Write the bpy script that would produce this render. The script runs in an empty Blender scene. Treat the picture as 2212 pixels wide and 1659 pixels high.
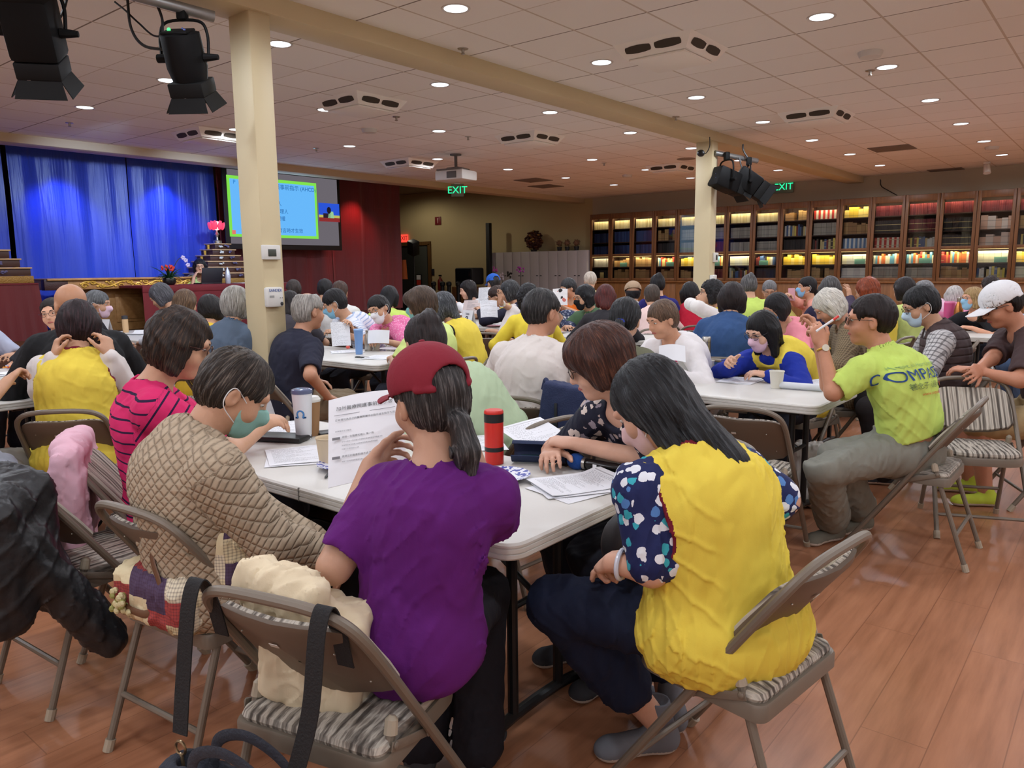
import bpy, bmesh, math, random
import numpy as np
from mathutils import Vector, Matrix
from mathutils.bvhtree import BVHTree
random.seed(7)
SC = bpy.context.scene
COL = SC.collection
PI = math.pi
R = math.radians
# ---------------------------------------------------------------- camera
W, H, F = 2212, 1659, 1659.2
PITCH, ROLL, YAW, HC = -0.1485, -0.0108, -0.6825, 1.45
_cy, _sy = math.cos(YAW), math.sin(YAW)
FW = np.array([_sy*math.cos(PITCH), _cy*math.cos(PITCH), math.sin(PITCH)])
_r = np.array([_cy, -_sy, 0.0]); _u = np.cross(_r, FW)
RT = _r*math.cos(ROLL)+_u*math.sin(ROLL)
UP = -_r*math.sin(ROLL)+_u*math.cos(ROLL)
cam = bpy.data.cameras.new('camera'); camo = bpy.data.objects.new('camera', cam); COL.objects.link(camo)
cam.sensor_fit = 'HORIZONTAL'; cam.sensor_width = 36.0; cam.lens = 36.0*F/W
cam.clip_start = 0.05; cam.clip_end = 100
camo.matrix_world = Matrix(((RT[0], UP[0], -FW[0], 0), (RT[1], UP[1], -FW[1], 0), (RT[2], UP[2], -FW[2], HC), (0, 0, 0, 1)))
SC.camera = camo
def ray(x, y): return FW+RT*(x-W/2)/F+UP*(H/2-y)/F
def at_d(x, y, d): return ray(x, y)*d+np.array([0, 0, HC])
def at_z(x, y, z):
    d = ray(x, y); return d*((z-HC)/d[2])+np.array([0, 0, HC])
def at_x(x, y, X):
    d = ray(x, y); return d*(X/d[0])+np.array([0, 0, HC])
def at_y(x, y, Y):
    d = ray(x, y); return d*(Y/d[1])+np.array([0, 0, HC])
# ---------------------------------------------------------------- world, exposure, lamps
wd = bpy.data.worlds.new('hall_air'); SC.world = wd; wd.use_nodes = True
wd.node_tree.nodes['Background'].inputs[0].default_value = (0.9, 0.85, 0.8, 1)
wd.node_tree.nodes['Background'].inputs[1].default_value = 0.02
SC.view_settings.view_transform = 'Standard'; SC.view_settings.look = 'None'
SC.view_settings.gamma = 1; SC.view_settings.use_curve_mapping = False
SC.view_settings.exposure = 0.0
cy = SC.cycles
cy.max_bounces = 7; cy.diffuse_bounces = 4; cy.glossy_bounces = 3; cy.transmission_bounces = 4; cy.transparent_max_bounces = 8
cy.sample_clamp_indirect = 4.0; cy.use_denoising = True; cy.caustics_reflective = False; cy.caustics_refractive = False
ZC = HC+1.78                      # ceiling height
LIGHT_XY = [(x, 3.83+1.805*k) for x in (-9.02, -7.22, -5.44) for k in range(-3, 7)] + [(x, 4.13+1.86*k) for x in (-3.82, -1.95, 0.3, 2.4) for k in range(-4, 7)]
LAMP_W = 50.0
for i, (x, y) in enumerate(LIGHT_XY):
    l = bpy.data.lights.new('downlight_lamp', 'SPOT'); l.energy = LAMP_W; l.color = (0.90, 0.965, 1.07)
    l.spot_size = R(172); l.spot_blend = 0.4; l.shadow_soft_size = 0.09
    o = bpy.data.objects.new('downlight_lamp', l); COL.objects.link(o); o.location = (x, y, ZC-0.03)
def stage_spot(loc, target, col, e, size=70, blend=.8, soft=.08):
    l = bpy.data.lights.new('stage_lamp', 'SPOT'); l.energy = e; l.color = col; l.spot_size = R(size); l.spot_blend = blend; l.shadow_soft_size = soft
    o = bpy.data.objects.new('stage_lamp', l); COL.objects.link(o); o.location = loc
    o.rotation_euler = (Vector(target)-Vector(loc)).to_track_quat('-Z', 'Y').to_euler()
for ax_, ay_, e_ in ((-14.6, 14.2, 46), (-16.9, 15.6, 34)):      # side aisle lamps behind the soffit
    stage_spot((ax_, ay_, ZC+.4), (ax_, ay_+.4, 0), (1, .9, .72), e_, 170, .5, .1)
XCUR = -12.6                      # the stage curtain
for yy, e in ((4.85, 60), (6.45, 75)):
    stage_spot((XCUR+.42, yy, 3.05), (XCUR+.05, yy, 1.6), (.12, .22, 1), e*1.6, 100)
stage_spot((-9.0, 4.4, 3.1), (XCUR, 4.9, 1.8), (.5, .66, 1), 230, 60)
stage_spot((-9.0, 6.2, 3.1), (XCUR, 6.4, 1.7), (.5, .66, 1), 300, 60)
stage_spot((-9.0, 5.6, 3.1), (-11.2, 5.4, 1.2), (1, .93, .82), 90, 50)
stage_spot((XCUR+.4, 10.35, 3.05), (XCUR+.02, 10.4, 1.7), (1, .12, .12), 60, 90)

# ---------------------------------------------------------------- materials
def lin(c):
    def f(v):
        v = v/255.0
        return v/12.92 if v <= .04045 else ((v+.055)/1.055)**2.4
    return (f(c[0]), f(c[1]), f(c[2]), 1.0)
MATS = {}
class NT:
    def __init__(s, m): s.t = m.node_tree; s.n = s.t.nodes; s.l = s.t.links
    def new(s, ty, **kw):
        n = s.n.new(ty)
        for k, v in kw.items(): setattr(n, k, v)
        return n
    def put(s, sock, v):
        if hasattr(v, 'is_output') or isinstance(v, bpy.types.NodeSocket): s.l.new(v, sock)
        else: sock.default_value = v
    def math(s, op, a, b=0.0, c=None):
        n = s.new('ShaderNodeMath', operation=op); s.put(n.inputs[0], a); s.put(n.inputs[1], b)
        if c is not None: s.put(n.inputs[2], c)
        return n.outputs[0]
    def mix(s, f, a, b):
        n = s.new('ShaderNodeMix', data_type='RGBA'); s.put(n.inputs[0], f); s.put(n.inputs[6], a); s.put(n.inputs[7], b)
        return n.outputs[2]
    def noise(s, vec, scale, detail=2.0, rough=.5):
        n = s.new('ShaderNodeTexNoise'); s.put(n.inputs['Vector'], vec); n.inputs['Scale'].default_value = scale
        n.inputs['Detail'].default_value = detail; n.inputs['Roughness'].default_value = rough
        return n.outputs['Fac']
    def obj(s): return s.new('ShaderNodeTexCoord').outputs['Object']
    def scl(s, vec, sc, rot=(0, 0, 0)):
        n = s.new('ShaderNodeMapping'); s.put(n.inputs['Vector'], vec); n.inputs['Scale'].default_value = sc; n.inputs['Rotation'].default_value = rot
        return n.outputs[0]
    def xyz(s, vec):
        n = s.new('ShaderNodeSeparateXYZ'); s.put(n.inputs[0], vec); return n.outputs
    def comb(s, x, y, z):
        n = s.new('ShaderNodeCombineXYZ'); s.put(n.inputs[0], x); s.put(n.inputs[1], y); s.put(n.inputs[2], z); return n.outputs[0]
    def ramp(s, f, stops, interp='LINEAR'):
        n = s.new('ShaderNodeValToRGB'); n.color_ramp.interpolation = interp; s.put(n.inputs[0], f)
        e = n.color_ramp.elements
        while len(e) < len(stops): e.new(0.5)
        for k, (p, c) in enumerate(stops): e[k].position = p; e[k].color = c
        return n.outputs[0]
    def bump(s, h, strength, dist=.01):
        n = s.new('ShaderNodeBump'); s.put(n.inputs['Height'], h); n.inputs['Strength'].default_value = strength; n.inputs['Distance'].default_value = dist
        return n.outputs[0]
def newmat(name, rough=.6, metal=0.0, spec=.5):
    m = bpy.data.materials.new(name); m.use_nodes = True
    b = m.node_tree.nodes['Principled BSDF']
    b.inputs['Roughness'].default_value = rough; b.inputs['Metallic'].default_value = metal
    b.inputs['Specular IOR Level'].default_value = spec
    return m, NT(m), b
def mat(name, col, rough=.6, metal=0.0, bump=None, var=None, emit=None, spec=.5, stretch=None, coat=0):
    """plain material: colour + optional noise variation + optional bump"""
    if name in MATS: return MATS[name]
    m, n, b = newmat(name, rough, metal, spec); c = lin(col)
    m.diffuse_color = c
    vec = n.obj() if (bump or var) else None
    if stretch: vec = n.scl(vec, stretch)
    if var:
        f = n.noise(vec, var[0], 3); a = var[1]
        n.put(b.inputs['Base Color'], n.mix(f, tuple(max(0, v*(1-a)) for v in c[:3])+(1,), tuple(min(1, v*(1+a)) for v in c[:3])+(1,)))
    else: b.inputs['Base Color'].default_value = c
    if bump: n.put(b.inputs['Normal'], n.bump(n.noise(vec, bump[0], 3), bump[1]))
    if emit: b.inputs['Emission Color'].default_value = lin(emit[0]); b.inputs['Emission Strength'].default_value = emit[1]
    if coat: b.inputs['Coat Weight'].default_value = coat
    MATS[name] = m
    return m
def fabric(col, name=None, rough=.85, wr=.25, sc=14):
    name = name or 'fabric_%d_%d_%d' % tuple(col)
    if name in MATS: return MATS[name]
    m, n, b = newmat(name, rough, 0, .25); c = lin(col); vec = n.obj()
    f = n.noise(vec, 5, 3)
    n.put(b.inputs['Base Color'], n.mix(f, tuple(v*.9 for v in c[:3])+(1,), tuple(min(1, v*1.08) for v in c[:3])+(1,)))
    n1 = n.noise(n.scl(vec, (1, 1, .55), (.5, .4, .3)), sc, 2); n2 = n.noise(vec, 260, 1)
    n.put(b.inputs['Normal'], n.bump(n.math('ADD', n1, n.math('MULTIPLY', n2, .03)), wr, .03))
    MATS[name] = m
    return m
def hairmat(col, tip=None, name=None):
    name = name or 'hair_%d_%d_%d' % tuple(col)
    if name in MATS: return MATS[name]
    m, n, b = newmat(name, .45, 0, .28)
    t = tip or tuple(min(255, int(v*1.35+6)) for v in col)
    x, y, z = n.xyz(n.obj())
    az = n.math('ARCTAN2', x, y)
    vec = n.comb(n.math('MULTIPLY', az, 26), n.math('MULTIPLY', z, 16), n.math('MULTIPLY', n.math('ADD', x, y), 30))
    f = n.noise(vec, 1.0, 4, .65)
    n.put(b.inputs['Base Color'], n.ramp(f, [(.32, lin(tuple(v*.55 for v in col))), (.52, lin(col)), (.72, lin(t))]))
    n.put(b.inputs['Normal'], n.bump(f, .7, .008))
    MATS[name] = m
    return m
# ---------------------------------------------------------------- mesh helpers
def rotz(a): c, s = math.cos(a), math.sin(a); return np.array([[c, -s, 0], [s, c, 0], [0, 0, 1.0]])
def rotx(a): c, s = math.cos(a), math.sin(a); return np.array([[1.0, 0, 0], [0, c, -s], [0, s, c]])
def roty(a): c, s = math.cos(a), math.sin(a); return np.array([[c, 0, s], [0, 1.0, 0], [-s, 0, c]])
def bez(pts, n=8):
    """Catmull-Rom polyline through pts"""
    P = [np.array(p, float) for p in pts]; P = [2*P[0]-P[1]]+P+[2*P[-1]-P[-2]]; out = []
    for i in range(1, len(P)-2):
        for k in range(n):
            t = k/n
            out.append(.5*((2*P[i])+(-P[i-1]+P[i+1])*t+(2*P[i-1]-5*P[i]+4*P[i+1]-P[i+2])*t*t+(-P[i-1]+3*P[i]-3*P[i+1]+P[i+2])*t**3))
    out.append(P[-2]); return out
class MB:
    def __init__(s): s.v = []; s.f = []; s.m = []; s.sm = []
    def add(s, vs, fs, mi=0, smooth=True):
        o = len(s.v); s.v += [tuple(map(float, v)) for v in vs]
        for f in fs: s.f.append([i+o for i in f]); s.m.append(mi); s.sm.append(smooth)
        return s
    def box(s, c, sz, b=0.0, rot=None, mi=0):
        """box centred at c, edges chamfered by b"""
        hx, hy, hz = sz[0]/2, sz[1]/2, sz[2]/2; b = min(b, hx*.9, hy*.9, hz*.9)
        V = []; Fc = []
        if b <= 0:
            V = [(x, y, z) for x in (-hx, hx) for y in (-hy, hy) for z in (-hz, hz)]
            Fc = [(0, 1, 3, 2), (4, 6, 7, 5), (0, 4, 5, 1), (2, 3, 7, 6), (0, 2, 6, 4), (1, 5, 7, 3)]
        else:
            bm = bmesh.new(); bmesh.ops.create_cube(bm, size=1.0)
            for v in bm.verts: v.co = Vector((v.co.x*2*hx, v.co.y*2*hy, v.co.z*2*hz))
            bmesh.ops.bevel(bm, geom=list(bm.edges), offset=b, segments=2, profile=.5, affect='EDGES', clamp_overlap=True)
            bm.verts.ensure_lookup_table(); bm.verts.index_update()
            V = [tuple(v.co) for v in bm.verts]; Fc = [[v.index for v in f.verts] for f in bm.faces]; bm.free()
        c = np.array(c, float)
        if rot is not None: V = [rot@np.array(v) for v in V]
        return s.add([np.array(v)+c for v in V], Fc, mi, b > 0)
    def tube(s, path, r, n=10, caps=True, mi=0, closed=False, flat=None):
        """swept tube along path; r a number or list; flat=(direction, factor) squashes the section"""
        P = [np.array(p, float) for p in path]; m = len(P); rr = r if hasattr(r, '__len__') else [r]*m
        V = []; prev = None
        for i in range(m):
            a = P[(i-1) % m] if (closed or i > 0) else P[0]; b = P[(i+1) % m] if (closed or i < m-1) else P[-1]
            t = b-a; t = t/(np.linalg.norm(t)+1e-12)
            if prev is None:
                ref = np.array([0, 0, 1.0]) if abs(t[2]) < .9 else np.array([1.0, 0, 0])
                x = np.cross(ref, t)
            else: x = prev-t*np.dot(prev, t)
            x = x/(np.linalg.norm(x)+1e-12); prev = x; y = np.cross(t, x)
            for k in range(n):
                a_ = 2*PI*k/n; q = (x*math.cos(a_)+y*math.sin(a_))*rr[i]
                if flat is not None:
                    fd = np.array(flat[0], float); q = q-fd*np.dot(q, fd)*(1-flat[1])
                V.append(P[i]+q)
        Fc = []
        for i in range(m if closed else m-1):
            j = (i+1) % m
            for k in range(n): Fc.append((i*n+k, i*n+(k+1) % n, j*n+(k+1) % n, j*n+k))
        if caps and not closed: Fc += [tuple(range(n-1, -1, -1)), tuple(range((m-1)*n, m*n))]
        return s.add(V, Fc, mi)
    def lathe(s, prof, n=20, c=(0, 0, 0), mi=0, rot=None):
        """profile of (radius, z), bottom to top"""
        V = []; Fc = []; m = len(prof)
        for (r, z) in prof:
            for k in range(n):
                a = 2*PI*k/n; V.append(np.array([max(r, 1e-5)*math.cos(a), max(r, 1e-5)*math.sin(a), z]))
        for i in range(m-1):
            for k in range(n): Fc.append((i*n+k, i*n+(k+1) % n, (i+1)*n+(k+1) % n, (i+1)*n+k))
        if prof[0][0] > 1e-4: Fc.append(tuple(range(n-1, -1, -1)))
        if prof[-1][0] > 1e-4: Fc.append(tuple(range((m-1)*n, m*n)))
        if rot is not None: V = [rot@v for v in V]
        return s.add([v+np.array(c, float) for v in V], Fc, mi)
    def grid(s, fn, nu, nv, mi=0, thick=0.0, smooth=True):
        V = [np.array(fn(i/nu, j/nv), float) for i in range(nu+1) for j in range(nv+1)]
        Fc = [(i*(nv+1)+j, (i+1)*(nv+1)+j, (i+1)*(nv+1)+j+1, i*(nv+1)+j+1) for i in range(nu) for j in range(nv)]
        if thick:
            A = np.array(V).reshape(nu+1, nv+1, 3); du = np.gradient(A, axis=0); dv = np.gradient(A, axis=1)
            N = np.cross(du, dv); N /= (np.linalg.norm(N, axis=2, keepdims=True)+1e-12)
            B = (A-N*thick).reshape(-1, 3); n0 = len(V); V = V+list(B)
            Fc += [(a+n0, d+n0, c+n0, b+n0) for (a, b, c, d) in Fc]
            idx = lambda i, j: i*(nv+1)+j
            ring = [idx(i, 0) for i in range(nu)]+[idx(nu, j) for j in range(nv)]+[idx(i, nv) for i in range(nu, 0, -1)]+[idx(0, j) for j in range(nv, 0, -1)]
            for k in range(len(ring)):
                a, b = ring[k], ring[(k+1) % len(ring)]; Fc.append((a, a+n0, b+n0, b))
        return s.add(V, Fc, mi, smooth)
    def ball(s, c, r, n=10, mi=0, rot=None):
        r = r if hasattr(r, '__len__') else (r, r, r); V = []; Fc = []; m = max(4, n//2+1)
        for i in range(m+1):
            t = PI*i/m
            for k in range(n):
                a = 2*PI*k/n; q = np.array([r[0]*math.sin(t)*math.cos(a), r[1]*math.sin(t)*math.sin(a), -r[2]*math.cos(t)])
                V.append((rot@q if rot is not None else q)+np.array(c, float))
        for i in range(m):
            for k in range(n): Fc.append((i*n+k, i*n+(k+1) % n, (i+1)*n+(k+1) % n, (i+1)*n+k))
        return s.add(V, Fc, mi)
    def prism(s, poly, z0, z1, rot=None, c=(0, 0, 0), mi=0):
        n = len(poly); V = [(p[0], p[1], z0) for p in poly]+[(p[0], p[1], z1) for p in poly]
        Fc = [tuple(range(n-1, -1, -1)), tuple(range(n, 2*n))]+[(i, (i+1) % n, n+(i+1) % n, n+i) for i in range(n)]
        if rot is not None: V = [rot@np.array(v, float) for v in V]
        return s.add([np.array(v)+np.array(c, float) for v in V], Fc, mi, False)
    def mesh(s, name, mats):
        me = bpy.data.meshes.new(name); me.from_pydata(s.v, [], s.f)
        for m in (mats if isinstance(mats, (list, tuple)) else [mats]): me.materials.append(m)
        me.polygons.foreach_set('material_index', s.m); me.polygons.foreach_set('use_smooth', s.sm); me.update(); return me
    def build(s, name, mats, parent=None, loc=None, rz=0.0, sharp=35):
        me = s.mesh(name, mats)
        try: me.set_sharp_from_angle(angle=R(sharp))
        except Exception: pass
        return link(name, me, parent, loc, rz)
def link(name, me, parent=None, loc=None, rz=0.0):
    o = bpy.data.objects.new(name, me); COL.objects.link(o)
    if parent is not None: o.parent = parent
    if loc is not None: o.location = loc
    if rz: o.rotation_euler = (0, 0, rz)
    return o
def tag(o, label, cat, group=None, kind=None):
    if label: o['label'] = label
    if cat: o['category'] = cat
    if group: o['group'] = group
    if kind: o['kind'] = kind
    return o
def struct(o): o['kind'] = 'structure'; return o
def empty(name, loc, rz=0.0):
    o = bpy.data.objects.new(name, None); COL.objects.link(o); o.location = loc; o.rotation_euler = (0, 0, rz); o.empty_display_size = .1; return o
def thing(name, label, cat, loc, rz=0.0, group=None): return tag(empty(name, loc, rz), label, cat, group)
KIDS = {}
def copy_tree(o, parent=None):
    c = o.copy(); COL.objects.link(c)
    if parent is not None: c.parent = parent
    for ch in o.children: copy_tree(ch, c)
    return c
def text_mesh(body, size, ax='CENTER', ext=0.0, sub=0):
    cu = bpy.data.curves.new('lettering', 'FONT'); cu.body = body; cu.size = size; cu.align_x = ax; cu.align_y = 'CENTER'; cu.extrude = ext
    o = bpy.data.objects.new('lettering', cu); COL.objects.link(o)
    dg = bpy.context.evaluated_depsgraph_get(); me = bpy.data.meshes.new_from_object(o.evaluated_get(dg))
    bpy.data.objects.remove(o); bpy.data.curves.remove(cu)
    if sub:
        bm = bmesh.new(); bm.from_mesh(me); bmesh.ops.triangulate(bm, faces=bm.faces)
        bmesh.ops.subdivide_edges(bm, edges=bm.edges, cuts=sub, use_grid_fill=True); bm.to_mesh(me); bm.free()
    return me
def lettering(body, size, m, parent, loc, rot, name='lettering', ax='CENTER', ext=.0008):
    me = text_mesh(body, size, ax, ext); me.materials.clear(); me.materials.append(m)
    o = link(name, me, parent); o.location = loc; o.rotation_euler = rot; return o
FACE_X = (PI/2, 0, PI/2)      # lettering readable from +X
FACE_MY = (PI/2, 0, 0)        # lettering readable from -Y
# ---------------------------------------------------------------- implicit surfaces (bodies, clothes, hair)
def A3(p): return np.array(p, dtype=np.float32)
class Fld:
    def __init__(s, lo, hi, v):
        s.v = v; s.lo = np.floor(A3(lo)/v)*v; s.n = np.ceil((A3(hi)-s.lo)/v).astype(int)+1
        s.ax = [s.lo[i]+np.arange(s.n[i], dtype=np.float32)*v for i in range(3)]
        s.D = np.full(s.n, .15, np.float32)
    def win(s, lo, hi):
        i0 = np.clip(np.floor((A3(lo)-s.lo)/s.v).astype(int), 0, s.n-1); i1 = np.clip(np.ceil((A3(hi)-s.lo)/s.v).astype(int)+1, 1, s.n)
        if (i1 <= i0).any(): return None
        sl = tuple(slice(a, b) for a, b in zip(i0, i1))
        return sl, s.ax[0][sl[0]][:, None, None], s.ax[1][sl[1]][None, :, None], s.ax[2][sl[2]][None, None, :]
    def op(s, fn, lo, hi, k, mode='+'):
        mg = k+3*s.v
        w = s.win(A3(lo)-mg, A3(hi)+mg)
        if w is None: return s
        sl, X, Y, Z = w; d = fn(X, Y, Z); D = s.D[sl]
        if mode == '+':
            if k > 0: h = np.clip(.5+.5*(D-d)/k, 0, 1); s.D[sl] = D+(d-D)*h-k*h*(1-h)
            else: s.D[sl] = np.minimum(D, d)
        else:
            d = -d
            if k > 0: h = np.clip(.5-.5*(D-d)/k, 0, 1); s.D[sl] = D+(d-D)*h+k*h*(1-h)
            else: s.D[sl] = np.maximum(D, d)
        return s
    def cap(s, a, b, ra, rb, k=.02, flat=None, mode='+', g=0.0):
        a, b = A3(a), A3(b); ra += g; rb += g
        if flat is None: M = None
        else:
            n, f = A3(flat[0]), flat[1]; n = n/np.linalg.norm(n); M = (n, 1/f-1, f)
        def fn(X, Y, Z):
            ab = b-a; q = [X-a[0], Y-a[1], Z-a[2]]
            if M is not None:
                n, e, f = M; qn = (q[0]*n[0]+q[1]*n[1]+q[2]*n[2])*e; q = [q[i]+qn*n[i] for i in range(3)]; ab = ab+n*(ab@n)*e
            L = float(ab@ab)+1e-9; t = np.clip((q[0]*ab[0]+q[1]*ab[1]+q[2]*ab[2])/L, 0, 1)
            d = np.sqrt((q[0]-t*ab[0])**2+(q[1]-t*ab[1])**2+(q[2]-t*ab[2])**2)-(ra+(rb-ra)*t)
            return d if M is None else d*(M[2]*.5+.5)
        rm = max(ra, rb); return s.op(fn, np.minimum(a, b)-rm, np.maximum(a, b)+rm, k, mode)
    def ell(s, c, r, k=.02, rot=None, mode='+', g=0.0):
        c = A3(c); r = A3(r if hasattr(r, '__len__') else (r, r, r))+np.float32(g); Rm = None if rot is None else np.array(rot, np.float32)
        def fn(X, Y, Z):
            q = [X-c[0], Y-c[1], Z-c[2]]
            if Rm is not None: q = [q[0]*Rm[0, i]+q[1]*Rm[1, i]+q[2]*Rm[2, i] for i in range(3)]
            k0 = np.sqrt(sum((q[i]/r[i])**2 for i in range(3))); k1 = np.sqrt(sum((q[i]/(r[i]*r[i]))**2 for i in range(3)))+1e-6
            return k0*(k0-1)/k1
        rm = float(max(r)) if Rm is not None else r
        return s.op(fn, c-rm, c+rm, k, mode)
    def rbox(s, c, h, rad, k=0.0, rot=None, mode='+'):
        c = A3(c); h = A3(h); Rm = np.eye(3, dtype=np.float32) if rot is None else np.array(rot, np.float32)
        def fn(X, Y, Z):
            q = [X-c[0], Y-c[1], Z-c[2]]
            q = [np.abs(q[0]*Rm[0, i]+q[1]*Rm[1, i]+q[2]*Rm[2, i])-(h[i]-rad) for i in range(3)]
            o = np.sqrt(sum(np.maximum(v, 0)**2 for v in q)); return o+np.minimum(np.maximum(np.maximum(q[0], q[1]), q[2]), 0)-rad
        m = float(np.linalg.norm(h)); return s.op(fn, c-m, c+m, k, mode)
    def half(s, p, n, k=0.0):
        """keep the side of the plane away from n"""
        p, n = A3(p), A3(n); n = n/np.linalg.norm(n); X, Y, Z = s.ax[0][:, None, None], s.ax[1][None, :, None], s.ax[2][None, None, :]
        d = (X-p[0])*n[0]+(Y-p[1])*n[1]+(Z-p[2])*n[2]
        if k > 0: h = np.clip(.5-.5*(s.D-d)/k, 0, 1); s.D = s.D+(d-s.D)*h+k*h*(1-h)
        else: s.D = np.maximum(s.D, d)
        return s
    def warp(s, fn):
        """displace the surface by fn(points) metres"""
        m = np.abs(s.D) < 4*s.v; i = np.nonzero(m); P = np.stack([s.ax[k][i[k]] for k in range(3)], 1); s.D[m] += fn(P).astype(np.float32); return s
    def surf(s):
        """surface nets -> (verts, quads)"""
        D = s.D; D[0] = D[-1] = .1; D[:, 0] = D[:, -1] = .1; D[:, :, 0] = D[:, :, -1] = .1
        B = D < 0; c = np.zeros(np.array(B.shape)-1, np.uint8)
        offs = [(x, y, z) for x in (0, 1) for y in (0, 1) for z in (0, 1)]
        sh = c.shape
        for o in offs: c += B[o[0]:o[0]+sh[0], o[1]:o[1]+sh[1], o[2]:o[2]+sh[2]]
        act = (c > 0) & (c < 8); I = np.stack(np.nonzero(act), 1)
        if len(I) == 0: return np.zeros((0, 3)), np.zeros((0, 4), int)
        vals = {o: D[I[:, 0]+o[0], I[:, 1]+o[1], I[:, 2]+o[2]] for o in offs}
        acc = np.zeros((len(I), 3), np.float32); cnt = np.zeros(len(I), np.float32)
        for a in offs:
            for axn in range(3):
                if a[axn]: continue
                b = list(a); b[axn] = 1; b = tuple(b); va, vb = vals[a], vals[b]; cr = (va < 0) != (vb < 0)
                t = np.where(cr, va/(va-vb+1e-12*(~cr)), 0); p = np.zeros((len(I), 3), np.float32)
                p[:] = a; p[:, axn] = t; acc += p*cr[:, None]; cnt += cr
        V = s.lo+(I+acc/cnt[:, None])*s.v
        idx = np.full(sh, -1, np.int32); idx[I[:, 0], I[:, 1], I[:, 2]] = np.arange(len(I)); Q = []
        for axn in range(3):
            u, w = (axn+1) % 3, (axn+2) % 3
            s0 = [slice(None)]*3; s1 = [slice(None)]*3; s0[axn] = slice(0, -1); s1[axn] = slice(1, None)
            a, b = B[tuple(s0)], B[tuple(s1)]; e = np.stack(np.nonzero(a != b), 1)
            e = e[(e[:, u] > 0) & (e[:, w] > 0) & (e[:, u] < sh[u]) & (e[:, w] < sh[w])]
            ins = a[e[:, 0], e[:, 1], e[:, 2]]; q = []
            for du, dw in ((-1, -1), (0, -1), (0, 0), (-1, 0)):
                g = e.copy(); g[:, u] += du; g[:, w] += dw; q.append(idx[g[:, 0], g[:, 1], g[:, 2]])
            q = np.stack(q, 1); q[~ins] = q[~ins][:, ::-1]; Q.append(q)
        Q = np.concatenate(Q); return V, Q[(Q >= 0).all(1)]
def qmesh(name, V, Q, mats, mi=None, attr=None):
    me = bpy.data.meshes.new(name); me.vertices.add(len(V)); me.vertices.foreach_set('co', np.ascontiguousarray(V, np.float32).ravel())
    me.loops.add(4*len(Q)); me.loops.foreach_set('vertex_index', np.ascontiguousarray(Q, np.int32).ravel())
    me.polygons.add(len(Q)); me.polygons.foreach_set('loop_start', np.arange(len(Q), dtype=np.int32)*4)
    for m in (mats if isinstance(mats, (list, tuple)) else [mats]): me.materials.append(m)
    me.polygons.foreach_set('use_smooth', np.ones(len(Q), bool))
    if mi is not None: me.polygons.foreach_set('material_index', mi.astype(np.int32))
    for k, a in (attr or {}).items():
        at = me.attributes.new(k, 'FLOAT', 'POINT'); at.data.foreach_set('value', np.ascontiguousarray(a, np.float32))
    me.update(calc_edges=True); return me
def blob(name, fld, mats, parent, mif=None, attrf=None, M=None):
    V, Q = fld.surf()
    if len(Q) == 0: return None
    mi = mif(V[Q].mean(1)) if mif else None
    me = qmesh(name, V, Q, mats, mi, attrf(V) if attrf else None); o = link(name, me, parent)
    if M is not None: o.matrix_local = M
    return o
_wr = np.random.RandomState(3)
WDIR = [(_wr.normal(size=3)*np.array([1, 1, .7]), _wr.rand()*6.28) for _ in range(6)]
def folds(amp, sc, seed=0.0):
    """cloth folds: broad soft ones plus sharper creases along a few directions"""
    def fn(P):
        d = 0; e = 0
        for i, (k, ph) in enumerate(WDIR):
            wv = P@(WDIR[(i+2) % 6][0]*sc*.33)+ph*2+seed; q = P@(k*sc*(.5+.24*i))+ph+seed*(i+1)+1.9*np.sin(wv); s_ = np.sin(q)
            d = d+s_/(1+.3*i); e = e+np.exp(-(s_/.26)**2)*np.clip(np.sin(wv*.9+i)*1.6, 0, 1)
        return -amp*(np.abs(d)*.45-.35)-amp*.55*np.clip(e, 0, 1.6)
    return fn
# ---------------------------------------------------------------- people
SKIN = {}
def skinmat(col):
    if col in SKIN: return SKIN[col]
    m, n, b = newmat('skin_%d' % len(SKIN), .5, 0, .35); c = lin(col); vec = n.obj()
    f = n.noise(vec, 18, 3); n.put(b.inputs['Base Color'], n.mix(f, tuple(v*.86 for v in c[:3])+(1,), tuple(min(1, v*1.1) for v in c[:3])+(1,)))
    b.inputs['Subsurface Weight'].default_value = .07; b.inputs['Subsurface Radius'].default_value = (.008, .005, .003); b.inputs['Subsurface Scale'].default_value = .5
    n.put(b.inputs['Normal'], n.bump(n.noise(vec, 120, 2), .12, .004))
    SKIN[col] = m; return m
LIP = mat('lip_skin', (168, 92, 84), .45); EYE = mat('eye_white', (225, 220, 212), .2); IRIS = mat('dark_iris', (38, 24, 18), .15)
GLASSES = mat('spectacle_metal', (70, 52, 44), .3, .6); BLACKPL = mat('black_plastic', (22, 22, 24), .4)
def lensmat():
    if 'lens' in MATS: return MATS['lens']
    m, n, b = newmat('spectacle_lens', .02); b.inputs['Transmission Weight'].default_value = 1; b.inputs['IOR'].default_value = 1.02; b.inputs['Base Color'].default_value = (1, 1, 1, 1)
    MATS['lens'] = m; return m
def unit(v): v = np.array(v, float); return v/(np.linalg.norm(v)+1e-12)
def ik(S, E, l1, l2, pole):
    S, E = np.array(S, float), np.array(E, float); d = E-S; L = np.linalg.norm(d)
    if L > (l1+l2)*.995: E = S+d/L*(l1+l2)*.995; d = E-S; L = np.linalg.norm(d)
    a = (l1*l1-l2*l2+L*L)/(2*L); h = math.sqrt(max(0, l1*l1-a*a)); u = d/L; p = np.array(pole, float); p = unit(p-u*np.dot(p, u))
    return S+u*a+p*h, E
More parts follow.
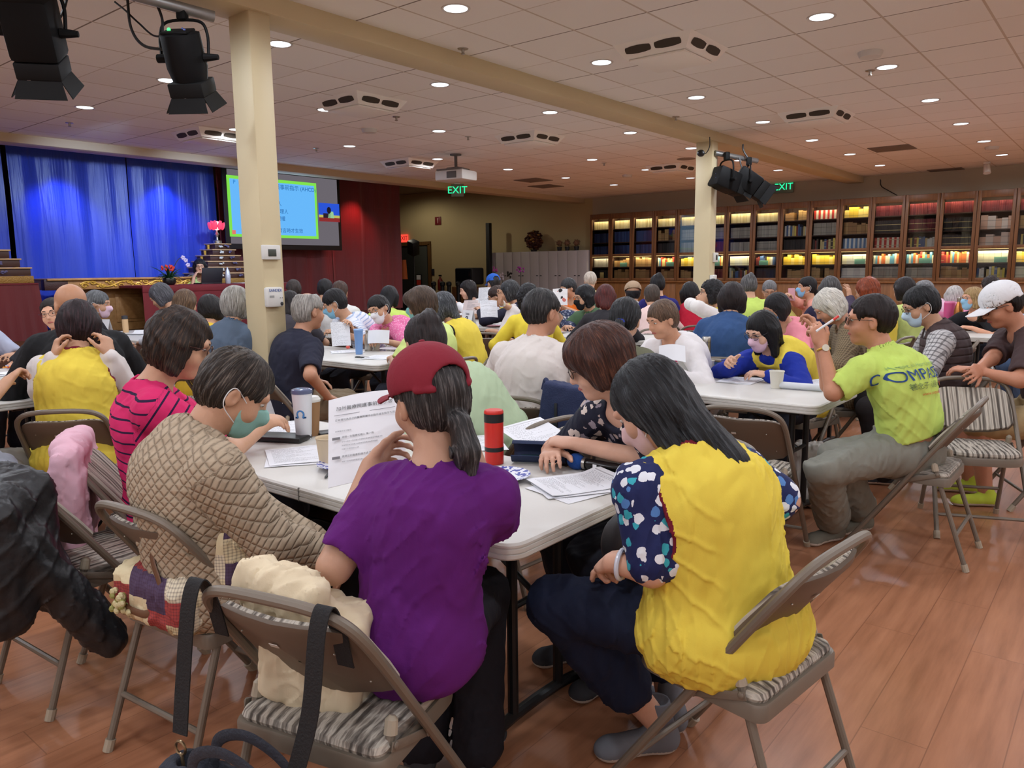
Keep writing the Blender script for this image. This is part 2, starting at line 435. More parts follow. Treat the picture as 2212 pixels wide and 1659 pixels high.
def head_sdf(f, C, Rh, s, k=.02):
    T = lambda p: np.array(C)+Rh@(np.array(p)*s)
    e = lambda c, r, kk=k, mode='+': f.ell(T(c), np.array(r)*s, kk*s, Rh, mode)
    e((0, -.014, .03), (.076, .096, .085)); e((0, .022, -.035), (.060, .068, .082), .03); e((0, .058, -.092), (.027, .026, .022), .025)
    for q in (-1, 1):
        e((q*.036, .055, -.035), (.026, .026, .026), .025); e((q*.031, .092, .010), (.017, .013, .011), .012, '-')
        e((q*.079, -.008, -.012), (.010, .019, .031), .006); e((q*.086, -.002, -.008), (.006, .008, .016), .004, '-')
    f.cap(T((-.04, .078, .027)), T((.04, .078, .027)), .012*s, .012*s, .02*s)
    f.cap(T((0, .084, .012)), T((0, .103, -.026)), .008*s, .0125*s, .014*s); e((-.012, .092, -.030), (.009, .009, .008), .008); e((.012, .092, -.030), (.009, .009, .008), .008)
    e((0, .083, -.055), (.023, .011, .006), .006); e((0, .081, -.066), (.019, .011, .006), .006)
def hand_sdf(f, Wp, fd, nrm, s, thumb, curl=.5, k=.006, rmin=.0075, spread=.12):
    """palm and five fingers; fd = pointing direction, nrm = back of the hand, thumb=+1/-1 side"""
    fd = unit(fd); nrm = unit(np.array(nrm)-fd*np.dot(nrm, fd)); lat = np.cross(nrm, fd)*thumb
    P = lambda a, b, c: np.array(Wp)+fd*a*s+lat*b*s+nrm*c*s
    f.cap(P(.005, 0, 0), P(.03, 0, 0), .025*s, .033*s, .015, (nrm, .55)); f.cap(P(.03, .012, 0), P(.075, .012, 0), .03*s, .026*s, .012, (nrm, .5)); f.cap(P(.03, -.012, 0), P(.072, -.014, 0), .03*s, .024*s, .012, (nrm, .5))
    for j, (b, L) in enumerate(((.031, .072), (.0105, .08), (-.0105, .075), (-.031, .058))):
        r = max(rmin, .0088*s); p = P(.082 if j < 3 else .074, b, 0); ang = .15+.12*j*curl; sp = spread*(1.2-j*.8); c0 = curl*(1+.12*j)
        for q in range(3):
            ang += c0*(.55 if q == 0 else .75); d = fd*math.cos(ang)-nrm*math.sin(ang)+lat*sp*math.cos(ang); p2 = p+unit(d)*L*s*(.45, .31, .24)[q]
            f.cap(p, p2, r*(1-.08*q), r*(.94-.1*q), k); p = p2
    p = P(.022, .03, -.006); d = unit(fd*.75+lat*.75-nrm*.25)
    for q in range(3):
        p2 = p+d*(.034, .03, .024)[q]*s; f.cap(p, p2, (.0135, .0105, .0092)[q]*s, (.0108, .0095, .0075)[q]*s, .008); p = p2; d = unit(d+fd*.3-nrm*curl*.35-lat*.1)
def hair_fld(style, s, v, ext=1.0):
    """hair in the head's own frame"""
    lo, hi = A3((-.15, -.2, -.17))*s, A3((.15, .16, .17))*s
    if style in ('long', 'straight'): lo = A3((-.17, -.24, -.16-.26*ext))*s
    if style == 'pony': lo = A3((-.15, -.24, -.36))*s
    f = Fld(lo, hi, v); e = lambda c, r, k=.02, mode='+', rot=None: f.ell(A3(c)*s, A3(r)*s, k*s, rot, mode)
    c = lambda a, b, r0, r1, k=.03, flat=None: f.cap(A3(a)*s, A3(b)*s, r0*s, r1*s, k*s, flat)
    e((0, -.016, .036), (.086, .106, .092))
    if style in ('short', 'balding', 'bun', 'pony', 'thin'):
        e((0, -.045, -.015), (.078, .072, .075), .03)
    if style in ('crop',): e((0, -.04, .0), (.080, .078, .075), .03)
    if style in ('bob', 'curly', 'fluffy'):
        e((0, -.03, -.015), (.096, .092, .105), .03)
        for q in (-1, 1): c((q*.075, -.01, .0), (q*.072, .005, -.085), .036, .028)
    if style in ('full',):
        e((0, -.02, .03), (.108, .120, .110), .03); e((0, -.045, -.035), (.092, .085, .085), .03)
        for q in (-1, 1): c((q*.082, .02, .03), (q*.078, .015, -.06), .036, .026); e((q*.05, .055, .06), (.045, .05, .05), .03)
    if style in ('long', 'straight'):
        e((0, -.03, -.01), (.094, .092, .11), .03)
        for q in (-1, 1): c((q*.072, -.02, 0), (q*.07, -.02 if style == 'straight' else .01, -.17*ext), .036, .026)
        c((0, -.06, -.02), (0, -.10, -.2*ext), .075, .055, .04, ((0, 1, 0), .55))
    # face opening
    fy = {'full': .125, 'fluffy': .118, 'curly': .118}.get(style, .112)
    e((0, fy, -.045 if style != 'crop' else -.028), (.070, .092, .100 if style != 'crop' else .104), .012, '-')
    if style in ('short', 'balding', 'bun', 'pony', 'crop', 'thin'):
        for q in (-1, 1): e((q*.085, .035, -.05), (.035, .055, .062), .015, '-')
        f.half((0, 0, -.088*s), (0, .35, -1), .01)
        for q in (-1, 1): e((q*.095, .0, -.02), (.022, .026, .036), .01, '-')
        if style in ('crop', 'balding'):
            for q in (-1, 1): e((q*.09, .018, -.036), (.042, .062, .062), .012, '-')
            f.half((0, 0, -.062*s), (0, .3, -1), .01)
    else: f.half((0, 0, (-.115 if style not in ('long', 'straight') else -.15-.25*ext)*s), (0, .1, -1), .012)
    if style == 'bun': e((0, -.085, .075), (.05, .042, .045), .012); e((.01, -.075, .1), (.03, .035, .035), .012)
    if style == 'pony':
        c((0, -.10, -.045), (0, -.118, -.06), .018, .02, .01); c((0, -.118, -.06), (.0, -.125, -.13), .026, .034, .015); c((0, -.125, -.13), (.0, -.105, -.27), .033, .012, .015)
    if style == 'balding': e((0, -.025, .125), (.05, .06, .035), .012, '-')
    amp = .0026*s; cu = style == 'curly'; fl = style == 'fluffy'
    def strands(P):
        q = P/s; az = np.arctan2(q[:, 0], q[:, 1]+.02); r = np.hypot(q[:, 0], q[:, 1]); z = q[:, 2]
        d = np.sin(az*23+3*np.sin(z*22+az*3)+2*np.sin(az*7))*np.clip(r/.05, .1, 1)+.6*np.sin(az*41+z*35)*np.clip(r/.06, 0, 1)
        if cu: d = d*1.0+2.6*np.sin(q[:, 0]*150+2*np.sin(q[:, 2]*70))*np.sin(q[:, 1]*130+2*np.sin(q[:, 0]*60))*np.sin(q[:, 2]*140)
        if fl: d = d+1.5*np.sin(q[:, 0]*70+2*np.sin(z*40))*np.sin(z*60+q[:, 1]*50)
        return -amp*d
    f.warp(strands); return f
def M4(Rm, t):
    m = Matrix.Identity(4)
    for i in range(3):
        for j in range(3): m[i][j] = float(Rm[i, j])
        m[i][3] = float(t[i])
    return m
def facekit(parent, M, s, glasses=None, mask=None, brow=(40, 30, 26), eyes=True, fine=True):
    if eyes:
        for q in (-1, 1):
            b = MB().ball((q*.031*s, .073*s, .009*s), (.0135*s, .0125*s, .0085*s), 12)
            b.ball((q*.031*s, .0822*s, .0075*s), (.0058*s, .004*s, .006*s), 8, 1); o = b.build('eye', [EYE, IRIS], parent); o.matrix_local = M
            b = MB().tube(bez([(q*.014*s, .0915*s, .026*s), (q*.03*s, .0905*s, .032*s), (q*.048*s, .079*s, .028*s)], 4), [.003*s]*9, 6, flat=((0, 1, 0), .6))
            o = b.build('eyebrow', mat('brow_%d' % brow[0], brow, .7), parent); o.matrix_local = M
        b = MB().tube([(-.022*s, .0845*s, -.0605*s), (-.008*s, .0935*s, -.0585*s), (0, .094*s, -.0595*s), (.008*s, .0935*s, -.0585*s), (.022*s, .0845*s, -.0605*s)], [.003*s, .0062*s, .0062*s, .0062*s, .003*s], 8, flat=((0, 1, 0), .55))
        o = b.build('lips', LIP, parent); o.matrix_local = M
    if glasses:
        gm = glasses if not isinstance(glasses, bool) else GLASSES; b = MB()
        for q in (-1, 1):
            ring = [(q*(.033+.0235*math.cos(t))*s, (.108-.012*abs(.033+.0235*math.cos(t))/.05)*s, (.004+.018*math.sin(t))*s) for t in np.linspace(0, 2*PI, 17)[:-1]]
            b.tube(ring, .0016*s, 6, closed=True); b.tube([(q*.056*s, .095*s, .01*s), (q*.079*s, .07*s, .012*s), (q*.083*s, .0, .006*s), (q*.083*s, -.02*s, -.006*s)], .0016*s, 6)
        b.tube([(-.0095*s, .1055*s, .008*s), (0, .108*s, .011*s), (.0095*s, .1055*s, .008*s)], .0016*s, 6); g = b.build('glasses', gm, parent); g.matrix_local = M
        if fine:
            b = MB()
            for q in (-1, 1):
                b.add([(q*.033*s, .1*s, .004*s)]+[(q*(.033+.023*math.cos(t))*s, (.108-.012*abs(.033+.0235*math.cos(t))/.05)*s, (.004+.0175*math.sin(t))*s) for t in np.linspace(0, 2*PI, 17)[:-1]], [(0, 1+i, 1+(i+1) % 16) for i in range(16)])
            b.build('lens', lensmat(), g)
    if mask:
        v = .006*s; f = Fld(A3((-.1, -.03, -.13))*s, A3((.1, .14, .03))*s, v)
        f.ell(A3((0, .022, -.035))*s, A3((.066, .078, .086))*s, .02*s); f.cap(A3((0, .085, .0))*s, A3((0, .108, -.03))*s, .012*s, .02*s, .04*s); f.ell(A3((0, .06, -.085))*s, A3((.036, .038, .034))*s, .03*s)
        f.half(A3((0, .1, -.003))*s, (0, -.35, 1)); f.half(A3((0, .03, -.05))*s, (0, -1, -.25))
        o = blob('face_mask', f, fabric(mask, rough=.8, wr=.15, sc=30), parent); o.matrix_local = M
        b = MB()
        for q in (-1, 1): b.tube(bez([(q*.062*s, .038*s, -.01*s), (q*.086*s, -.012*s, .016*s), (q*.092*s, -.028*s, -.005*s), (q*.084*s, -.018*s, -.045*s), (q*.056*s, .036*s, -.075*s)], 4), .0016*s, 6)
        e = b.build('ear_loop', mat('mask_elastic', (225, 225, 225), .8), o)
PEOPLE = {}
def person(key, px, d, face, label, skin=(198, 152, 122), hair='bob', hc=(38, 30, 28), tip=None, top='tee', tc=(200, 200, 200), sleeve=None, bottom=(40, 42, 52), shorts=False,
           hp=15, hy=0, hr=0, hands='table', L=None, w=1.0, s=1.0, lean=None, side=0.0, glasses=None, mask=None, eyes=None, collar=None, inner=None, trim=None, legs='under',
           shoes=(60, 60, 64), fold=1.0, tmat=None, smat=None, bmat=None, cap=None, ext=1.0, chair=True, hz=.535, pole=None, hpose=None, cat='person', v=None, belly=0.0, chin=None, hoff=None, sleevek=None, tuck=False, group=None, z0=0.0, flare=0.0, hip=None, elb=None):
    near = d < 3; v = v or (.0058 if d < 2.8 else .0075 if d < 4.4 else .0095 if d < 6 else .0125)
    Hw = at_d(px[0], px[1], d); th = R(face)-PI/2; Rb = rotz(th); Rh = rotz(R(hy))@rotx(-R(hp))@roty(R(hr))
    Hz = Hw[2]-z0; hb = Rh@np.array([0, -.028, -.10])*s; Trel = hb+np.array([0, -.04-.035*math.sin(R(max(hp, 0))), -.065])*s
    L = L or (.475*s); Tz = Hz+Trel[2]; dz = Tz-hz
    ly = lean if lean is not None else (math.sqrt(max(0, L*L-dz*dz)) if dz < L else .02); ly = min(ly, .46)
    T = np.array([side, ly, Tz]); Hc = T-Trel
    if hip is not None:
        q_ = Rb.T@(Hw-np.array([hip[0], hip[1], 0])); Hc = np.array([q_[0], q_[1], Hc[2]]); T = Hc+Trel; side, ly = T[0], T[1]
    loc = Hw-Rb@np.array([Hc[0], Hc[1], 0]); loc = np.array([loc[0], loc[1], z0])
    root = thing('person', label, cat, loc, th, group)
    wl = lambda p: Rb.T@(np.array(p)-loc)          # world -> local
    P0 = np.array([0, 0, hz]); ax = unit(T-P0); bk = np.array([0, -ax[2], ax[1]]); bul = .035+.05*min(1, ly/.35)
    mid = P0+(T-P0)*.33+bk*bul*.8; ch = P0+(T-P0)*.68+bk*bul
    sw = .158*w*s; Sh = {q: T+np.array([q*sw, .015+.02*ax[1], -.05*s])-ax*.02 for q in (-1, 1)}
    # ---- arms
    tabz = .79
    PRE = {'table': (.15, ly+.27, tabz), 'lap': (.10, .24, .66), 'read': (.13, ly+.30, .95), 'chin': (.05, Hc[1]+.09, Hz-.12), 'knees': (.14, .33, .62), 'phone': (.06, ly+.27, 1.0), 'head': (.09, Hc[1]-.01, Hz-.02), 'down': (.2, .02, .5)}
    hd = {}
    for q in (-1, 1):
        h = hands if isinstance(hands, str) else hands[0 if q < 0 else 1]
        if isinstance(h, str): p = PRE[h]; hd[q] = np.array([q*p[0]+side*.7, p[1], p[2]])
        else: hd[q] = wl(at_d(h[1], h[2], h[3])) if h[0] == 'w' else np.array(h, float)
    pole = pole or {-1: (-.7, -.35, -.35), 1: (.7, -.35, -.35)}
    l1, l2 = .275*s, .245*s; El = {}
    for q in (-1, 1):
        if elb and q in elb: El[q] = wl(elb[q])
        else: El[q], hd[q] = ik(Sh[q], hd[q], l1, l2, pole[q])
    # ---- legs
    K = {}; An = {}; Toe = {}
    for q in (-1, 1):
        kx, ky, kz = (.11, .40, .505) if legs == 'under' else (legs['kx'], legs['ky'], legs['kz']) if isinstance(legs, dict) and 'kx' in legs else (.12, .41, .505)
        ay = .30 if not isinstance(legs, dict) else legs.get('ay', .33)
        K[q] = np.array([q*kx*w, ky*s, kz]); An[q] = np.array([q*kx*w, ay*s, .085]); Toe[q] = An[q]+np.array([q*.02, .15, -.045])
        if isinstance(legs, dict) and ('k', q) in legs: K[q] = wl(legs[('k', q)]); An[q] = wl(legs[('a', q)]); Toe[q] = wl(legs[('t', q)])
    # ---- bounds
    pts = np.array([P0, T, Hc, mid, ch]+list(Sh.values())+list(El.values())+list(hd.values())+list(K.values())+list(An.values())+list(Toe.values()))
    lo, hi = pts.min(0)-.24, pts.max(0)+.24
    longtop = top in ('long', 'jacket', 'hoodie', 'cardigan')
    # ---- torso
    def torso(f, g, k=.05):
        f.ell(P0+np.array([0, -.01, -.01]), (.168*w*s, .125*s, .115*s), k, None, '+', g)
        f.cap(P0+ax*.06, mid, .145*w*s, .142*w*s, k, (bk, .76), '+', g); f.cap(mid, ch, .142*w*s, .152*w*s, k, (bk, .74), '+', g)
        f.cap(ch, T-ax*.075, .150*w*s, .105*w*s, k, (bk, .66), '+', g)
        if belly: f.ell(P0+ax*.14-bk*.07, (.12*w, .08+belly, .12), .05, None, '+', g)
        for q in (-1, 1):
            f.cap(T+np.array([q*.025, 0, -.03]), Sh[q], .050*s, .052*s, .04, None, '+', g*.8)
            f.ell(ch+np.array([q*.07*w, 0, -.01])-bk*.055, (.07*w, .055, .075), .04, None, '+', g)
    def arm(f, q, g, t0=0.0, t1=1.0, r=1.0, kk=.03):
        """t 0..1 upper arm, 1..2 forearm"""
        S, E, Hh = Sh[q], El[q], hd[q]
        a = min(t1, 1.0); f.cap(S+(E-S)*t0, S+(E-S)*a, (.05-.012*t0)*s*r, (.05-.012*a)*s*r, kk, None, '+', g)
        if t1 > 1: b = t1-1; f.cap(E, E+(Hh-E)*b, .039*s*r, (.039-.014*b)*s*r, .02, None, '+', g)
    skm = skinmat(skin)
    # ---- body: one continuous surface
    f = Fld(lo, hi, v); torso(f, 0.0)
    f.cap(T-ax*.03, Hc+Rh@np.array([0, -.02, -.05])*s, .056*s, .053*s, .03)
    head_sdf(f, Hc, Rh, s)
    bare = shorts or bottom is None
    for q in (-1, 1):
        arm(f, q, 0, 0, 2)
        fdv = unit(hd[q]-El[q]); nr = np.array([0, 0, 1.0]); hpz = dict(curl=.45, fd=None, nrm=None)
        if hpose and q in hpose: hpz.update(hpose[q])
        fdv = np.array(hpz['fd'], float) if hpz['fd'] is not None else fdv*np.array([1, 1, .35]) if hd[q][2] < .85 else fdv
        nr = np.array(hpz['nrm'], float) if hpz['nrm'] is not None else (np.array([q*.3, 0, 1.0]) if hd[q][2] < .85 else np.array([q*.6, -.7, .3]))
        hand_sdf(f, hd[q], fdv, nr, s*.98, q, hpz['curl'], rmin=.0075 if v < .008 else .0085)
        if bare: f.cap(P0+np.array([q*.09, .03, -.005]), K[q], .085*w*s, .062*s, .03)
        if bare or shorts or isinstance(legs, dict) and legs.get('ankle'): f.cap(K[q], K[q]+(An[q]-K[q])*.35, .058*s, .056*s, .02); f.cap(K[q]+(An[q]-K[q])*.35, An[q], .056*s, .037*s, .02)
    inv = Rh.T
    def lipf(Pc):
        return np.zeros(len(Pc), int)
    blob('body', f, [skm], root)
    # ---- trousers and shoes
    if bottom is not None:
        f = Fld(np.minimum(lo, [-.4, -.3, 0]), np.maximum(hi*[1, 1, 0]+[0, 0, hz+.3], [.3, .3, .5])*[1, 1, 1], max(v, .007)); g = .012
        f.ell(P0+np.array([0, -.012, -.008]), (.17*w*s, .13*s, .118*s), .04, None, '+', g*.6); f.cap(P0, P0+ax*.12, .15*w*s, .142*w*s, .04, (bk, .78), '+', g*.5)
        for q in (-1, 1):
            f.cap(P0+np.array([q*.085*w, .02, -.012]), K[q], .092*w*s, .066*s, .04, None, '+', g)
            if not shorts:
                e = legs.get('hem', 1.0) if isinstance(legs, dict) else 1.0; wd_ = legs.get('flare', 0) if isinstance(legs, dict) else .01
                f.cap(K[q], K[q]+(An[q]-K[q])*e, .064*s, (.05+wd_)*s, .03, None, '+', g)
        f.half(P0+ax*.16, ax)
        f.warp(folds(.0055*fold, 34, px[0]*.1)); blob('trousers' if not shorts else 'shorts', f, bmat or fabric(bottom, wr=.3), root)
        if legs != 'none':
            for q in (-1, 1):
                sf = Fld(np.minimum(An[q], Toe[q])-.12, np.maximum(An[q], Toe[q])+.14, max(v*.9, .006)); dr = unit((Toe[q]-An[q])*np.array([1, 1, 0])); A0 = An[q]*np.array([1, 1, 0])
                sf.cap(A0-dr*.03+np.array([0, 0, .04]), A0+dr*.14+np.array([0, 0, .032]), .041, .036, .02); sf.cap(A0-dr*.02+np.array([0, 0, .05]), A0+np.array([0, 0, .11 if not (isinstance(legs, dict) and legs.get('boot')) else .16]), .043, .041, .03); sf.ell(A0+dr*.15+np.array([0, 0, .028]), (.045, .045, .03), .02)
                sf.half(A0+np.array([0, 0, .004]), (0, 0, -1)); sf.ell(A0+np.array([0, 0, .185]), (.035, .035, .05), .01, None, '-')
                c0 = A0[2]; blob('shoe', sf, [fabric(shoes, wr=.15), mat('shoe_sole', (205, 196, 184), .7)], root, lambda Pc: (Pc[:, 2] < .022).astype(int))
    # ---- top
    if top:
        lo2 = np.array(lo); f = Fld(lo2, hi, v); g = {'jacket': .026, 'hoodie': .022, 'vest': .022, 'cardigan': .018}.get(top, .013); torso(f, g, .06)
        if not tuck: f.ell(P0+np.array([0, -.012, -.01]), (.178*w*s, .138*s, .125*s), .05, None, '+', g*.9)
        tm = tmat or fabric(tc, wr=.25*fold)
        ts = {'tee': .78, 'elbow': 1.05, 'vest': 0, 'tank': .12}.get(top, 1.93); r = 1.32 if top in ('tee', 'elbow') else 1.22 if top == 'jacket' else 1.15
        if flare: f.ell(P0+np.array([0, -.02, -.01]), (.21+flare, .16+flare, .15), .06); f.cap(P0, mid, .155+flare*.7, .15, .06, (bk, .85))
        f.warp(folds(.0065*fold, 32, px[0]*.37))
        if top != 'vest':
            f2 = Fld(lo2, hi, v); tt = sleevek or ts
            for q in (-1, 1):
                arm(f2, q, g*.8, 0, tt, r, .02)
            f2.warp(folds(.0055*fold, 36, px[0]*.31+2))
            for q in (-1, 1):
                if tt < 1.3:
                    S, E_, Hh = Sh[q], El[q], hd[q]; pa = S+(E_-S)*min(tt, 1) if tt <= 1 else E_+(Hh-E_)*(tt-1); dr = unit(E_-S) if tt <= 1 else unit(Hh-E_); rr = (.05-.012*min(tt, 1))*s*r+g*.8+.012
                    f2.cap(pa+dr*(rr*.92), pa+dr*(rr+.2), rr, rr, .004, None, '-')
            h = np.clip(.5+.5*(f.D-f2.D)/.03, 0, 1); f.D = f.D+(f2.D-f.D)*h-.03*h*(1-h)
        nk = T+np.array([0, .0, -.012]); f.cap(nk+ax*.0, nk+(Hc-T)*.6, .060*s, .07*s, .008, None, '-'); f.ell(T+np.array([0, .055, -.035]), (.058, .05, .045), .015, None, '-')
        if top in ('tee', 'elbow', 'vest'):
            for q in (-1, 1):
                if top == 'vest':
                    f.cap(Sh[q]+np.array([q*.055, .0, -.005]), Sh[q]+(El[q]-Sh[q])*.5+np.array([q*.02, 0, 0]), .082, .086, .006, None, '-')
        if tuck: f.half(P0+ax*.075, -ax)
        elif top not in ('jacket', 'vest', 'hoodie', 'cardigan'): f.half(P0+np.array([0, 0, -.1]), (0, 0, -1))
        else: f.half(P0+np.array([0, 0, -.11]), (0, 0, -1))
        if collar or top in ('jacket', 'hoodie'):
            nd = unit(Hc-T); c0 = T+np.array([0, -.004, -.005]); cm = 1 if collar else 0
            f.cap(c0-nd*.01, c0+nd*.035, .072*s, .066*s, .01); f.cap(c0, c0+nd*.09, .056*s, .058*s, .004, None, '-')
        if top == 'hoodie':
            for q in (-1, 0, 1): f.ell(T+np.array([q*.06, -.055, -.03]), (.065, .05, .06), .03)
        mats = [tm]; mif = None
        if trim is not None or inner is not None:
            mats = [tm, trim or fabric(inner)]
            if top == 'vest':
                def mif(Pc):
                    m = np.zeros(len(Pc), bool); nd = unit(Hc-T)
                    for q in (-1, 1):
                        a = Sh[q]+np.array([q*.055, .0, -.005]); b = Sh[q]+(El[q]-Sh[q])*.5+np.array([q*.02, 0, 0]); t = np.clip(((Pc-a)@(b-a))/((b-a)@(b-a)), 0, 1)
                        m |= np.linalg.norm(Pc-(a+t[:, None]*(b-a)), axis=1) < (.082+.004*t)+.012
                    t = np.linalg.norm((Pc-T)-((Pc-T)@nd)[:, None]*nd, axis=1); m |= (t < .073)&((Pc-T)@nd > -.03); return m.astype(int)
            elif top == 'cardigan':
                def mif(Pc):
                    q = Pc-T; return ((np.abs(q[:, 0]) < .055+.0*q[:, 2]) & (q@bk < -.03) & (q[:, 2] > -.36)).astype(int)
        def attrf(V):
            t = (V-P0)@ax; o = {'st': t, 'sx': V[:, 0]}
            for q in (-1, 1):
                a = Sh[q]; b = El[q]; u = ((V-a)@unit(b-a)); near_ = (V[:, 0]*q > sw+.05) & (u > -.02); o['st'] = np.where(near_, .42-u, o['st'])
            return o
        to = blob({'vest': 'vest', 'jacket': 'jacket', 'hoodie': 'hooded_sweatshirt', 'cardigan': 'cardigan', 'long': 'shirt'}.get(top, 'shirt'), f, mats, root, mif, attrf if tmat is not None else None)
        if top == 'vest' and (sleeve or smat):
            f = Fld(lo, hi, v); torso(f, .009, .05)
            for q in (-1, 1): arm(f, q, .010, 0, sleevek or 1.93, 1.25, .04)
            f.cap(T, T+(Hc-T)*.6, .056*s, .065*s, .008, None, '-'); f.half(P0+np.array([0, 0, -.08]), (0, 0, -1)); f.warp(folds(.005*fold, 36, px[0]*.5)); blob('shirt', f, smat or fabric(sleeve), root, None, attrf if smat is not None else None)
    # ---- head extras
    M = M4(Rh, Hc)
    if hair and hair != 'bald':
        hv = .0048 if d < 2.8 else .006 if d < 5 else .008; hm = hairmat(hc, tip); f = hair_fld(hair, s, hv, ext)
        if cap: f.half(A3((0, 0, .035 if cap[1] != 'cap' else .10))*s, (0, -.25, 1))
        blob('hair', f, [hm], root, None, None, M)
    facekit(root, M, s, glasses, mask, tuple(int(x*.8) for x in hc) if hair else (60, 50, 44), eyes is not False, d < 6)
    if cap: cap_mesh(root, M, s, cap, d)
    PEOPLE[key] = dict(root=root, T=T, Hc=Hc, Rh=Rh, Rb=Rb, loc=loc, P0=P0, ax=ax, bk=bk, ch=ch, mid=mid, Sh=Sh, El=El, hd=hd, top=to if top else None, face=face, M=M, An=An, K=K)
    if chair: CHAIRS.append((loc[0], loc[1], face, key))
    return root
CHAIRS = []
def cap_mesh(root, M, s, cap, d):
    col, kind = cap; m = fabric(col, wr=.08, sc=60) if isinstance(col, tuple) else col; v = .005 if d < 3 else .007
    f = Fld(A3((-.13, -.15, -.06))*s, A3((.13, .23, .16))*s, v)
    tilt = rotx(R(-6)); f.ell(A3((0, -.014, .045))*s, A3((.0955, .1145, .096))*s, .0)
    f.half(A3((0, 0, .022))*s, (0, -.12, -1)); 
    if kind == 'cap':
        f.ell(A3((0, -.115, .03))*s, A3((.05, .06, .045))*s, .008*s, None, '-')
    f.ell(A3((0, -.014, .04))*s, A3((.088, .107, .088))*s, .0, None, '-')
    if kind == 'cap':
        f.cap(A3((-.05, -.105, .025))*s, A3((.05, -.105, .025))*s, .008*s, .008*s, .004, ((0, 1, 0), .4)); f.cap(A3((-.05, -.105, .025))*s, A3((-.075, -.075, .028))*s, .009*s, .009*s, .004); f.cap(A3((.05, -.105, .025))*s, A3((.075, -.075, .028))*s, .009*s, .009*s, .004)
    o = blob('cap_crown' if kind == 'cap' else 'knit_hat', f, [m], root); o.matrix_local = M
    if kind == 'cap':
        b = MB()
        def bill(u, w_):
            a = (u-.5)*2; y0 = .055+.035*(1-a*a)**.5*1.0; y1 = .085+.105*math.sqrt(max(0, 1-.86*a*a)); x = a*.078*(1-.12*w_); y = y0*(1-w_)+y1*w_; z = .018+.012*(1-a*a)-.012*w_+.004*w_*(1-a*a)
            return (x*s, y*s, z*s)
        b.grid(bill, 18, 8, 0, .004*s); p = b.build('cap_bill', m, root); p.matrix_local = M
        b = MB().ball((0, -.014*s, .142*s), (.008*s, .008*s, .004*s), 10); p = b.build('cap_button', m, root); p.matrix_local = M
# ---------------------------------------------------------------- the hall
WHITE = mat('white_plastic', (214, 212, 206), .45); BLACK = mat('black_metal', (20, 20, 22), .45); DARK = mat('dark_void', (14, 13, 12), .9)
CREAM = mat('cream_paint', (206, 190, 152), .55, var=(3, .05), bump=(40, .03)); STEEL = mat('brushed_steel', (176, 172, 164), .28, .95); GREYPIPE = mat('galvanised_pipe', (150, 150, 148), .4, .7)
GOLD = mat('gold_paint', (214, 168, 70), .35, .35); PAPERW = mat('white_paper', (226, 226, 228), .7)
def floor_mat():
    m, n, b = newmat('laminate_planks', .32, 0, .4); vec = n.obj(); x, y, z = n.xyz(vec)
    br = n.new('ShaderNodeTexBrick'); n.put(br.inputs['Vector'], n.comb(y, x, z)); br.offset = .37; br.inputs['Scale'].default_value = 1
    br.inputs['Brick Width'].default_value = 1.22; br.inputs['Row Height'].default_value = .19; br.inputs['Mortar Size'].default_value = .0018; br.inputs['Bias'].default_value = 0
    br.inputs['Color1'].default_value = (0.25, .25, .25, 1); br.inputs['Color2'].default_value = (.8, .8, .8, 1); br.inputs['Mortar'].default_value = (.5, .5, .5, 1)
    g = n.noise(n.comb(n.math('MULTIPLY', x, 26), n.math('MULTIPLY', y, 2.2), br.outputs['Color']), 1, 5, .6); g2 = n.noise(n.comb(n.math('MULTIPLY', x, 5), n.math('MULTIPLY', y, 1.1), z), 1, 3)
    col = n.ramp(g, [(.28, lin((130, 84, 56))), (.5, lin((166, 112, 80))), (.75, lin((188, 132, 97)))])
    t = n.mix(.35, col, n.ramp(g2, [(.3, lin((142, 92, 66))), (.7, lin((194, 136, 102)))]))
    t = n.mix(n.math('MULTIPLY', br.outputs['Color'], .22), t, lin((156, 104, 76))); t = n.mix(n.math('MULTIPLY', br.outputs['Fac'], .55), t, lin((112, 70, 48)))
    n.put(b.inputs['Base Color'], t); n.put(b.inputs['Normal'], n.bump(n.math('SUBTRACT', n.math('MULTIPLY', g, .3), br.outputs['Fac']), .08, .004)); return m
def ceiling_mat():
    m, n, b = newmat('acoustic_ceiling_tiles', .9, 0, .1); x, y, z = n.xyz(n.obj()); K = .6096; KA = K*1.0216
    u = n.math('DIVIDE', n.math('SUBTRACT', x, -2.8615), KA); w = n.math('DIVIDE', n.math('SUBTRACT', y, 5.0755), K)
    def line(a, wd): return n.math('LESS_THAN', n.math('ABSOLUTE', n.math('SUBTRACT', a, n.math('ROUND', a))), wd)
    tint = n.new('ShaderNodeTexWhiteNoise'); n.put(tint.inputs['Vector'], n.comb(n.math('FLOOR', u), n.math('FLOOR', w), 0))
    base = n.mix(tint.outputs['Value'], lin((236, 233, 228)), lin((242, 240, 236))); base = n.mix(n.math('MULTIPLY', n.noise(n.obj(), 160, 2), .25), base, lin((228, 220, 210)))
    w2 = n.math('MULTIPLY', w, .5); c = n.mix(line(w, .008), base, lin((206, 196, 184))); c = n.mix(line(w2, .0055), c, lin((136, 126, 116))); c = n.mix(line(u, .014), c, lin((204, 192, 178)))
    n.put(b.inputs['Base Color'], c); n.put(b.inputs['Normal'], n.bump(n.noise(n.obj(), 200, 2), .1, .003)); return m
def wood(name, c1, c2, rough=.45, sc=(18, 18, 1.6)):
    if name in MATS: return MATS[name]
    m, n, b = newmat(name, rough, 0, .35); f = n.noise(n.scl(n.obj(), sc), 1, 5, .6)
    n.put(b.inputs['Base Color'], n.ramp(f, [(.3, lin(c1)), (.7, lin(c2))])); n.put(b.inputs['Normal'], n.bump(f, .05, .003)); MATS[name] = m; return m
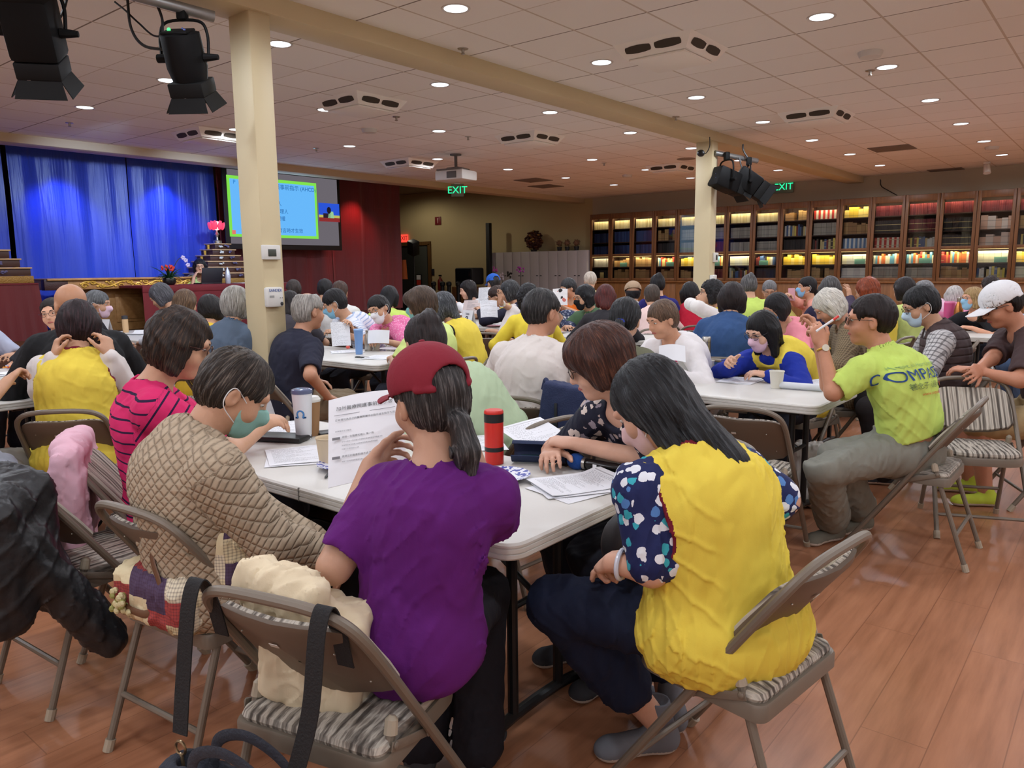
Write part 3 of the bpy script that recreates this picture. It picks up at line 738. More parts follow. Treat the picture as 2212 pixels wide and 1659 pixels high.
CAB = wood('walnut_veneer', (96, 60, 34), (124, 82, 46)); OAK = wood('oak_veneer', (148, 104, 58), (178, 130, 78), .45, (2, 14, 14)); DKWOOD = wood('dark_stage_wood', (62, 36, 22), (92, 54, 32), .4, (2, 1.2, 20))
YF = 17.02; XL, XR, YB = -20.0, 4.2, -4.4
struct(MB().add([(XL, YB, 0), (XR, YB, 0), (XR, YF, 0), (XL, YF, 0)], [(0, 1, 2, 3)], 0, False).build('floor', floor_mat()))
struct(MB().add([(-11.36, YB, ZC), (XR, YB, ZC), (XR, YF, ZC), (-11.36, YF, ZC)], [(3, 2, 1, 0)], 0, False).build('ceiling', ceiling_mat()))
WALL = mat('beige_wall_paint', (190, 172, 128), .75, var=(1.2, .04), bump=(60, .04)); WALLG = mat('taupe_wall_paint', (186, 174, 150), .75, var=(1.2, .03), bump=(60, .04))
def wallq(name, a, b, z0, z1, m): return struct(MB().add([(a[0], a[1], z0), (b[0], b[1], z0), (b[0], b[1], z1), (a[0], a[1], z1)], [(0, 1, 2, 3)], 0, False).build(name, m))
wallq('wall_far', (-11.1, YF), (XR, YF), 0, ZC+.3, WALLG); wallq('wall_far_aisle', (XL, YF), (-11.1, YF), 0, ZC+.9, WALL)
PALE = mat('pale_wall_paint', (240, 236, 228), .8); wallq('wall_right', (XR, YF), (XR, YB), 0, ZC+.3, PALE); wallq('wall_near', (XR, YB), (XL, YB), 0, ZC+.9, PALE); wallq('wall_left', (XL, YB), (XL, YF), 0, ZC+.9, mat('stage_back_wall', (60, 54, 50), .9))
struct(MB().add([(XL, YB, ZC+.55), (-11.3, YB, ZC+.55), (-11.3, YF, ZC+.55), (XL, YF, ZC+.55)], [(3, 2, 1, 0)], 0, False).build('ceiling_stage', mat('dark_stage_ceiling', (120, 104, 88), .9)))
# soffit over the stage front, the long beam, two square pillars
struct(MB().box((-11.5, (YB+YF)/2, ZC+.2), (.32, YF-YB, .62), .01).build('trim_soffit', mat('soffit_paint', (196, 178, 146), .7)))
BX = (-4.82, -4.58)
struct(MB().box(((BX[0]+BX[1])/2, (YB+YF)/2, ZC-.055), (.31, YF-YB, .13), .006).build('trim_beam', CREAM))
def pillar(name, y0, y1, h0):
    b = MB(); xm = (BX[0]+BX[1])/2; b.box((xm, (y0+y1)/2, ZC/2), (BX[1]-BX[0], y1-y0, ZC), .012)
    return struct(b.build(name, CREAM))
PY1 = (3.0, 3.16); PY2 = (9.93, 10.11)
pillar('pillar_front', *PY1, 0); pillar('pillar_back', *PY2, 0)
b = MB().box((BX[1]+.012, 3.09, .30), (.03, .17, .5), .006); struct(b.build('trim_pillar_box', CREAM))
b = MB().box((BX[1]+.028, 3.10, .48), (.006, .10, .12), .002); tag(b.build('access_panel', mat('cardboard_tan', (150, 116, 78), .8)), 'small tan access panel low on the near pillar', 'panel')
for i, (a, c) in enumerate((((-11.0, YF-.02), (XR, YF-.02)),)):
    struct(MB().box(((a[0]+c[0])/2, YF-.012, .06), (c[0]-a[0], .02, .12), .004).build('baseboard_far', CAB))
# ---------------------------------------------------------------- stage
SZ = .62
b = MB().box(((XL-9.95)/2, (YB+11.2)/2, SZ/2), (-9.95-XL, 11.2-YB, SZ), .01, mi=0); b.box((-9.935, (YB+11.2)/2, SZ-.035), (.05, 11.2-YB, .07), .01, mi=1)
for k in range(8): b.box((-9.94, YB+1+k*1.95, .28), (.03, .03, .5), .004, mi=0)
struct(b.build('floor_stage', [DKWOOD, OAK]))
def satin(name, col, rough=.38):
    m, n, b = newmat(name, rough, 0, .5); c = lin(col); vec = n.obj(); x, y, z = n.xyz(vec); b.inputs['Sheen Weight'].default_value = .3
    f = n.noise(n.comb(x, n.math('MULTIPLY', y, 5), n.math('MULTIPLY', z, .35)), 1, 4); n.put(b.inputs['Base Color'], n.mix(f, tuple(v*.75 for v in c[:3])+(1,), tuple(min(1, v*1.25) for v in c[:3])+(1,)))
    cr = n.math('SUBTRACT', n.math('MULTIPLY', z, 2.9), n.math('ROUND', n.math('MULTIPLY', z, 2.9))); cr = n.math('LESS_THAN', n.math('ABSOLUTE', n.math('ADD', cr, n.math('MULTIPLY', n.noise(n.comb(0, n.math('MULTIPLY', y, 3), z), 1, 2), .05))), .03)
    f2 = n.noise(n.comb(x, n.math('MULTIPLY', y, 14), n.math('MULTIPLY', z, .8)), 1, 3); n.put(b.inputs['Normal'], n.bump(n.math('ADD', f2, n.math('MULTIPLY', cr, .12)), .55, .03)); return m
def curtain(name, label, y0, y1, m, nf, amp, z0=SZ+.01, z1=ZC+.3, x0=XCUR):
    rnd = random.Random(y0); ph = [rnd.random()*6 for _ in range(6)]
    def fn(u, v):
        y = y0+(y1-y0)*u; a = y*nf; d = math.sin(a+.8*math.sin(y*1.7+ph[0]))*.6+.35*math.sin(a*1.9+ph[1])+.25*math.sin(a*.37+ph[2]); k = 1-.35*v
        return (x0+amp*d*k+.01*math.sin(v*9+y*2), y+.02*math.sin(a), z0+(z1-z0)*v)
    return tag(MB().grid(fn, int((y1-y0)*46), 14).build(name, m), label, 'curtain')
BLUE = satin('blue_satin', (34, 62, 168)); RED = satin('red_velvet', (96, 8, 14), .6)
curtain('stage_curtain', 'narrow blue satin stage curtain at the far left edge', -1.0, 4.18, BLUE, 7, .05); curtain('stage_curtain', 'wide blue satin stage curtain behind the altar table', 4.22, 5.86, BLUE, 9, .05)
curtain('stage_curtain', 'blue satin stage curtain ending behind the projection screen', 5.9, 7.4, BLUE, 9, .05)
yr1 = at_x(868, 560, XCUR)[1]
curtain('stage_curtain', 'deep red velvet curtain beneath the projection screen', 7.42, 9.85, RED, 8, .055); curtain('stage_curtain', 'deep red velvet curtain right of the projection screen', 9.88, yr1, RED, 8, .055)
struct(MB().box((XCUR-.25, yr1-.03, 1.9), (.3, .1, 3.8), 0).build('wall_stage_return', mat('wine_return', (60, 8, 10), .8)))
# projection screen
XS = XCUR+.34
ya, yb = at_x(484, 450, XS)[1], at_x(736, 460, XS)[1]; zt, zb = at_x(735, 378, XS)[2], at_x(735, 541, XS)[2]
scr = thing('projection_screen', 'large projection screen showing a blue slide with Chinese text', 'projection screen', (XS, (ya+yb)/2, zb)); hw, hh = (yb-ya)/2, (zt-zb)/2
def emis(name, col, st=1.0):
    if name in MATS: return MATS[name]
    return mat(name, (12, 12, 12), .9, emit=(col, st), spec=.05)
def plate(name, m, par, u0, u1, v0, v1, dx, col=None):
    return MB().add([(dx, u0, v0), (dx, u1, v0), (dx, u1, v1), (dx, u0, v1)], [(0, 1, 2, 3)], 0, False).build(name, m, par)
MB().box((-.012, 0, hh), (.02, 2*hw, 2*hh), .003).build('screen_border', BLACK, scr)
plate('projected_image', emis('screen_grey', (106, 101, 108)), scr, -hw+.09, hw-.07, .09, 2*hh-.1, .002)
def suv(px, py): p = at_x(px, py, XS); return p[1]-(ya+yb)/2, p[2]-zb
s0, s1 = suv(488, 380)[0], suv(688, 516)[0]; t0, t1 = suv(640, 515)[1], suv(640, 392)[1]
sl = plate('slide', emis('slide_green', (130, 226, 78)), scr, s0, s1, t0, t1, .006); plate('slide_panel', emis('slide_blue', (104, 184, 250)), sl, s0+.055, s1-.055, t0+.05, t1-.055, .010)
def stext(body, px, py, hpx, col=(28, 92, 160), ax='LEFT'):
    y, z = suv(px, py); lettering(body, hpx*.0060, emis('slide_ink_%d' % col[0], col), sl, (.014, y, z), FACE_X, 'slide_text', ax, 0)
stext('護事前指示 (AHCD)', 593, 404, 17); stext('P', 502, 393, 16, (30, 120, 200)); stext('身人', 589, 440, 15); stext('療代理人', 585, 456, 15); stext('代理權', 588, 472, 15); stext('發言時才生效', 600, 498, 15)
y, z = suv(504, 502); plate('slide_emblem', emis('slide_emblem_red', (226, 120, 110)), sl, y-.03, y+.04, z-.03, z+.04, .014)
u0, v0 = suv(689, 478); u1, v1 = suv(732, 441)
vd = plate('video_inset', emis('video_blue', (42, 84, 214)), scr, u0, u1, v0, v1, .006); plate('video_table', emis('video_red', (140, 46, 46)), vd, u0, u1, v0, v0+(v1-v0)*.22, .010); plate('video_counter', emis('video_yellow', (190, 186, 96)), vd, u0, u1, v0+(v1-v0)*.22, v0+(v1-v0)*.36, .009)
plate('video_laptop', emis('video_dark', (44, 32, 44)), vd, u0+(u1-u0)*.2, u0+(u1-u0)*.55, v0+(v1-v0)*.2, v0+(v1-v0)*.45, .012)
b = MB(); uc, vc = u0+(u1-u0)*.48, v0+(v1-v0)*.62
b.add([(.013, uc+.05*math.cos(t), vc+.065*math.sin(t)) for t in np.linspace(0, 2*PI, 15)[:-1]], [tuple(range(14))], 0, False); b.add([(.012, uc-.03, v0+.2*(v1-v0)), (.012, uc+.12, v0+.2*(v1-v0)), (.012, uc+.1, vc-.02), (.012, uc, vc-.02)], [(0, 1, 2, 3)], 1, False); b.build('video_speaker', [emis('video_hair', (30, 26, 40)), emis('video_shirt', (150, 200, 150))], vd)
l = bpy.data.lights.new('screen_glow', 'AREA'); l.shape = 'RECTANGLE'; l.size = 1.6; l.size_y = 1.1; l.energy = 9; l.color = (.6, .8, 1); o = bpy.data.objects.new('screen_glow', l); COL.objects.link(o); o.location = (XS+.05, (ya+yb)/2, (zt+zb)/2); o.rotation_euler = (0, -PI/2, 0)
# altar table with gilded scroll
XA = -11.45
a0 = at_x(100, 610, XA); a1 = at_x(420, 605, XA); zt2 = at_x(240, 600, XA)[2]; zap = at_x(240, 622, XA)[2]
alt = thing('altar_table', 'long light wood altar table with a gilded scroll frieze', 'altar table', (XA-.35, (a0[1]+a1[1])/2, SZ)); hl = (a1[1]-a0[1])/2; h1 = zt2-SZ; h2 = zap-SZ
MB().box((0, 0, h1-.015), (.78, 2*hl, .03), .008).build('tabletop', OAK, alt); MB().box((0, 0, (h1+h2)/2-.012), (.70, 2*hl-.03, h1-h2), .006).build('apron', OAK, alt)
MB().box((.30, -hl+.12, (h1+h2)/2-.012), (.12, .30, h1-h2+.004), .006).build('corner_block', mat('carved_dark_wood', (58, 24, 16), .5, bump=(60, .4)), alt)
b = MB().box((-.08, .1, h2/2), (.5, 2*hl-.55, h2), .006)
for k in range(4): y = -hl+.62+k*.56; b.box((.175, y, h2*.52), (.02, .44, h2*.66), .008); b.box((.185, y, h2*.52), (.02, .34, h2*.52), .008)
b.build('base_panels', OAK, alt)
b = MB(); zc = (h1+h2)/2-.012; A = (h1-h2)*.26; ys = -hl+.42
b.tube([(.358, ys+t*(2*hl-.5), zc+A*math.sin(t*6.5*PI)) for t in np.linspace(0, 1, 90)], .011, 6)
for k in range(13):
    yc = ys+(k+.5)/13*(2*hl-.5)*1.0; sg = -1 if k % 2 else 1
    b.tube([(.36, yc+(.052*(1-t*.8))*math.cos(t*8+k), zc-sg*.022+(.036*(1-t*.8))*math.sin(t*8+k)) for t in np.linspace(0, 1, 16)], .009, 5); b.ball((.36, yc+.05, zc+sg*.03), (.01, .022, .016), 6)
b.build('gilded_scroll', GOLD, alt)
# speaker's table with a red skirt
XP = -10.75
p0 = at_x(306, 618, XP); p1 = at_x(640, 612, XP); zp = at_x(450, 614, XP)[2]
sk = thing('speaker_table', 'long table on stage draped in a pleated maroon skirt', 'table', (XP-.38, (p0[1]+p1[1])/2, SZ)); pl = (p1[1]-p0[1])/2; hp_ = zp-SZ
REDC = mat('maroon_cloth', (104, 18, 30), .75, var=(9, .12))
MB().box((0, 0, hp_-.02), (.78, 2*pl, .04), .012).build('tabletop', REDC, sk); MB().grid(lambda u, v: (.39+.016*math.sin(u*pl*2*24)*(1-v)+.01*(1-v), -pl+2*pl*u, .02+(hp_-.05)*v), 260, 4).build('skirt', REDC, sk); MB().box((.385, 0, hp_-.05), (.03, 2*pl, .09), .006).build('skirt_band', REDC, sk)
def on_table(px, x): return (x, at_x(px, 612, x)[1], zp)
q = on_table(455, XP-.3); lp = thing('laptop', 'open black laptop in front of the speaker on stage', 'laptop', q); MB().box((-.08, 0, .009), (.24, .34, .018), .004).build('base', BLACK, lp); MB().box((.06, 0, .13), (.014, .34, .235), .004, roty(R(14))).build('lid', mat('laptop_lid', (34, 34, 38), .5), lp)
q = on_table(493, XP-.12); tag(MB().lathe([(.035, 0), (.04, .02), (.042, .12), (.03, .19), (.012, .225), (.011, .25)], 14).build('water_bottle', mat('bottle_wrap', (186, 190, 200), .25, .3, bump=(50, .5)), None, q), 'silvery water bottle beside the laptop on stage', 'bottle')
q = on_table(525, XP-.25); tag(MB().box((0, 0, .004), (.3, .21, .008), .002).build('papers', PAPERW, None, q), 'white papers on the maroon table right of the laptop', 'papers')
# bromeliad and orchid
q = on_table(366, XP-.2); pt = thing('bromeliad_plant', 'red flowering plant in a black bowl on the stage table', 'plant', q); MB().lathe([(.06, 0), (.085, .02), (.095, .06), (.085, .1), (.08, .1), (.085, .07), (0, .06)], 18).build('pot', mat('black_ceramic', (20, 20, 20), .25), pt)
b = MB(); rnd = random.Random(4)
for k in range(46):
    a = rnd.random()*6.28; l = .13+.15*rnd.random(); up = .8+1.2*rnd.random(); pth = [(l*t*math.cos(a), l*t*math.sin(a), .08+.18*up*t-.16*t*t) for t in np.linspace(0, 1, 6)]; b.tube(pth, [.009, .012, .011, .009, .006, .001], 5, flat=((0, 0, 1), .3))
b.build('leaves', mat('leaf_green', (34, 74, 40), .45, var=(20, .3)), pt)
b = MB()
for k in range(26): a = rnd.random()*6.28; r_ = .03+.07*rnd.random(); b.ball((r_*math.cos(a), r_*math.sin(a), .21+.07*rnd.random()), (.014, .014, .02), 6)
b.build('blossoms', mat('red_blossom', (196, 52, 40), .5), pt)
q = on_table(385, XP-.55); oc = thing('orchid_plant', 'white orchid spray arching behind the red flowering plant', 'plant', q); MB().tube(bez([(0, -.1, 0), (0, -.06, .22), (0, .02, .36), (0, .1, .4), (0, .16, .34)], 6), .006, 6).build('stem', mat('stem_brown', (44, 36, 26), .6), oc)
for k, (y, z) in enumerate(((.14, .36), (.17, .29), (.1, .4))):
    b = MB(); [b.ball((.01, y+.02*math.cos(t), z+.02*math.sin(t)), (.008, .018, .015), 8, rot=None) for t in (.6, 1.9, 3.1, 4.4, 5.6)]; b.build('blossom', mat('orchid_white', (176, 160, 184), .5), oc)
# tiered offering altars
TIER = mat('tier_edge', (196, 160, 116), .5)
def pyramid(px, label, x, nt, zbase, half, step, hgt, side):
    yc = at_x(px, 560, x)[1]; r_ = thing('tiered_altar', label, 'altar', (x, yc, SZ))
    MB().grid(lambda u, v: (.34+.012*math.sin(u*60)*(1-v), (-half-.06+(2*half+.12)*u)*(1+.12*(1-v)), (zbase-SZ-.02)*v), 80, 3).build('skirt', RED, r_); MB().box((0, 0, zbase-SZ-.01), (.7, 2*half+.12, .02), .004).build('base', REDC, r_)
    b = MB().box((0, 0, zbase-SZ+.045), (.66, 2*half+.04, .09), .006); b.build('carved_base', mat('gilt_carving', (150, 112, 50), .4, .3, bump=(70, .8)), r_)
    for k in range(nt):
        hw_ = half-k*step; z = zbase-SZ+.09+k*hgt; t = MB().box((0, 0, z+hgt/2-.008), (.6-.06*k, 2*hw_, hgt-.02), .004).build('tier', mat('tier_riser', (64, 34, 22), .5), r_); MB().box((0, 0, z+hgt-.012), (.64-.06*k, 2*hw_+.03, .018), .004).build('tier_edge', TIER, t)
        zz = zbase+.09+k*hgt; xf = x+.30-.03*k+.03; nm = ('lowest', 'second', 'third', 'fourth', 'fifth', 'top')[k]
        for yy, lb in (((hw_+step*.5), 'right end'), (-(hw_+step*.5), 'left end'))[:2 if side else 1]:
            tag(MB().lathe([(.02, 0), (.024, .07), (.02, .07), (.018, .02), (0, .02)], 10).build('offering_cup', GOLD, None, (x, yc+yy, zz)), 'gold offering cup at the %s of the %s tier, %s' % (lb, nm, 'stage altar by the pillar' if side else 'altar at left edge'), 'cup', 'gold offering cups on the tiered altars')
        for yy, cm, lb in ((-.32*hw_, (214, 216, 206), 'white'), (.42*hw_, (96, 92, 130), 'violet')):
            b = MB(); rr = random.Random(k*7+int(yy*100)); [b.ball((rr.uniform(-.01, .02), rr.uniform(-.03, .03), .02+rr.uniform(0, .03)), (.014, .018, .012), 6) for _ in range(7)]
            tag(b.build('offering_flower', mat('flower_%s' % lb, cm, .6), None, (xf, yc+yy, zz+.012)), 'small %s flower on the %s tier of the %s' % (lb, nm, 'stage altar by the pillar' if side else 'altar at left edge'), 'flower', 'flowers on the tiered altars')
    return yc, zbase+.09+nt*hgt
yc, zt3 = pyramid(472, 'tiered gold and brown offering altar behind the speaker', -11.95, 6, at_x(500, 612, -11.95)[2], .46, .065, .095, True)
lt = thing('lotus_lamp', 'glowing pink lotus lamp on top of the tiered altar', 'lamp', (-11.95, yc, zt3)); MB().lathe([(.05, 0), (.05, .03), (.015, .04), (.012, .07), (.03, .1), (.012, .13), (.012, .15)], 14).build('stand', STEEL, lt)
b = MB()
for ring, (n_, rr, hh_) in enumerate(((8, .085, .09), (6, .05, .11))):
    for k in range(n_): a = 2*PI*k/n_+ring*.3; b.ball((rr*math.cos(a), rr*math.sin(a), .15+hh_/2), (.014, .03, hh_/2), 8, rot=rotz(a)@roty(R(14)))
b.build('petals', mat('lotus_glow', (220, 60, 90), .4, emit=((240, 70, 100), .8)), lt); MB().ball((0, 0, .2), .05, 10).build('bulb', mat('lotus_bulb', (255, 240, 220), .4, emit=((255, 240, 220), 6)), lt); lt.scale = (1.35, 1.35, 1.45)
pyramid(-58, 'tiered offering altar with red skirt at the left edge', -11.2, 5, at_x(10, 612, -11.2)[2], .52, .1, .11, False)
# ---------------------------------------------------------------- glass bookcases along the far wall
def glassm():
    m = bpy.data.materials.new('door_glass'); m.use_nodes = True; n = NT(m); n.n.remove(n.n['Principled BSDF']); out = n.n['Material Output']
    t = n.new('ShaderNodeBsdfTransparent'); t.inputs[0].default_value = (.93, .95, .94, 1); g = n.new('ShaderNodeBsdfGlossy'); g.inputs['Roughness'].default_value = .015
    mx = n.new('ShaderNodeMixShader'); fr = n.new('ShaderNodeFresnel'); fr.inputs[0].default_value = 1.6; n.put(mx.inputs[0], fr.outputs[0]); n.l.new(t.outputs[0], mx.inputs[1]); n.l.new(g.outputs[0], mx.inputs[2]); n.l.new(mx.outputs[0], out.inputs[0]); return m
GLASS = glassm(); YB0 = 16.6; UW = .604; X0 = -10.89; NU = 17
ZR = [2.65, 2.405, 2.08, 1.79, 1.735, 1.475, 1.20, 1.125]   # top row head, shelf, shelf, mid rail, mid rail foot, shelf, bottom, ledge
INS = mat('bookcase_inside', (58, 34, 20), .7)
base = tag(MB().box((X0+NU*UW/2, YB0+.17, .555), (NU*UW, .38, 1.11), .004).box((X0+NU*UW/2, YB0+.15, 1.115), (NU*UW+.02, .46, .03), .006).build('bookcase_base', wood('cabinet_base_veneer', (116, 76, 40), (144, 96, 54))), 'long walnut base cabinet running below all the glass bookcases', 'cabinet')
b = MB()
for i in range(NU): b.box((X0+(i+.5)*UW, YB0-.026, .54), (UW-.012, .012, 1.04), .003)
b.build('door_panel', wood('cabinet_base_veneer', (116, 76, 40), (144, 96, 54)), base)
ORD = ['first', 'second', 'third', 'fourth', 'fifth', 'sixth', 'seventh', 'eighth', 'ninth', 'tenth', 'eleventh', 'twelfth', 'thirteenth', 'fourteenth', 'fifteenth', 'sixteenth', 'seventeenth']
LEDC = emis('shelf_led', (255, 214, 140), 1.3)
cab_mesh = {}
for i in range(NU):
    x = X0+(i+.5)*UW; r_ = thing('glass_bookcase', 'walnut glass-door bookcase filled with books, %s from the locker end' % ORD[i], 'bookcase', (x, YB0, 1.13), 0, 'glass bookcases along the far wall')
    if i == 0:
        b = MB(); h = ZR[0]+.13-1.13
        for q in (-1, 1): b.box((q*(UW/2-.01), .2, h/2), (.018, .38, h), 0)
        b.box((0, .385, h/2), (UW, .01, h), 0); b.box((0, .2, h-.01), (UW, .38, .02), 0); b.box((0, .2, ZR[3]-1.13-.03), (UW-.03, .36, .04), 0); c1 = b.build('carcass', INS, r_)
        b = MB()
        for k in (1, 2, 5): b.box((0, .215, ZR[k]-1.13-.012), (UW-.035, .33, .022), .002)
        c2 = b.build('shelves', INS, r_); b = MB(); sw_ = .055
        for q in (-1, 1): b.box((q*(UW/2-sw_/2-.004), -.005, h/2), (sw_, .03, h), .003)
        for z0, z1 in ((ZR[0], ZR[0]+.125), (ZR[4], ZR[3]), (1.135, ZR[6])): b.box((0, -.005, (z0+z1)/2-1.13), (UW-.02, .03, z1-z0), .003)
        c3 = b.build('door_frame', CAB, r_)
        b = MB()
        for z0, z1 in ((ZR[3], ZR[0]), (ZR[6], ZR[4])): b.add([(-UW/2+.05, 0, z0-1.13), (UW/2-.05, 0, z0-1.13), (UW/2-.05, 0, z1-1.13), (-UW/2+.05, 0, z1-1.13)], [(0, 1, 2, 3)], 0, False)
        c4 = b.build('glass_pane', GLASS, r_); b = MB()
        for z in (ZR[0]+.05, ZR[4]-.01): b.box((0, .04, z-1.13), (UW-.06, .012, .008), 0)
        c5 = b.build('light_strip', LEDC, r_); cab = [c1, c2, c3, c4, c5]
    else:
        for c in cab: k = c.copy(); COL.objects.link(k); k.parent = r_
for z, e, n_ in ((ZR[0]+.03, 17, 1), (ZR[4]-.02, 12, 1)):
    l = bpy.data.lights.new('shelf_lamp', 'AREA'); l.shape = 'RECTANGLE'; l.size = NU*UW-.1; l.size_y = .03; l.energy = e*3.2; l.color = (1, .86, .56); o = bpy.data.objects.new('shelf_lamp', l); COL.objects.link(o); o.location = (X0+NU*UW/2, YB0+.05, z); o.rotation_euler = (R(22), 0, 0)
# books: one entry per row = list of (style, count)
BK = {'cream': [(206, 192, 150), (196, 178, 132)], 'white': [(214, 210, 200), (200, 196, 190)], 'maroon': [(96, 30, 34), (112, 40, 42)], 'dark': [(40, 34, 34), (52, 46, 44)], 'redwhite': [(190, 52, 40), (226, 214, 190)], 'tan': [(168, 132, 84), (150, 112, 70)],
      'yellow': [(230, 190, 60), (236, 206, 110)], 'blue': [(60, 76, 120), (50, 60, 100)], 'mixed': [(190, 170, 120), (120, 52, 44), (70, 90, 130), (210, 190, 90), (60, 50, 46), (200, 196, 186)], 'pale': [(206, 206, 192), (216, 212, 180)], 'grey': [(140, 132, 122), (154, 146, 134)], 'multi': [(224, 120, 60), (240, 220, 130), (190, 60, 50), (110, 170, 190), (236, 226, 190)], 'peach': [(224, 178, 150), (236, 214, 196)], 'bluewhite': [(98, 130, 170), (214, 214, 210)]}
ROWS = [
 ['cream cream cream cream cream cream cream cream tan redwhite yellow maroon maroon maroon maroon maroon maroon', None],
 ['blue blue blue tan grey grey grey grey mixed grey tan dark maroon dark peach tan mixed', None],
 ['blue blue blue dark grey maroon grey grey dark mixed bluewhite redwhite mixed dark peach mixed mixed', None],
 ['grey tan tan multi yellow multi pale mixed yellow yellow pale multi multi multi pale yellow multi', None],
 ['dark tan tan tan tan maroon mixed dark tan tan white grey grey tan mixed pale mixed', None]]
ROWZ = [(ZR[1], ZR[0]), (ZR[2], ZR[1]-.02), (ZR[3]+.0, ZR[2]-.02), (ZR[5], ZR[4]), (ZR[6], ZR[5]-.02)]
SHN = ['top shelf', 'second shelf', 'third shelf', 'fourth shelf', 'bottom shelf']
rb = random.Random(11); ALL = []
for r0, (names, _) in enumerate(ROWS):
    for i, st in enumerate(names.split()):
        z0, z1 = ROWZ[r0]; hgt = (z1-z0); x = X0+i*UW+.055; xe = X0+(i+1)*UW-.055; fill = {'maroon': .034, 'cream': .036, 'grey': .052, 'dark': .036, 'redwhite': .045, 'blue': .04, 'pale': .10, 'yellow': .085, 'tan': .09, 'peach': .11, 'white': .12}.get(st, .04); k = 0; hb = hgt*rb.uniform(.72, .84)
        while x < xe-.02:
            wv = fill*rb.uniform(.85, 1.15) if st in ('mixed', 'multi', 'tan', 'yellow', 'pale', 'peach', 'white') else fill
            wv = min(wv, xe-x); hv = hb if st not in ('mixed', 'multi', 'tan', 'yellow', 'peach') else hgt*rb.uniform(.55, .86)
            c = BK[st][k % len(BK[st])] if st in ('redwhite', 'bluewhite', 'peach') else rb.choice(BK[st])
            if not (st in ('tan', 'mixed') and rb.random() < .12): ALL.append((i, r0, st, x+wv/2, wv-.002, z0+.002, hv, c, rb.uniform(-.02, .02), k))
            x += wv; k += 1
def bmat(c):
    nm = 'book_%d_%d_%d' % c
    if nm in MATS: return MATS[nm]
    m, n, b = newmat(nm, .55, 0, .3); x, y, z = n.xyz(n.obj()); cl = lin(c); d = n.math('ABSOLUTE', n.math('SUBTRACT', n.math('ABSOLUTE', n.math('SUBTRACT', z, .10)), .055))
    acc = lin((226, 206, 140)) if sum(c) < 330 else tuple(v*.45 for v in cl[:3])+(1,); n.put(b.inputs['Base Color'], n.mix(n.math('MULTIPLY', n.math('LESS_THAN', d, .006), .7), cl, acc)); MATS[nm] = m; return m
order = sorted(range(len(ALL)), key=lambda j: -(ALL[j][4]*ALL[j][6])*(1.0+.09*ALL[j][0])*(0 if ALL[j][0] > 15 else 1)); top_n = set(order[:285]); stf = {}
def bookbox(b, cx, cy, z0, wv, dp, hv, mi=0): b.box((cx, cy, z0+hv/2), (wv, dp, hv), 0, None, mi)
SN = {'cream': 'cream hardback', 'white': 'white', 'maroon': 'maroon hardback', 'dark': 'dark hardback', 'redwhite': 'red and cream', 'tan': 'tan', 'yellow': 'yellow', 'blue': 'dark blue', 'mixed': 'assorted', 'pale': 'pale boxed', 'grey': 'grey', 'multi': 'bright assorted', 'peach': 'peach boxed', 'bluewhite': 'blue and white'}
for j, (i, r0, st, cx, wv, z0, hv, c, dy, k) in enumerate(ALL):
    yf = YB0+.075+.02+dy*.5
    if j in top_n:
        b = MB(); bookbox(b, 0, .1, 0, wv, .2, hv); o = b.build('book', bmat(c), None, (cx, yf, z0))
        tag(o, '%s book on the %s of the %s glass bookcase from the lockers' % (SN[st], SHN[r0], ORD[i]), 'book', '%s books on the %s of the %s bookcase' % (SN[st], SHN[r0], ORD[i]))
    else: bookbox(stf.setdefault(c, MB()), cx, yf+.1, z0, wv, .2, hv)
b = MB(); ms = []
for mi, (c, q) in enumerate(stf.items()): b.add(q.v, q.f, mi, False); ms.append(bmat(c))
tag(b.build('books', ms), 'rows of thinner book spines packed along all the glass bookcases', 'books', None, 'stuff')
MINT = mat('mint_card', (150, 214, 178), .7)
for i, dx in ((1, .1), (3, .16), (5, .1), (7, .0), (10, .17), (12, .14), (14, .18)):
    tag(MB().box((0, 0, .05), (.2, .012, .1), .003).build('mint_card', MINT, None, (X0+(i+.5)*UW+dx-.06, YB0+.05, ZR[5]+.002)), 'mint green card leaning on books in the %s glass bookcase from the lockers' % ORD[i], 'card', 'mint cards in the bookcases')
tag(MB().box((0, 0, .07), (.11, .01, .14), .002).build('note_card', mat('tan_card', (196, 172, 110), .7), None, (X0+.32, YB0+.05, ZR[6]+.002)), 'tan card on the bottom shelf of the first glass bookcase', 'card')
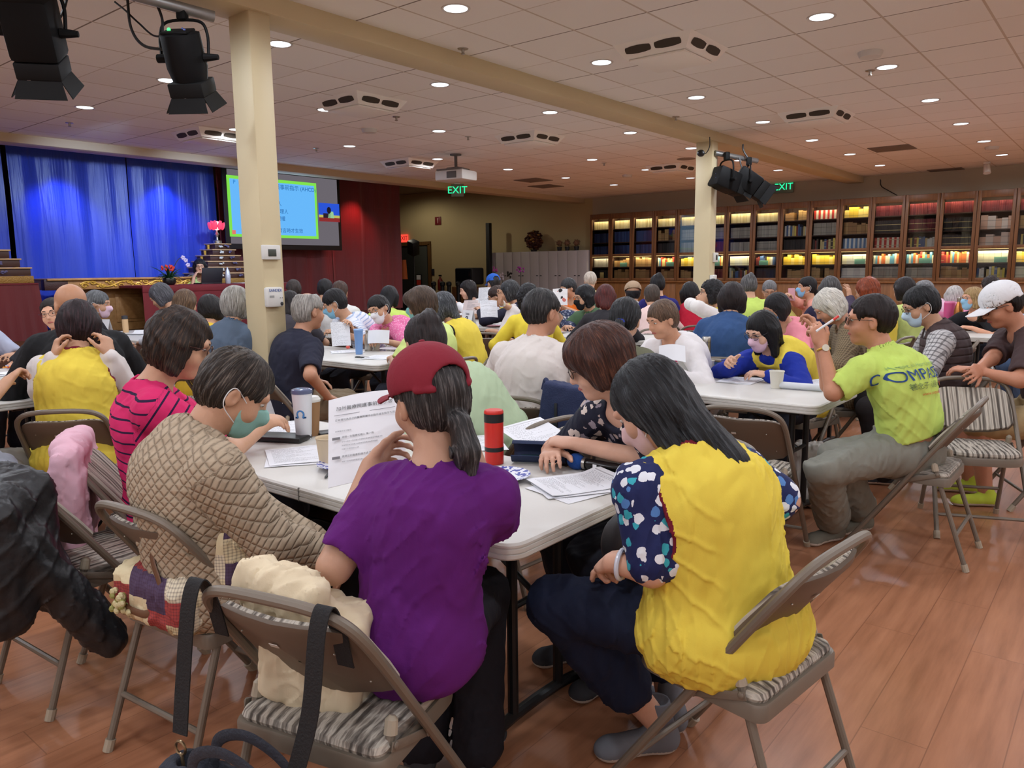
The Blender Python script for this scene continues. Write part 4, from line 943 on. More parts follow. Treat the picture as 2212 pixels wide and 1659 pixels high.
# ---------------------------------------------------------------- far wall: lockers, door, signs, plants
LM = mat('taupe_locker', (174, 164, 162), .5, var=(2, .04)); LW = .3048
for k in range(11):
    xx = -10.92-(k+.5)*LW; r_ = thing('locker', 'tall taupe locker, %s from the bookcase' % ORD[k], 'locker', (xx, 16.72, 0), 0, 'row of taupe lockers')
    MB().box((0, 0, .953), (LW-.004, .42, 1.906), .003).build('body', LM, r_); d = MB().box((0, -.215, .953), (LW-.014, .014, 1.88), .004).build('door', LM, r_); MB().box((.09 if k % 2 else -.09, -.228, 1.27), (.05, .016, .022), .004).build('handle', BLACK, d)
def flowers(name, label, loc, r, n, cols, seed, squash=1.0, pot=None):
    g = thing(name, label, 'plant', loc); rr = random.Random(seed); b = MB(); z0 = pot[1] if pot else .0
    if pot: MB().lathe([(pot[0]*.75, 0), (pot[0], pot[1]), (pot[0]*.85, pot[1]), (0, pot[1]*.8)], 14).build('pot', mat('dark_pot', (38, 34, 32), .5), g)
    for k in range(n):
        u = rr.uniform(-1, 1); a = rr.random()*6.28; q = r*(.72+.28*rr.random()); s_ = math.sqrt(1-u*u); b.ball((q*s_*math.cos(a), q*s_*math.sin(a)*squash, z0+r*.95+q*u), (r*.15, r*.15, r*.11), 6, rr.randrange(len(cols)))
    b.ball((0, 0, z0+r*.95), (r*.75, r*.75*squash, r*.75), 10, 0); b.build('blossoms', [mat('petal_%d_%d_%d' % c, c, .7) for c in cols], g); return g
zl = 1.906; px = at_y(1151, 540, 16.7); flowers('dried_bouquet', 'large round dried brown flower bouquet on top of the lockers', (px[0], 16.75, zl), .26, 150, [(60, 26, 18), (92, 48, 26), (150, 112, 56), (70, 30, 20)], 2, .8, (.1, .06))
for k, pxx in enumerate((1206, 1223, 1243)):
    p = at_y(pxx, 535, 16.7); flowers('potted_flowers', 'small pot of dried flowers on the lockers, %s' % ('nearest the big bouquet', 'middle of three', 'nearest the bookcase')[k], (p[0], 16.75, zl), .10, 26, [(120, 84, 60), (150, 116, 84), (84, 70, 44)], 5+k, 1, (.07, .11)).get('x')
p = at_y(1056, 520, 16.35); tag(MB().box((0, 0, .06), (.34, .34, .12), .01).box((0, 0, 1.4), (.125, .12, 2.62), .01).build('column_speaker', mat('matte_black', (12, 12, 13), .6), None, (p[0], 16.35, 0)), 'slim tall black column loudspeaker beside the lockers', 'loudspeaker')
p = at_y(1033, 597, 16.0); tv = thing('television', 'old black television on a stand at the back', 'television', (p[0]-.28, 15.9, 0)); MB().box((0, 0, .5), (.8, .5, .96), .01).build('stand', CAB, tv); MB().box((0, .05, 1.27), (.66, .5, .46), .05).build('cabinet_shell', BLACK, tv); MB().box((0, -.2, 1.28), (.56, .02, .38), .03).build('screen', mat('tv_glass', (16, 18, 24), .12), tv)
da, db = at_y(872, 640, YF)[0]-.35, at_y(929, 530, YF)[0]; zd = at_y(928, 527, YF)[2]
dr = struct(MB().box(((da+db)/2, YF-.03, zd+.02), (db-da+.1, .08, .12), .01).box((db-.0, YF-.03, zd/2), (.11, .08, zd), .01).box((da+.0, YF-.03, zd/2), (.11, .08, zd), .01).build('door_1', wood('door_trim_wood', (84, 58, 30), (104, 74, 40)))); 
struct(MB().box(((da+db)/2, YF-.012, zd/2), (db-da, .02, zd), 0).build('door_1_dark_panel', mat('painted_corridor_gloom', (26, 27, 26), .9))); struct(MB().box((db-.42, YF-.03, zd/2), (.62, .02, zd-.12), .01).build('door_1_leaf', mat('grey_door', (62, 64, 58), .6)))  # solid panel behind the leaf; the corridor's gloom is painted in its colour
p = at_y(905, 604, YF-.06); sn = thing('door_notice', 'framed red and white notice beside the back door', 'notice', (p[0], YF-.06, p[2]-.14)); MB().box((0, 0, .13), (.24, .02, .34), .006).build('frame', BLACK, sn); MB().box((0, -.012, .21), (.18, .004, .14), 0).build('sheet', PAPERW, sn); MB().box((0, -.012, .05), (.18, .004, .15), 0).build('red_panel', mat('notice_red', (190, 52, 36), .6), sn)
p = at_y(934, 588, YF-.02); tag(MB().box((0, 0, 0), (.15, .02, .2), .004).build('wall_plate', mat('plate_dark', (36, 36, 44), .5), None, (p[0], YF-.012, p[2])), 'small dark plate sign right of the back door', 'sign')
p = at_y(946, 477, YF-.02); fs = thing('fire_sign', 'square red extinguisher sign high on the beige wall', 'sign', (p[0], YF-.02, p[2])); MB().box((0, 0, 0), (.24, .02, .24), .006).build('panel', mat('sign_red', (110, 20, 24), .5), fs); MB().box((0, -.013, -.01), (.03, .004, .13), .002).ball((0, -.013, .055), (.03, .004, .02), 8).build('emblem', mat('sign_pink', (196, 150, 150), .6), fs)
p = at_y(947, 612, 16.8); fe = thing('fire_extinguisher', 'dark red fire extinguisher on the beige wall near the door', 'extinguisher', (p[0], 16.88, p[2]-.22)); MB().lathe([(.06, 0), (.08, .03), (.08, .3), (.03, .38), (.03, .42)], 14).build('cylinder', mat('extinguisher_red', (110, 30, 24), .35), fe); MB().box((0, 0, .45), (.12, .03, .05), .01).build('handle', BLACK, fe)
for k, pxx in enumerate((937, 956, 970, 990)):
    p = at_y(pxx, 625, 15.6); b = MB().lathe([(.16, 0), (.16, .02), (.05, .05), (.05, .06)], 16); b.lathe([(.055, .05), (.055, 1.0), (.075, 1.02), (.075, 1.1), (.03, 1.13)], 14); tag(b.build('barrier_post', mat('matte_black', (12, 12, 13), .6), None, (p[0], 15.6, 0)), 'black barrier post by the beige wall, %s from the door' % ORD[k], 'post', 'barrier posts by the beige wall')
p = at_y(893, 535, 15.2); st = thing('loudspeaker_stand', 'black loudspeaker tilted on a pole beside the back door', 'loudspeaker', (p[0], 15.2, 0)); MB().tube([(0, 0, 0), (0, 0, p[2]-.1)], .02, 8).build('pole', BLACK, st); MB().box((0, 0, p[2]), (.26, .24, .40), .02, roty(R(20))@rotx(R(18))).build('cabinet', BLACK, st); b = MB(); [b.tube([(0, 0, .5), (.4*math.cos(a), .4*math.sin(a), .02)], .012, 6) for a in (0, 2.1, 4.2)]; b.build('tripod', BLACK, st)
p = at_x(873, 590, XCUR+.5); tag(MB().tube([(0, 0, 0), (0, 0, .5)], [.1, .07], 16).build('orange_shade', mat('orange_shade', (170, 84, 24), .7), None, (at_y(872, 585, 14)[0], 14, at_y(872, 603, 14)[2])), 'narrow orange shade glimpsed past the red curtain edge', 'lamp shade')
def exit_sign(label, loc, rz, col, ml, bm_, w=.36, arrow=True):
    g = thing('exit_sign', label, 'exit sign', loc, rz); MB().box((0, .015, 0), (w+.06, .03, .25), .008).build('panel', bm_, g); lettering('EXIT', .2, ml, g, (0, -.003, 0), FACE_MY, 'exit_lettering', 'CENTER', .001); MB().box((0, .015, .135), (.12, .03, .03), .006).build('mount', WHITE, g); return g
CLEARP = mat('clear_sign_panel', (120, 138, 118), .3); LG = emis('exit_green', (40, 226, 150), 1.6); LR = emis('exit_red_back', (240, 66, 52), 1.5)
p = at_y(1693, 404, YF-.05); exit_sign('green EXIT sign on the wall above the bookcases', (p[0], YF-.06, p[2]), 0, 0, LG, CLEARP)
p = at_z(988, 411, 3.05); exit_sign('green EXIT sign hanging under the ceiling behind the projector', (p[0], p[1], p[2]), R(35), 0, LG, CLEARP, .2)
p = at_y(874, 515, YF-.05); g = thing('exit_sign', 'red EXIT sign half hidden by the red curtain edge', 'exit sign', (p[0]-.05, YF-.06, p[2])); MB().box((0, .015, 0), (.38, .03, .24), .008).build('panel', LR, g); lettering('EXIT', .19, mat('exit_ink', (90, 10, 10), .6), g, (0, -.003, 0), FACE_MY, 'exit_lettering')
for k, (x, y, col, h) in enumerate(((1068, 585, (190, 84, 160), .55), (1084, 598, (210, 196, 206), .42), (1123, 582, (176, 70, 170), .6), (1101, 594, (40, 34, 30), .4))):
    p = at_y(x, y, 15.4); g = thing('orchid_plant', ('pink orchid left of the tall black loudspeaker', 'pale orchid between two pink orchids in front of the lockers', 'bright pink orchid in front of the lockers', 'dark leafed plant in front of the lockers')[k], 'plant', (p[0], 15.4, 0)); MB().box((0, 0, .37), (.3, .3, .74), .01).build('stand', CAB, g); MB().lathe([(.06, .74), (.09, .9), (.08, .9), (0, .86)], 12).build('pot', mat('dark_pot', (38, 34, 32), .5), g)
    b = MB(); b.tube(bez([(0, 0, .85), (.02, 0, p[2]-.15), (-.03, 0, p[2]+.02)], 6), .007, 6)
    for a in range(5): b.tube([(0, 0, .88), (.1*math.cos(a*1.3), .1*math.sin(a*1.3), 1.0), (.2*math.cos(a*1.3), .2*math.sin(a*1.3), .95)], [.02, .03, .004], 6, flat=((0, 0, 1), .25))
    b.build('leaves', mat('dark_leaf', (34, 44, 28), .5), g); b = MB(); rr = random.Random(k); [b.ball((rr.uniform(-.09, .09), rr.uniform(-.04, .04), p[2]+rr.uniform(-.06, .09)), (.032, .014, .028), 7) for _ in range(9)]; b.build('blossom', mat('orchid_%d' % k, col, .55), g)
# ---------------------------------------------------------------- ceiling: downlights, cassettes, projector, sprinklers, spots
LENS = emis('downlight_lens', (236, 246, 255), 3.2); TRIMM = mat('downlight_trim', (206, 200, 194), .5)
def pj(P):
    P = np.array(P, float)-np.array([0, 0, HC]); z = P@FW; return (W/2+F*(P@RT)/z, H/2-F*(P@UP)/z) if z > .1 else (-1e4, -1e4)
vis = [(x, y) for x, y in LIGHT_XY if -40 < pj((x, y, ZC))[0] < W+40 and -40 < pj((x, y, ZC))[1] < H and y < YF-.1]
rows_ = {}
for x, y in vis: rows_.setdefault(x, []).append((x, y))
rown = {-9.02: 'row nearest the stage', -7.22: 'second row from the stage', -5.44: 'row just left of the beam', -3.82: 'row just right of the beam', -1.95: 'second row right of the beam', .3: 'third row right of the beam', 2.4: 'far right row'}
first = None
for x, L_ in rows_.items():
    for k, (x, y) in enumerate(sorted(L_, key=lambda q: -q[1])):
        lb = 'round ceiling light, %s from far wall, %s' % (ORD[k], rown[x])
        if first is None:
            first = thing('ceiling_light', lb, 'ceiling light', (x, y, ZC), 0, 'round recessed ceiling lights'); MB().lathe([(.081, -.002), (.098, -.008), (.102, -.001)], 28).build('trim_ring', TRIMM, first); MB().lathe([(0, -.004), (.082, -.004)], 28).build('lens', LENS, first)
        else: c = copy_tree(first); c.location = (x, y, ZC); c['label'] = lb
AC = [(-3.14, 5.97, 'cassette right of the beam nearest the camera'), (-3.14, 9.63, 'cassette right of the beam farther from the camera'), (-6.57, 5.6, 'cassette left of the beam nearest the camera'), (-6.6, 8.56, 'middle cassette left of the beam'), (-6.65, 12.75, 'cassette left of the beam nearest the far wall'), (-9.5, 5.55, 'cassette half hidden behind the near pillar'), (-9.58, 9.15, 'cassette near the projector')]
VENT = mat('vent_dark', (62, 54, 44), .7); ACM = mat('cassette_white', (242, 238, 230), .5)
for k, (x, y, lb) in enumerate(AC):
    lb = 'square white air conditioner ceiling '+lb
    if k == 0:
        ac0 = thing('air_conditioner', lb, 'air conditioner', (x, y, ZC), 0, 'ceiling air conditioner cassettes'); ac0.scale = (.75, .75, .8); a, c, h = .46, .36, .13; b = MB()
        b.add([(-a, -a, 0), (a, -a, 0), (a, a, 0), (-a, a, 0), (-c, -c, -h), (c, -c, -h), (c, c, -h), (-c, c, -h)], [(0, 1, 5, 4), (1, 2, 6, 5), (2, 3, 7, 6), (3, 0, 4, 7), (4, 5, 6, 7)], 0, False); b.build('housing', ACM, ac0)
        MB().box((0, 0, -h-.012), (2*c-.06, 2*c-.06, .02), .006).build('intake_panel', ACM, ac0)
        sl_ = math.atan2(h, a-c)
        for q in range(4):
            for e in (-1, 1):
                b = MB(); Rq = rotz(q*PI/2); pts = []
                for t in np.linspace(0, 2*PI, 17)[:-1]:
                    u = e*.175+.125*np.sign(math.cos(t))*min(1, abs(math.cos(t))*1.4)+.03*math.cos(t); w = .5+.26*math.sin(t); off = .003; pts.append(Rq@np.array([u, -(c+(a-c)*w)-off*math.sin(sl_), -h*(1-w)-off*math.cos(sl_)]))
                b.add(pts, [tuple(range(15, -1, -1))], 0, False); b.build('vent_slot', VENT, ac0)
    else: c_ = copy_tree(ac0); c_.location = (x, y, ZC); c_['label'] = lb
p = at_z(985, 366, 3.0); pr = thing('projector', 'white projector hanging from the ceiling near the stage', 'projector', (p[0], p[1], ZC), R(8)); zz = -.33
MB().lathe([(.09, -.02), (.09, 0)], 16).tube([(0, 0, 0), (0, 0, zz+.12)], .025, 10).box((0, 0, zz+.11), (.22, .22, .03), .01).build('ceiling_mount', mat('mount_grey', (110, 104, 98), .5), pr)
b = MB().box((0, 0, zz), (.52, .42, .15), .025); b.build('body', WHITE, pr); MB().prism([(-.24, -.19), (.24, -.19), (.19, .1), (-.19, .1)], zz+.075, zz+.1).build('top_cover', mat('projector_top_grey', (120, 112, 104), .6), pr); MB().box((.06, -.213, zz), (.18, .01, .1), .004).build('vent_grille', mat('grille_grey', (96, 94, 90), .6), pr); MB().lathe([(.05, 0), (.05, .03), (.03, .03)], 16, (-.262, .05, zz), 0, roty(-PI/2)).build('lens', BLACK, pr)  # top cover in one even grey, darker than the white body
for k, (x, y) in enumerate(((1000, 105), (1460, 252), (1880, 152), (1011, 295), (150, 265), (683, 320), (1305, 352), (1695, 331), (856, 252))):
    p = at_z(x, y, ZC); b = MB().lathe([(.045, 0), (.042, -.006), (.014, -.008), (.012, -.035), (.018, -.04), (.018, -.045), (.004, -.05)][::-1], 14)
    tag(b.build('sprinkler', STEEL, None, (p[0], p[1], ZC)), 'small ceiling sprinkler head ' + ('just right of the beam near the camera', 'near the right pillar', 'at the far right of the ceiling', 'beside a middle cassette', 'above the blue curtain', 'near the screen top', 'in the far middle of the ceiling', 'above the exit sign wall', 'left of the beam by the near pillar')[k], 'sprinkler', 'ceiling sprinkler heads')
for k, (x, y, lb) in enumerate(((1880, 112, 'right side of the ceiling'), (798, 279, 'middle of the left ceiling'), (1355, 378, 'far middle of the ceiling'), (2143, 317, 'far right corner of the ceiling'))):
    p = at_z(x, y, ZC); tag(MB().lathe([(.02, -.05), (.085, -.045), (.1, -.012), (.1, 0)], 20).build('smoke_detector', WHITE, None, (p[0], p[1], ZC)), 'round white smoke detector in the '+lb, 'smoke detector', 'smoke detectors')
p = at_z(1482, 343, ZC); tag(MB().lathe([(0, -.006), (.15, -.006), (.155, 0)], 24).build('ceiling_speaker', mat('speaker_grille', (140, 128, 118), .8), None, (p[0], p[1], ZC)), 'round ceiling loudspeaker grille left of the far pillar', 'loudspeaker')
VG = mat('vent_grey_tile', (118, 106, 94), .85)
for k, (x, y) in enumerate(((1152, 389), (1179, 402), (1927, 320), (2045, 367))):
    p = at_z(x, y, ZC); tag(MB().box((0, 0, -.004), (.58, .56, .012), .002).build('ceiling_vent', VG, None, (p[0], p[1], ZC)), 'grey ceiling vent panel ' + ('nearer the camera in front of the lockers', 'farther from the camera in front of the lockers', 'right of the beam near the bookcases', 'in the far right ceiling')[k], 'vent', 'grey ceiling vents')
p = at_z(2132, 352, ZC-.02); sp = thing('ceiling_spotlight', 'small white ceiling spotlight at the far right', 'spotlight', (p[0], p[1], ZC)); MB().box((0, 0, -.02), (.1, .1, .04), .01).build('base', WHITE, sp); MB().tube([(0, 0, -.06), (.02, -.05, -.2)], [.05, .06], 12).build('head', WHITE, sp)
# theatre fixtures on pipes fixed across the pillars
FB = mat('fixture_black', (10, 10, 11), .65, spec=.2); FLAP = mat('barn_door_black', (22, 22, 22), .7, spec=.2)
def cable(label, pts, r=.009): tag(MB().tube(bez(pts, 8), r, 6).build('cable', BLACK), label, 'cable')
def fixture(label, pos, z, yaw, rnd, tilt=35, led=True, yoke=.25, flaps=.85, sc=1.0):
    g = thing('stage_light', label, 'stage light', (pos[0], pos[1], z), yaw); g.scale = (sc, sc, sc); Rt = rotx(R(-tilt)); T = lambda p: Rt@np.array(p, float)+np.array([0, 0, -yoke-.07])
    b = MB().box((0, 0, -.015), (.07, .07, .11), .015); b.build('clamp', FB, g); b = MB(); w = .17; b.tube(bez([(-w, 0, -yoke-.07), (-w, 0, -.16), (-w+.06, 0, -.075), (w-.06, 0, -.075), (w, 0, -.16), (w, 0, -yoke-.07)], 5), .011, 8); b.build('yoke', FB, g)
    b = MB()
    if rnd: b.tube([T((0, -.17, 0)), T((0, -.16, 0)), T((0, .06, 0)), T((0, .15, 0))], [.10, .135, .14, .12], 20)
    else: b.box(T((0, -.02, 0)), (.27, .34, .27), .03, Rt)
    b.box(T((0, -.175, -.02)), (.19, .02, .17), .01, Rt); b.tube([T((w-.03, 0, 0)), T((w+.07, 0, 0))], [.03, .018], 10); b.tube([T((-w+.03, 0, 0)), T((-w-.03, 0, 0))], .03, 10); b.build('housing', FB, g)
    b = MB(); b.box(T((0, .2, 0)), (.25, .1, .25), .01, Rt)
    for a in range(4):
        q = roty(a*PI/2); pts = [np.array([-.12, .25, .12]), np.array([.12, .25, .12]), np.array([.17*flaps, .25+.11*flaps, .12+.06*flaps]), np.array([-.17*flaps, .25+.11*flaps, .12+.06*flaps])]; b.add([T(q@v) for v in pts]+[T(q@(v+np.array([0, .004, -.004]))) for v in pts], [(0, 1, 2, 3), (7, 6, 5, 4), (0, 4, 5, 1), (1, 5, 6, 2), (2, 6, 7, 3), (3, 7, 4, 0)], 0, False)
    b.build('barn_doors', FLAP, g); b = MB(); [b.ball(T((x, -.188, zz)), (.008, .004, .008), 6) for x, zz in ((.02, .02), (.06, -.04))]; b.build('knob', mat('knob_blue', (60, 80, 150), .4), g)
    if led: b = MB().ball(T((-.055, -.19, -.03)), (.014, .006, .014), 8); b.build('status_light', emis('led_green', (70, 240, 120), 2.5), g)
    return g
D1 = 4.75
e0, e1 = at_d(462, 36, D1), at_d(300, -8, D1-.25); dv_ = e0-e1
tag(MB().tube([e1-dv_*1.5, e0], .033, 16).build('lighting_pipe', GREYPIPE), 'grey steel lighting pipe beside the top of the near pillar', 'pipe')
q = at_d(393, 22, D1-.1); fixture('black round stage light with a green indicator near the pillar top', q, q[2], R(36), True, 66, sc=.86)
q = at_d(62, -55, D1-.45); fixture('black boxy stage light at the top left corner', q, q[2], R(52), False, 62, False, sc=.95)
P_ = lambda x, y, d=D1-.1: at_d(x, y, d)
cable('black cable looping from the pipe to the round stage light', [P_(275, -6), P_(283, 60), P_(310, 98), P_(360, 108)]); cable('thin black cable sagging behind the round stage light', [P_(248, 4), P_(270, 22), P_(300, 50), P_(335, 78), P_(372, 70)], .006); cable('black cable from the pipe down along the stage light yoke', [P_(335, 0), P_(350, 40), P_(352, 75), P_(365, 90)])
cable('black cable beside the boxy stage light at the top left', [P_(146, -10), P_(136, 25), P_(116, 55), P_(88, 68)])
q0, q1 = at_d(1553, 332, 10.3), at_d(1636, 348, 10.45); tag(MB().tube([q0-(q1-q0)*.1, q1], .035, 14).build('lighting_pipe', GREYPIPE), 'grey steel lighting pipe right of the far pillar', 'pipe')
q = at_d(1570, 335, 10.25); fixture('black flat stage light just right of the far pillar', q, q[2], R(-35), False, 20, False, .26)
q = at_d(1618, 346, 10.3); fixture('black tilted stage light at the end of the far pipe', q, q[2], R(-60), False, 35, False, .22)
P_ = lambda x, y: at_d(x, y, 10.3); cable('black cable from the beam to the far lighting pipe', [P_(1605, 312), P_(1606, 325), P_(1620, 348)], .012); cable('black cables hanging around the far stage lights', [P_(1597, 340), P_(1602, 360), P_(1612, 380), P_(1650, 388)], .01)
cable('thin wire running down the far pillar to the camera', [at_d(1533, 296, 9.9), at_d(1533, 315, 9.9), at_d(1526, 330, 9.9), at_d(1516, 333, 9.9)], .006); q = at_d(1514, 331, 9.85); tag(MB().ball((0, 0, 0), (.05, .05, .045), 12).build('security_camera', BLACK, None, q), 'small black camera on the far pillar', 'camera')
cable('thin wire on the wall above the bookcases', [at_y(1902, 388, YF-.02), at_y(1904, 402, YF-.02), at_y(1920, 412, YF-.02), at_y(1938, 422, YF-.02)], .008)
# boxes on the pillars (facing +X)
XF = BX[1]
def wallbox(name, label, px, py, w, h, d, cat, X=XF):
    p = at_x(px, py, X+d); return thing(name, label, cat, (X, p[1], p[2])), w, h, d
g, w, h, d = wallbox('thermostat', 'white thermostat with dark screen on the near pillar', 588, 545, .135, .098, .03, 'thermostat'); MB().box((d/2, 0, 0), (d, w, h), .006).build('case', WHITE, g); MB().box((d+.001, .0, -.003), (.004, .062, .048), .002).build('display', mat('lcd_dark', (62, 66, 58), .3), g)
g, w, h, d = wallbox('dispenser_box', 'white wall dispenser with blue lettering on the near pillar', 596, 642, .125, .135, .05, 'dispenser'); MB().box((d/2, 0, 0), (d, w, h), .014).build('case', WHITE, g); lettering('SANDEX', .026, mat('dispenser_blue', (60, 92, 160), .5), g, (d+.001, 0, .045), FACE_X); MB().box((d, -.03, .005), (.003, .035, .015), 0).box((d, .035, -.005), (.003, .008, .008), 0).box((d, .052, -.005), (.003, .008, .008), 0).build('label_print', mat('label_grey', (150, 150, 146), .6), g)
b = MB().ball((d, .045, -.045), (.003, .013, .013), 10); b.build('heart_sticker', mat('sticker_dark', (50, 50, 52), .6), g)
g, w, h, d = wallbox('thermostat', 'white thermostat on the far pillar', 1548, 556, .13, .13, .03, 'thermostat'); MB().box((d/2, 0, 0), (d, w, h), .006).build('case', WHITE, g); MB().box((d+.001, 0, 0), (.004, .05, .07), .002).build('display', mat('lcd_dark', (62, 66, 58), .3), g)
g, w, h, d = wallbox('dispenser_box', 'white wall dispenser low on the far pillar', 1545, 604, .12, .13, .06, 'dispenser'); MB().box((d/2, 0, 0), (d, w, h), .014).build('case', WHITE, g)
# ---------------------------------------------------------------- folding chairs
CM = mat('taupe_chair_metal', (118, 108, 95), .42, .15); CMB = mat('taupe_chair_shell', (104, 90, 76), .5, .1); CAPP = mat('beige_leg_cap', (168, 156, 136), .5)
def stripe_fabric():
    m, n, b = newmat('striped_seat_fabric', .9, 0, .2); x, y, z = n.xyz(n.obj()); f = n.noise(n.comb(n.math('MULTIPLY', x, 74), n.math('MULTIPLY', n.math('ADD', y, z), 9), 0), 1, 3, .6); w = n.math('SINE', n.math('MULTIPLY', x, 250))
    v = n.math('ADD', f, n.math('MULTIPLY', w, .10)); n.put(b.inputs['Base Color'], n.ramp(v, [(.34, lin((84, 78, 72))), (.46, lin((138, 130, 120))), (.56, lin((196, 188, 174))), (.72, lin((150, 142, 132)))])); n.put(b.inputs['Normal'], n.bump(n.math('ADD', n.math('MULTIPLY', w, .5), f), .5, .006)); return m
SF = stripe_fabric()
def make_chair():
    r_ = empty('folding_chair', (0, 0, 0)); F0, T0 = np.array([.225, .27, .012]), np.array([.205, -.235, .735]); path = []
    for q in (1, -1):
        side = [np.array([q*.225, .27, .012]), np.array([q*.22, .14, .20]), np.array([q*.213, -.03, .445]), np.array([q*.208, -.16, .63])]; top = [np.array([q*.20, -.232, .73]), np.array([q*.17, -.262, .775]), np.array([q*.11, -.275, .795])]
        path += (side+top) if q == 1 else ([np.array([0, -.279, .80])]+top[::-1]+side[::-1])
    MB().tube(bez(path, 5), .0125, 10).build('frame', CM, r_)
    for q in (-1, 1):
        b = MB().tube([(q*.20, -.285, .012), (q*.192, -.20, .26), (q*.186, -.125, .475)], .0115, 10, mi=0); b.tube([(q*.186, -.128, .465), (q*.185, -.120, .495), (q*.185, -.117, .503)], [.0155, .0145, .007], 10, mi=1); b.tube([(q*.2003, -.289, .0), (q*.199, -.277, .035)], .0155, 10, mi=1); b.build('leg', [CM, CAPP], r_)
        b = MB().tube([(q*.2255, .274, .0), (q*.224, .25, .035)], .0165, 10); b.build('foot_cap', CAPP, r_); MB().box((q*.205, -.075, .428), (.004, .16, .022), .002, rotx(R(-18))).ball((q*.209, -.14, .452), (.005, .009, .009), 8).ball((q*.209, -.01, .405), (.005, .009, .009), 8).build('link_bar', CM, r_)
    MB().tube([(-.195, -.232, .165), (.195, -.232, .165)], .0095, 8).build('stretcher', CM, r_); MB().tube([(-.223, .2, .115), (.223, .2, .115)], .009, 8).build('stretcher', CM, r_)
    def outline(w0, w1, y0, y1, rf, n=7):
        P = []
        for cx, cy, a0, ww in ((w1-rf, y1-rf, 0, 1), (-w1+rf, y1-rf, 90, 1), (-w0+.03, y0+.03, 180, 0), (w0-.03, y0+.03, 270, 0)):
            rr = rf if ww else .03
            for k in range(n): a = R(a0+90*k/(n-1)); P.append((cx+rr*math.cos(a), cy+rr*math.sin(a)))
        return P
    o = outline(.205, .19, -.195, .215, .11); b = MB(); n = len(o)
    rings = [(1.0, .395), (1.0, .43), (.985, .437), (.9, .437)]; V = [(x*s, y*s, z) for s, z in rings for x, y in o]
    Fc = [(k*n+i, k*n+(i+1) % n, (k+1)*n+(i+1) % n, (k+1)*n+i) for k in range(len(rings)-1) for i in range(n)]+[tuple(range(n-1, -1, -1)), tuple(range((len(rings)-1)*n, len(rings)*n))]; b.add(V, Fc); b.build('seat_pan', CM, r_)
    b = MB(); rings = [(.935, .434), (.955, .446), (.93, .458), (.8, .466), (.4, .47), (.02, .471)]; V = [(x*s, y*s, z) for s, z in rings for x, y in o]; Fc = [(k*n+i, k*n+(i+1) % n, (k+1)*n+(i+1) % n, (k+1)*n+i) for k in range(len(rings)-1) for i in range(n)]+[tuple(range(5*n, 6*n))]; b.add(V, Fc); b.build('seat', SF, r_)
    # backrest shell: arch outline mapped onto the leaning back plane
    ol = []; 
    for t in np.linspace(0, PI, 19): ol.append((.196*math.copysign(abs(math.cos(t))**.55, math.cos(t)), .175+.115*abs(math.sin(t))**.6))
    ol += [(-.2, .10), (-.198, .03), (-.17, .0), (-.08, -.012), (0, -.016), (.08, -.012), (.17, .0), (.198, .03), (.2, .10)]
    d = unit(np.array([0, -.30, .40])); nr = np.array([0, d[2], -d[1]]); O = np.array([0, -.085, .545])
    def pt(x, v, off): return O+np.array([x, 0, 0])+d*v*.93+nr*(off-.035*(1-(x/.2)**2)+.01)
    b = MB(); n = len(ol); cen = (0, .13)
    def shell(offs, sc): return [pt(x*s, cen[1]+(v-cen[1])*s, o_) for o_, s in zip(offs, sc) for x, v in ol]
    offs = [-.012, -.014, -.006, .004]; sc = [.02, .9, 1.0, .98]; V = shell(offs, sc); b.add(V, [(k*n+i, (k+1)*n+i, (k+1)*n+(i+1) % n, k*n+(i+1) % n) for k in range(3) for i in range(n)]); b.build('backrest', CMB, r_)
    b = MB(); offs = [.004, .014, .018, .019]; sc = [.97, .95, .7, .02]; V = shell(offs, sc); b.add(V, [(k*n+i, (k+1)*n+i, (k+1)*n+(i+1) % n, k*n+(i+1) % n) for k in range(3) for i in range(n)]); b.build('back_cushion', SF, r_)
    c = pt(-.03, .20, -.0165); Rm = np.stack([np.array([1, 0, 0]), d, np.cross([1, 0, 0], d)], 1); MB().box(c, (.022, .012, .0014), 0, Rm).build('label_sticker', mat('sticker_white', (206, 200, 190), .6), r_)
    b = MB(); [b.ball(pt(x, v, -.0155), .0028, 6) for x, v in ((-.13, .2), (.12, .2), (-.15, .07), (.15, .07))]; b.build('rivets', STEEL, r_)
    return r_
CH0 = make_chair(); CH_USED = [False]
def chair(x, y, face, label, group='beige padded folding chairs'):
    o = CH0 if not CH_USED[0] else copy_tree(CH0); CH_USED[0] = True
    o.location = (x, y, 0); o.rotation_euler = (0, 0, R(face)-PI/2); tag(o, label, 'chair', group); return o
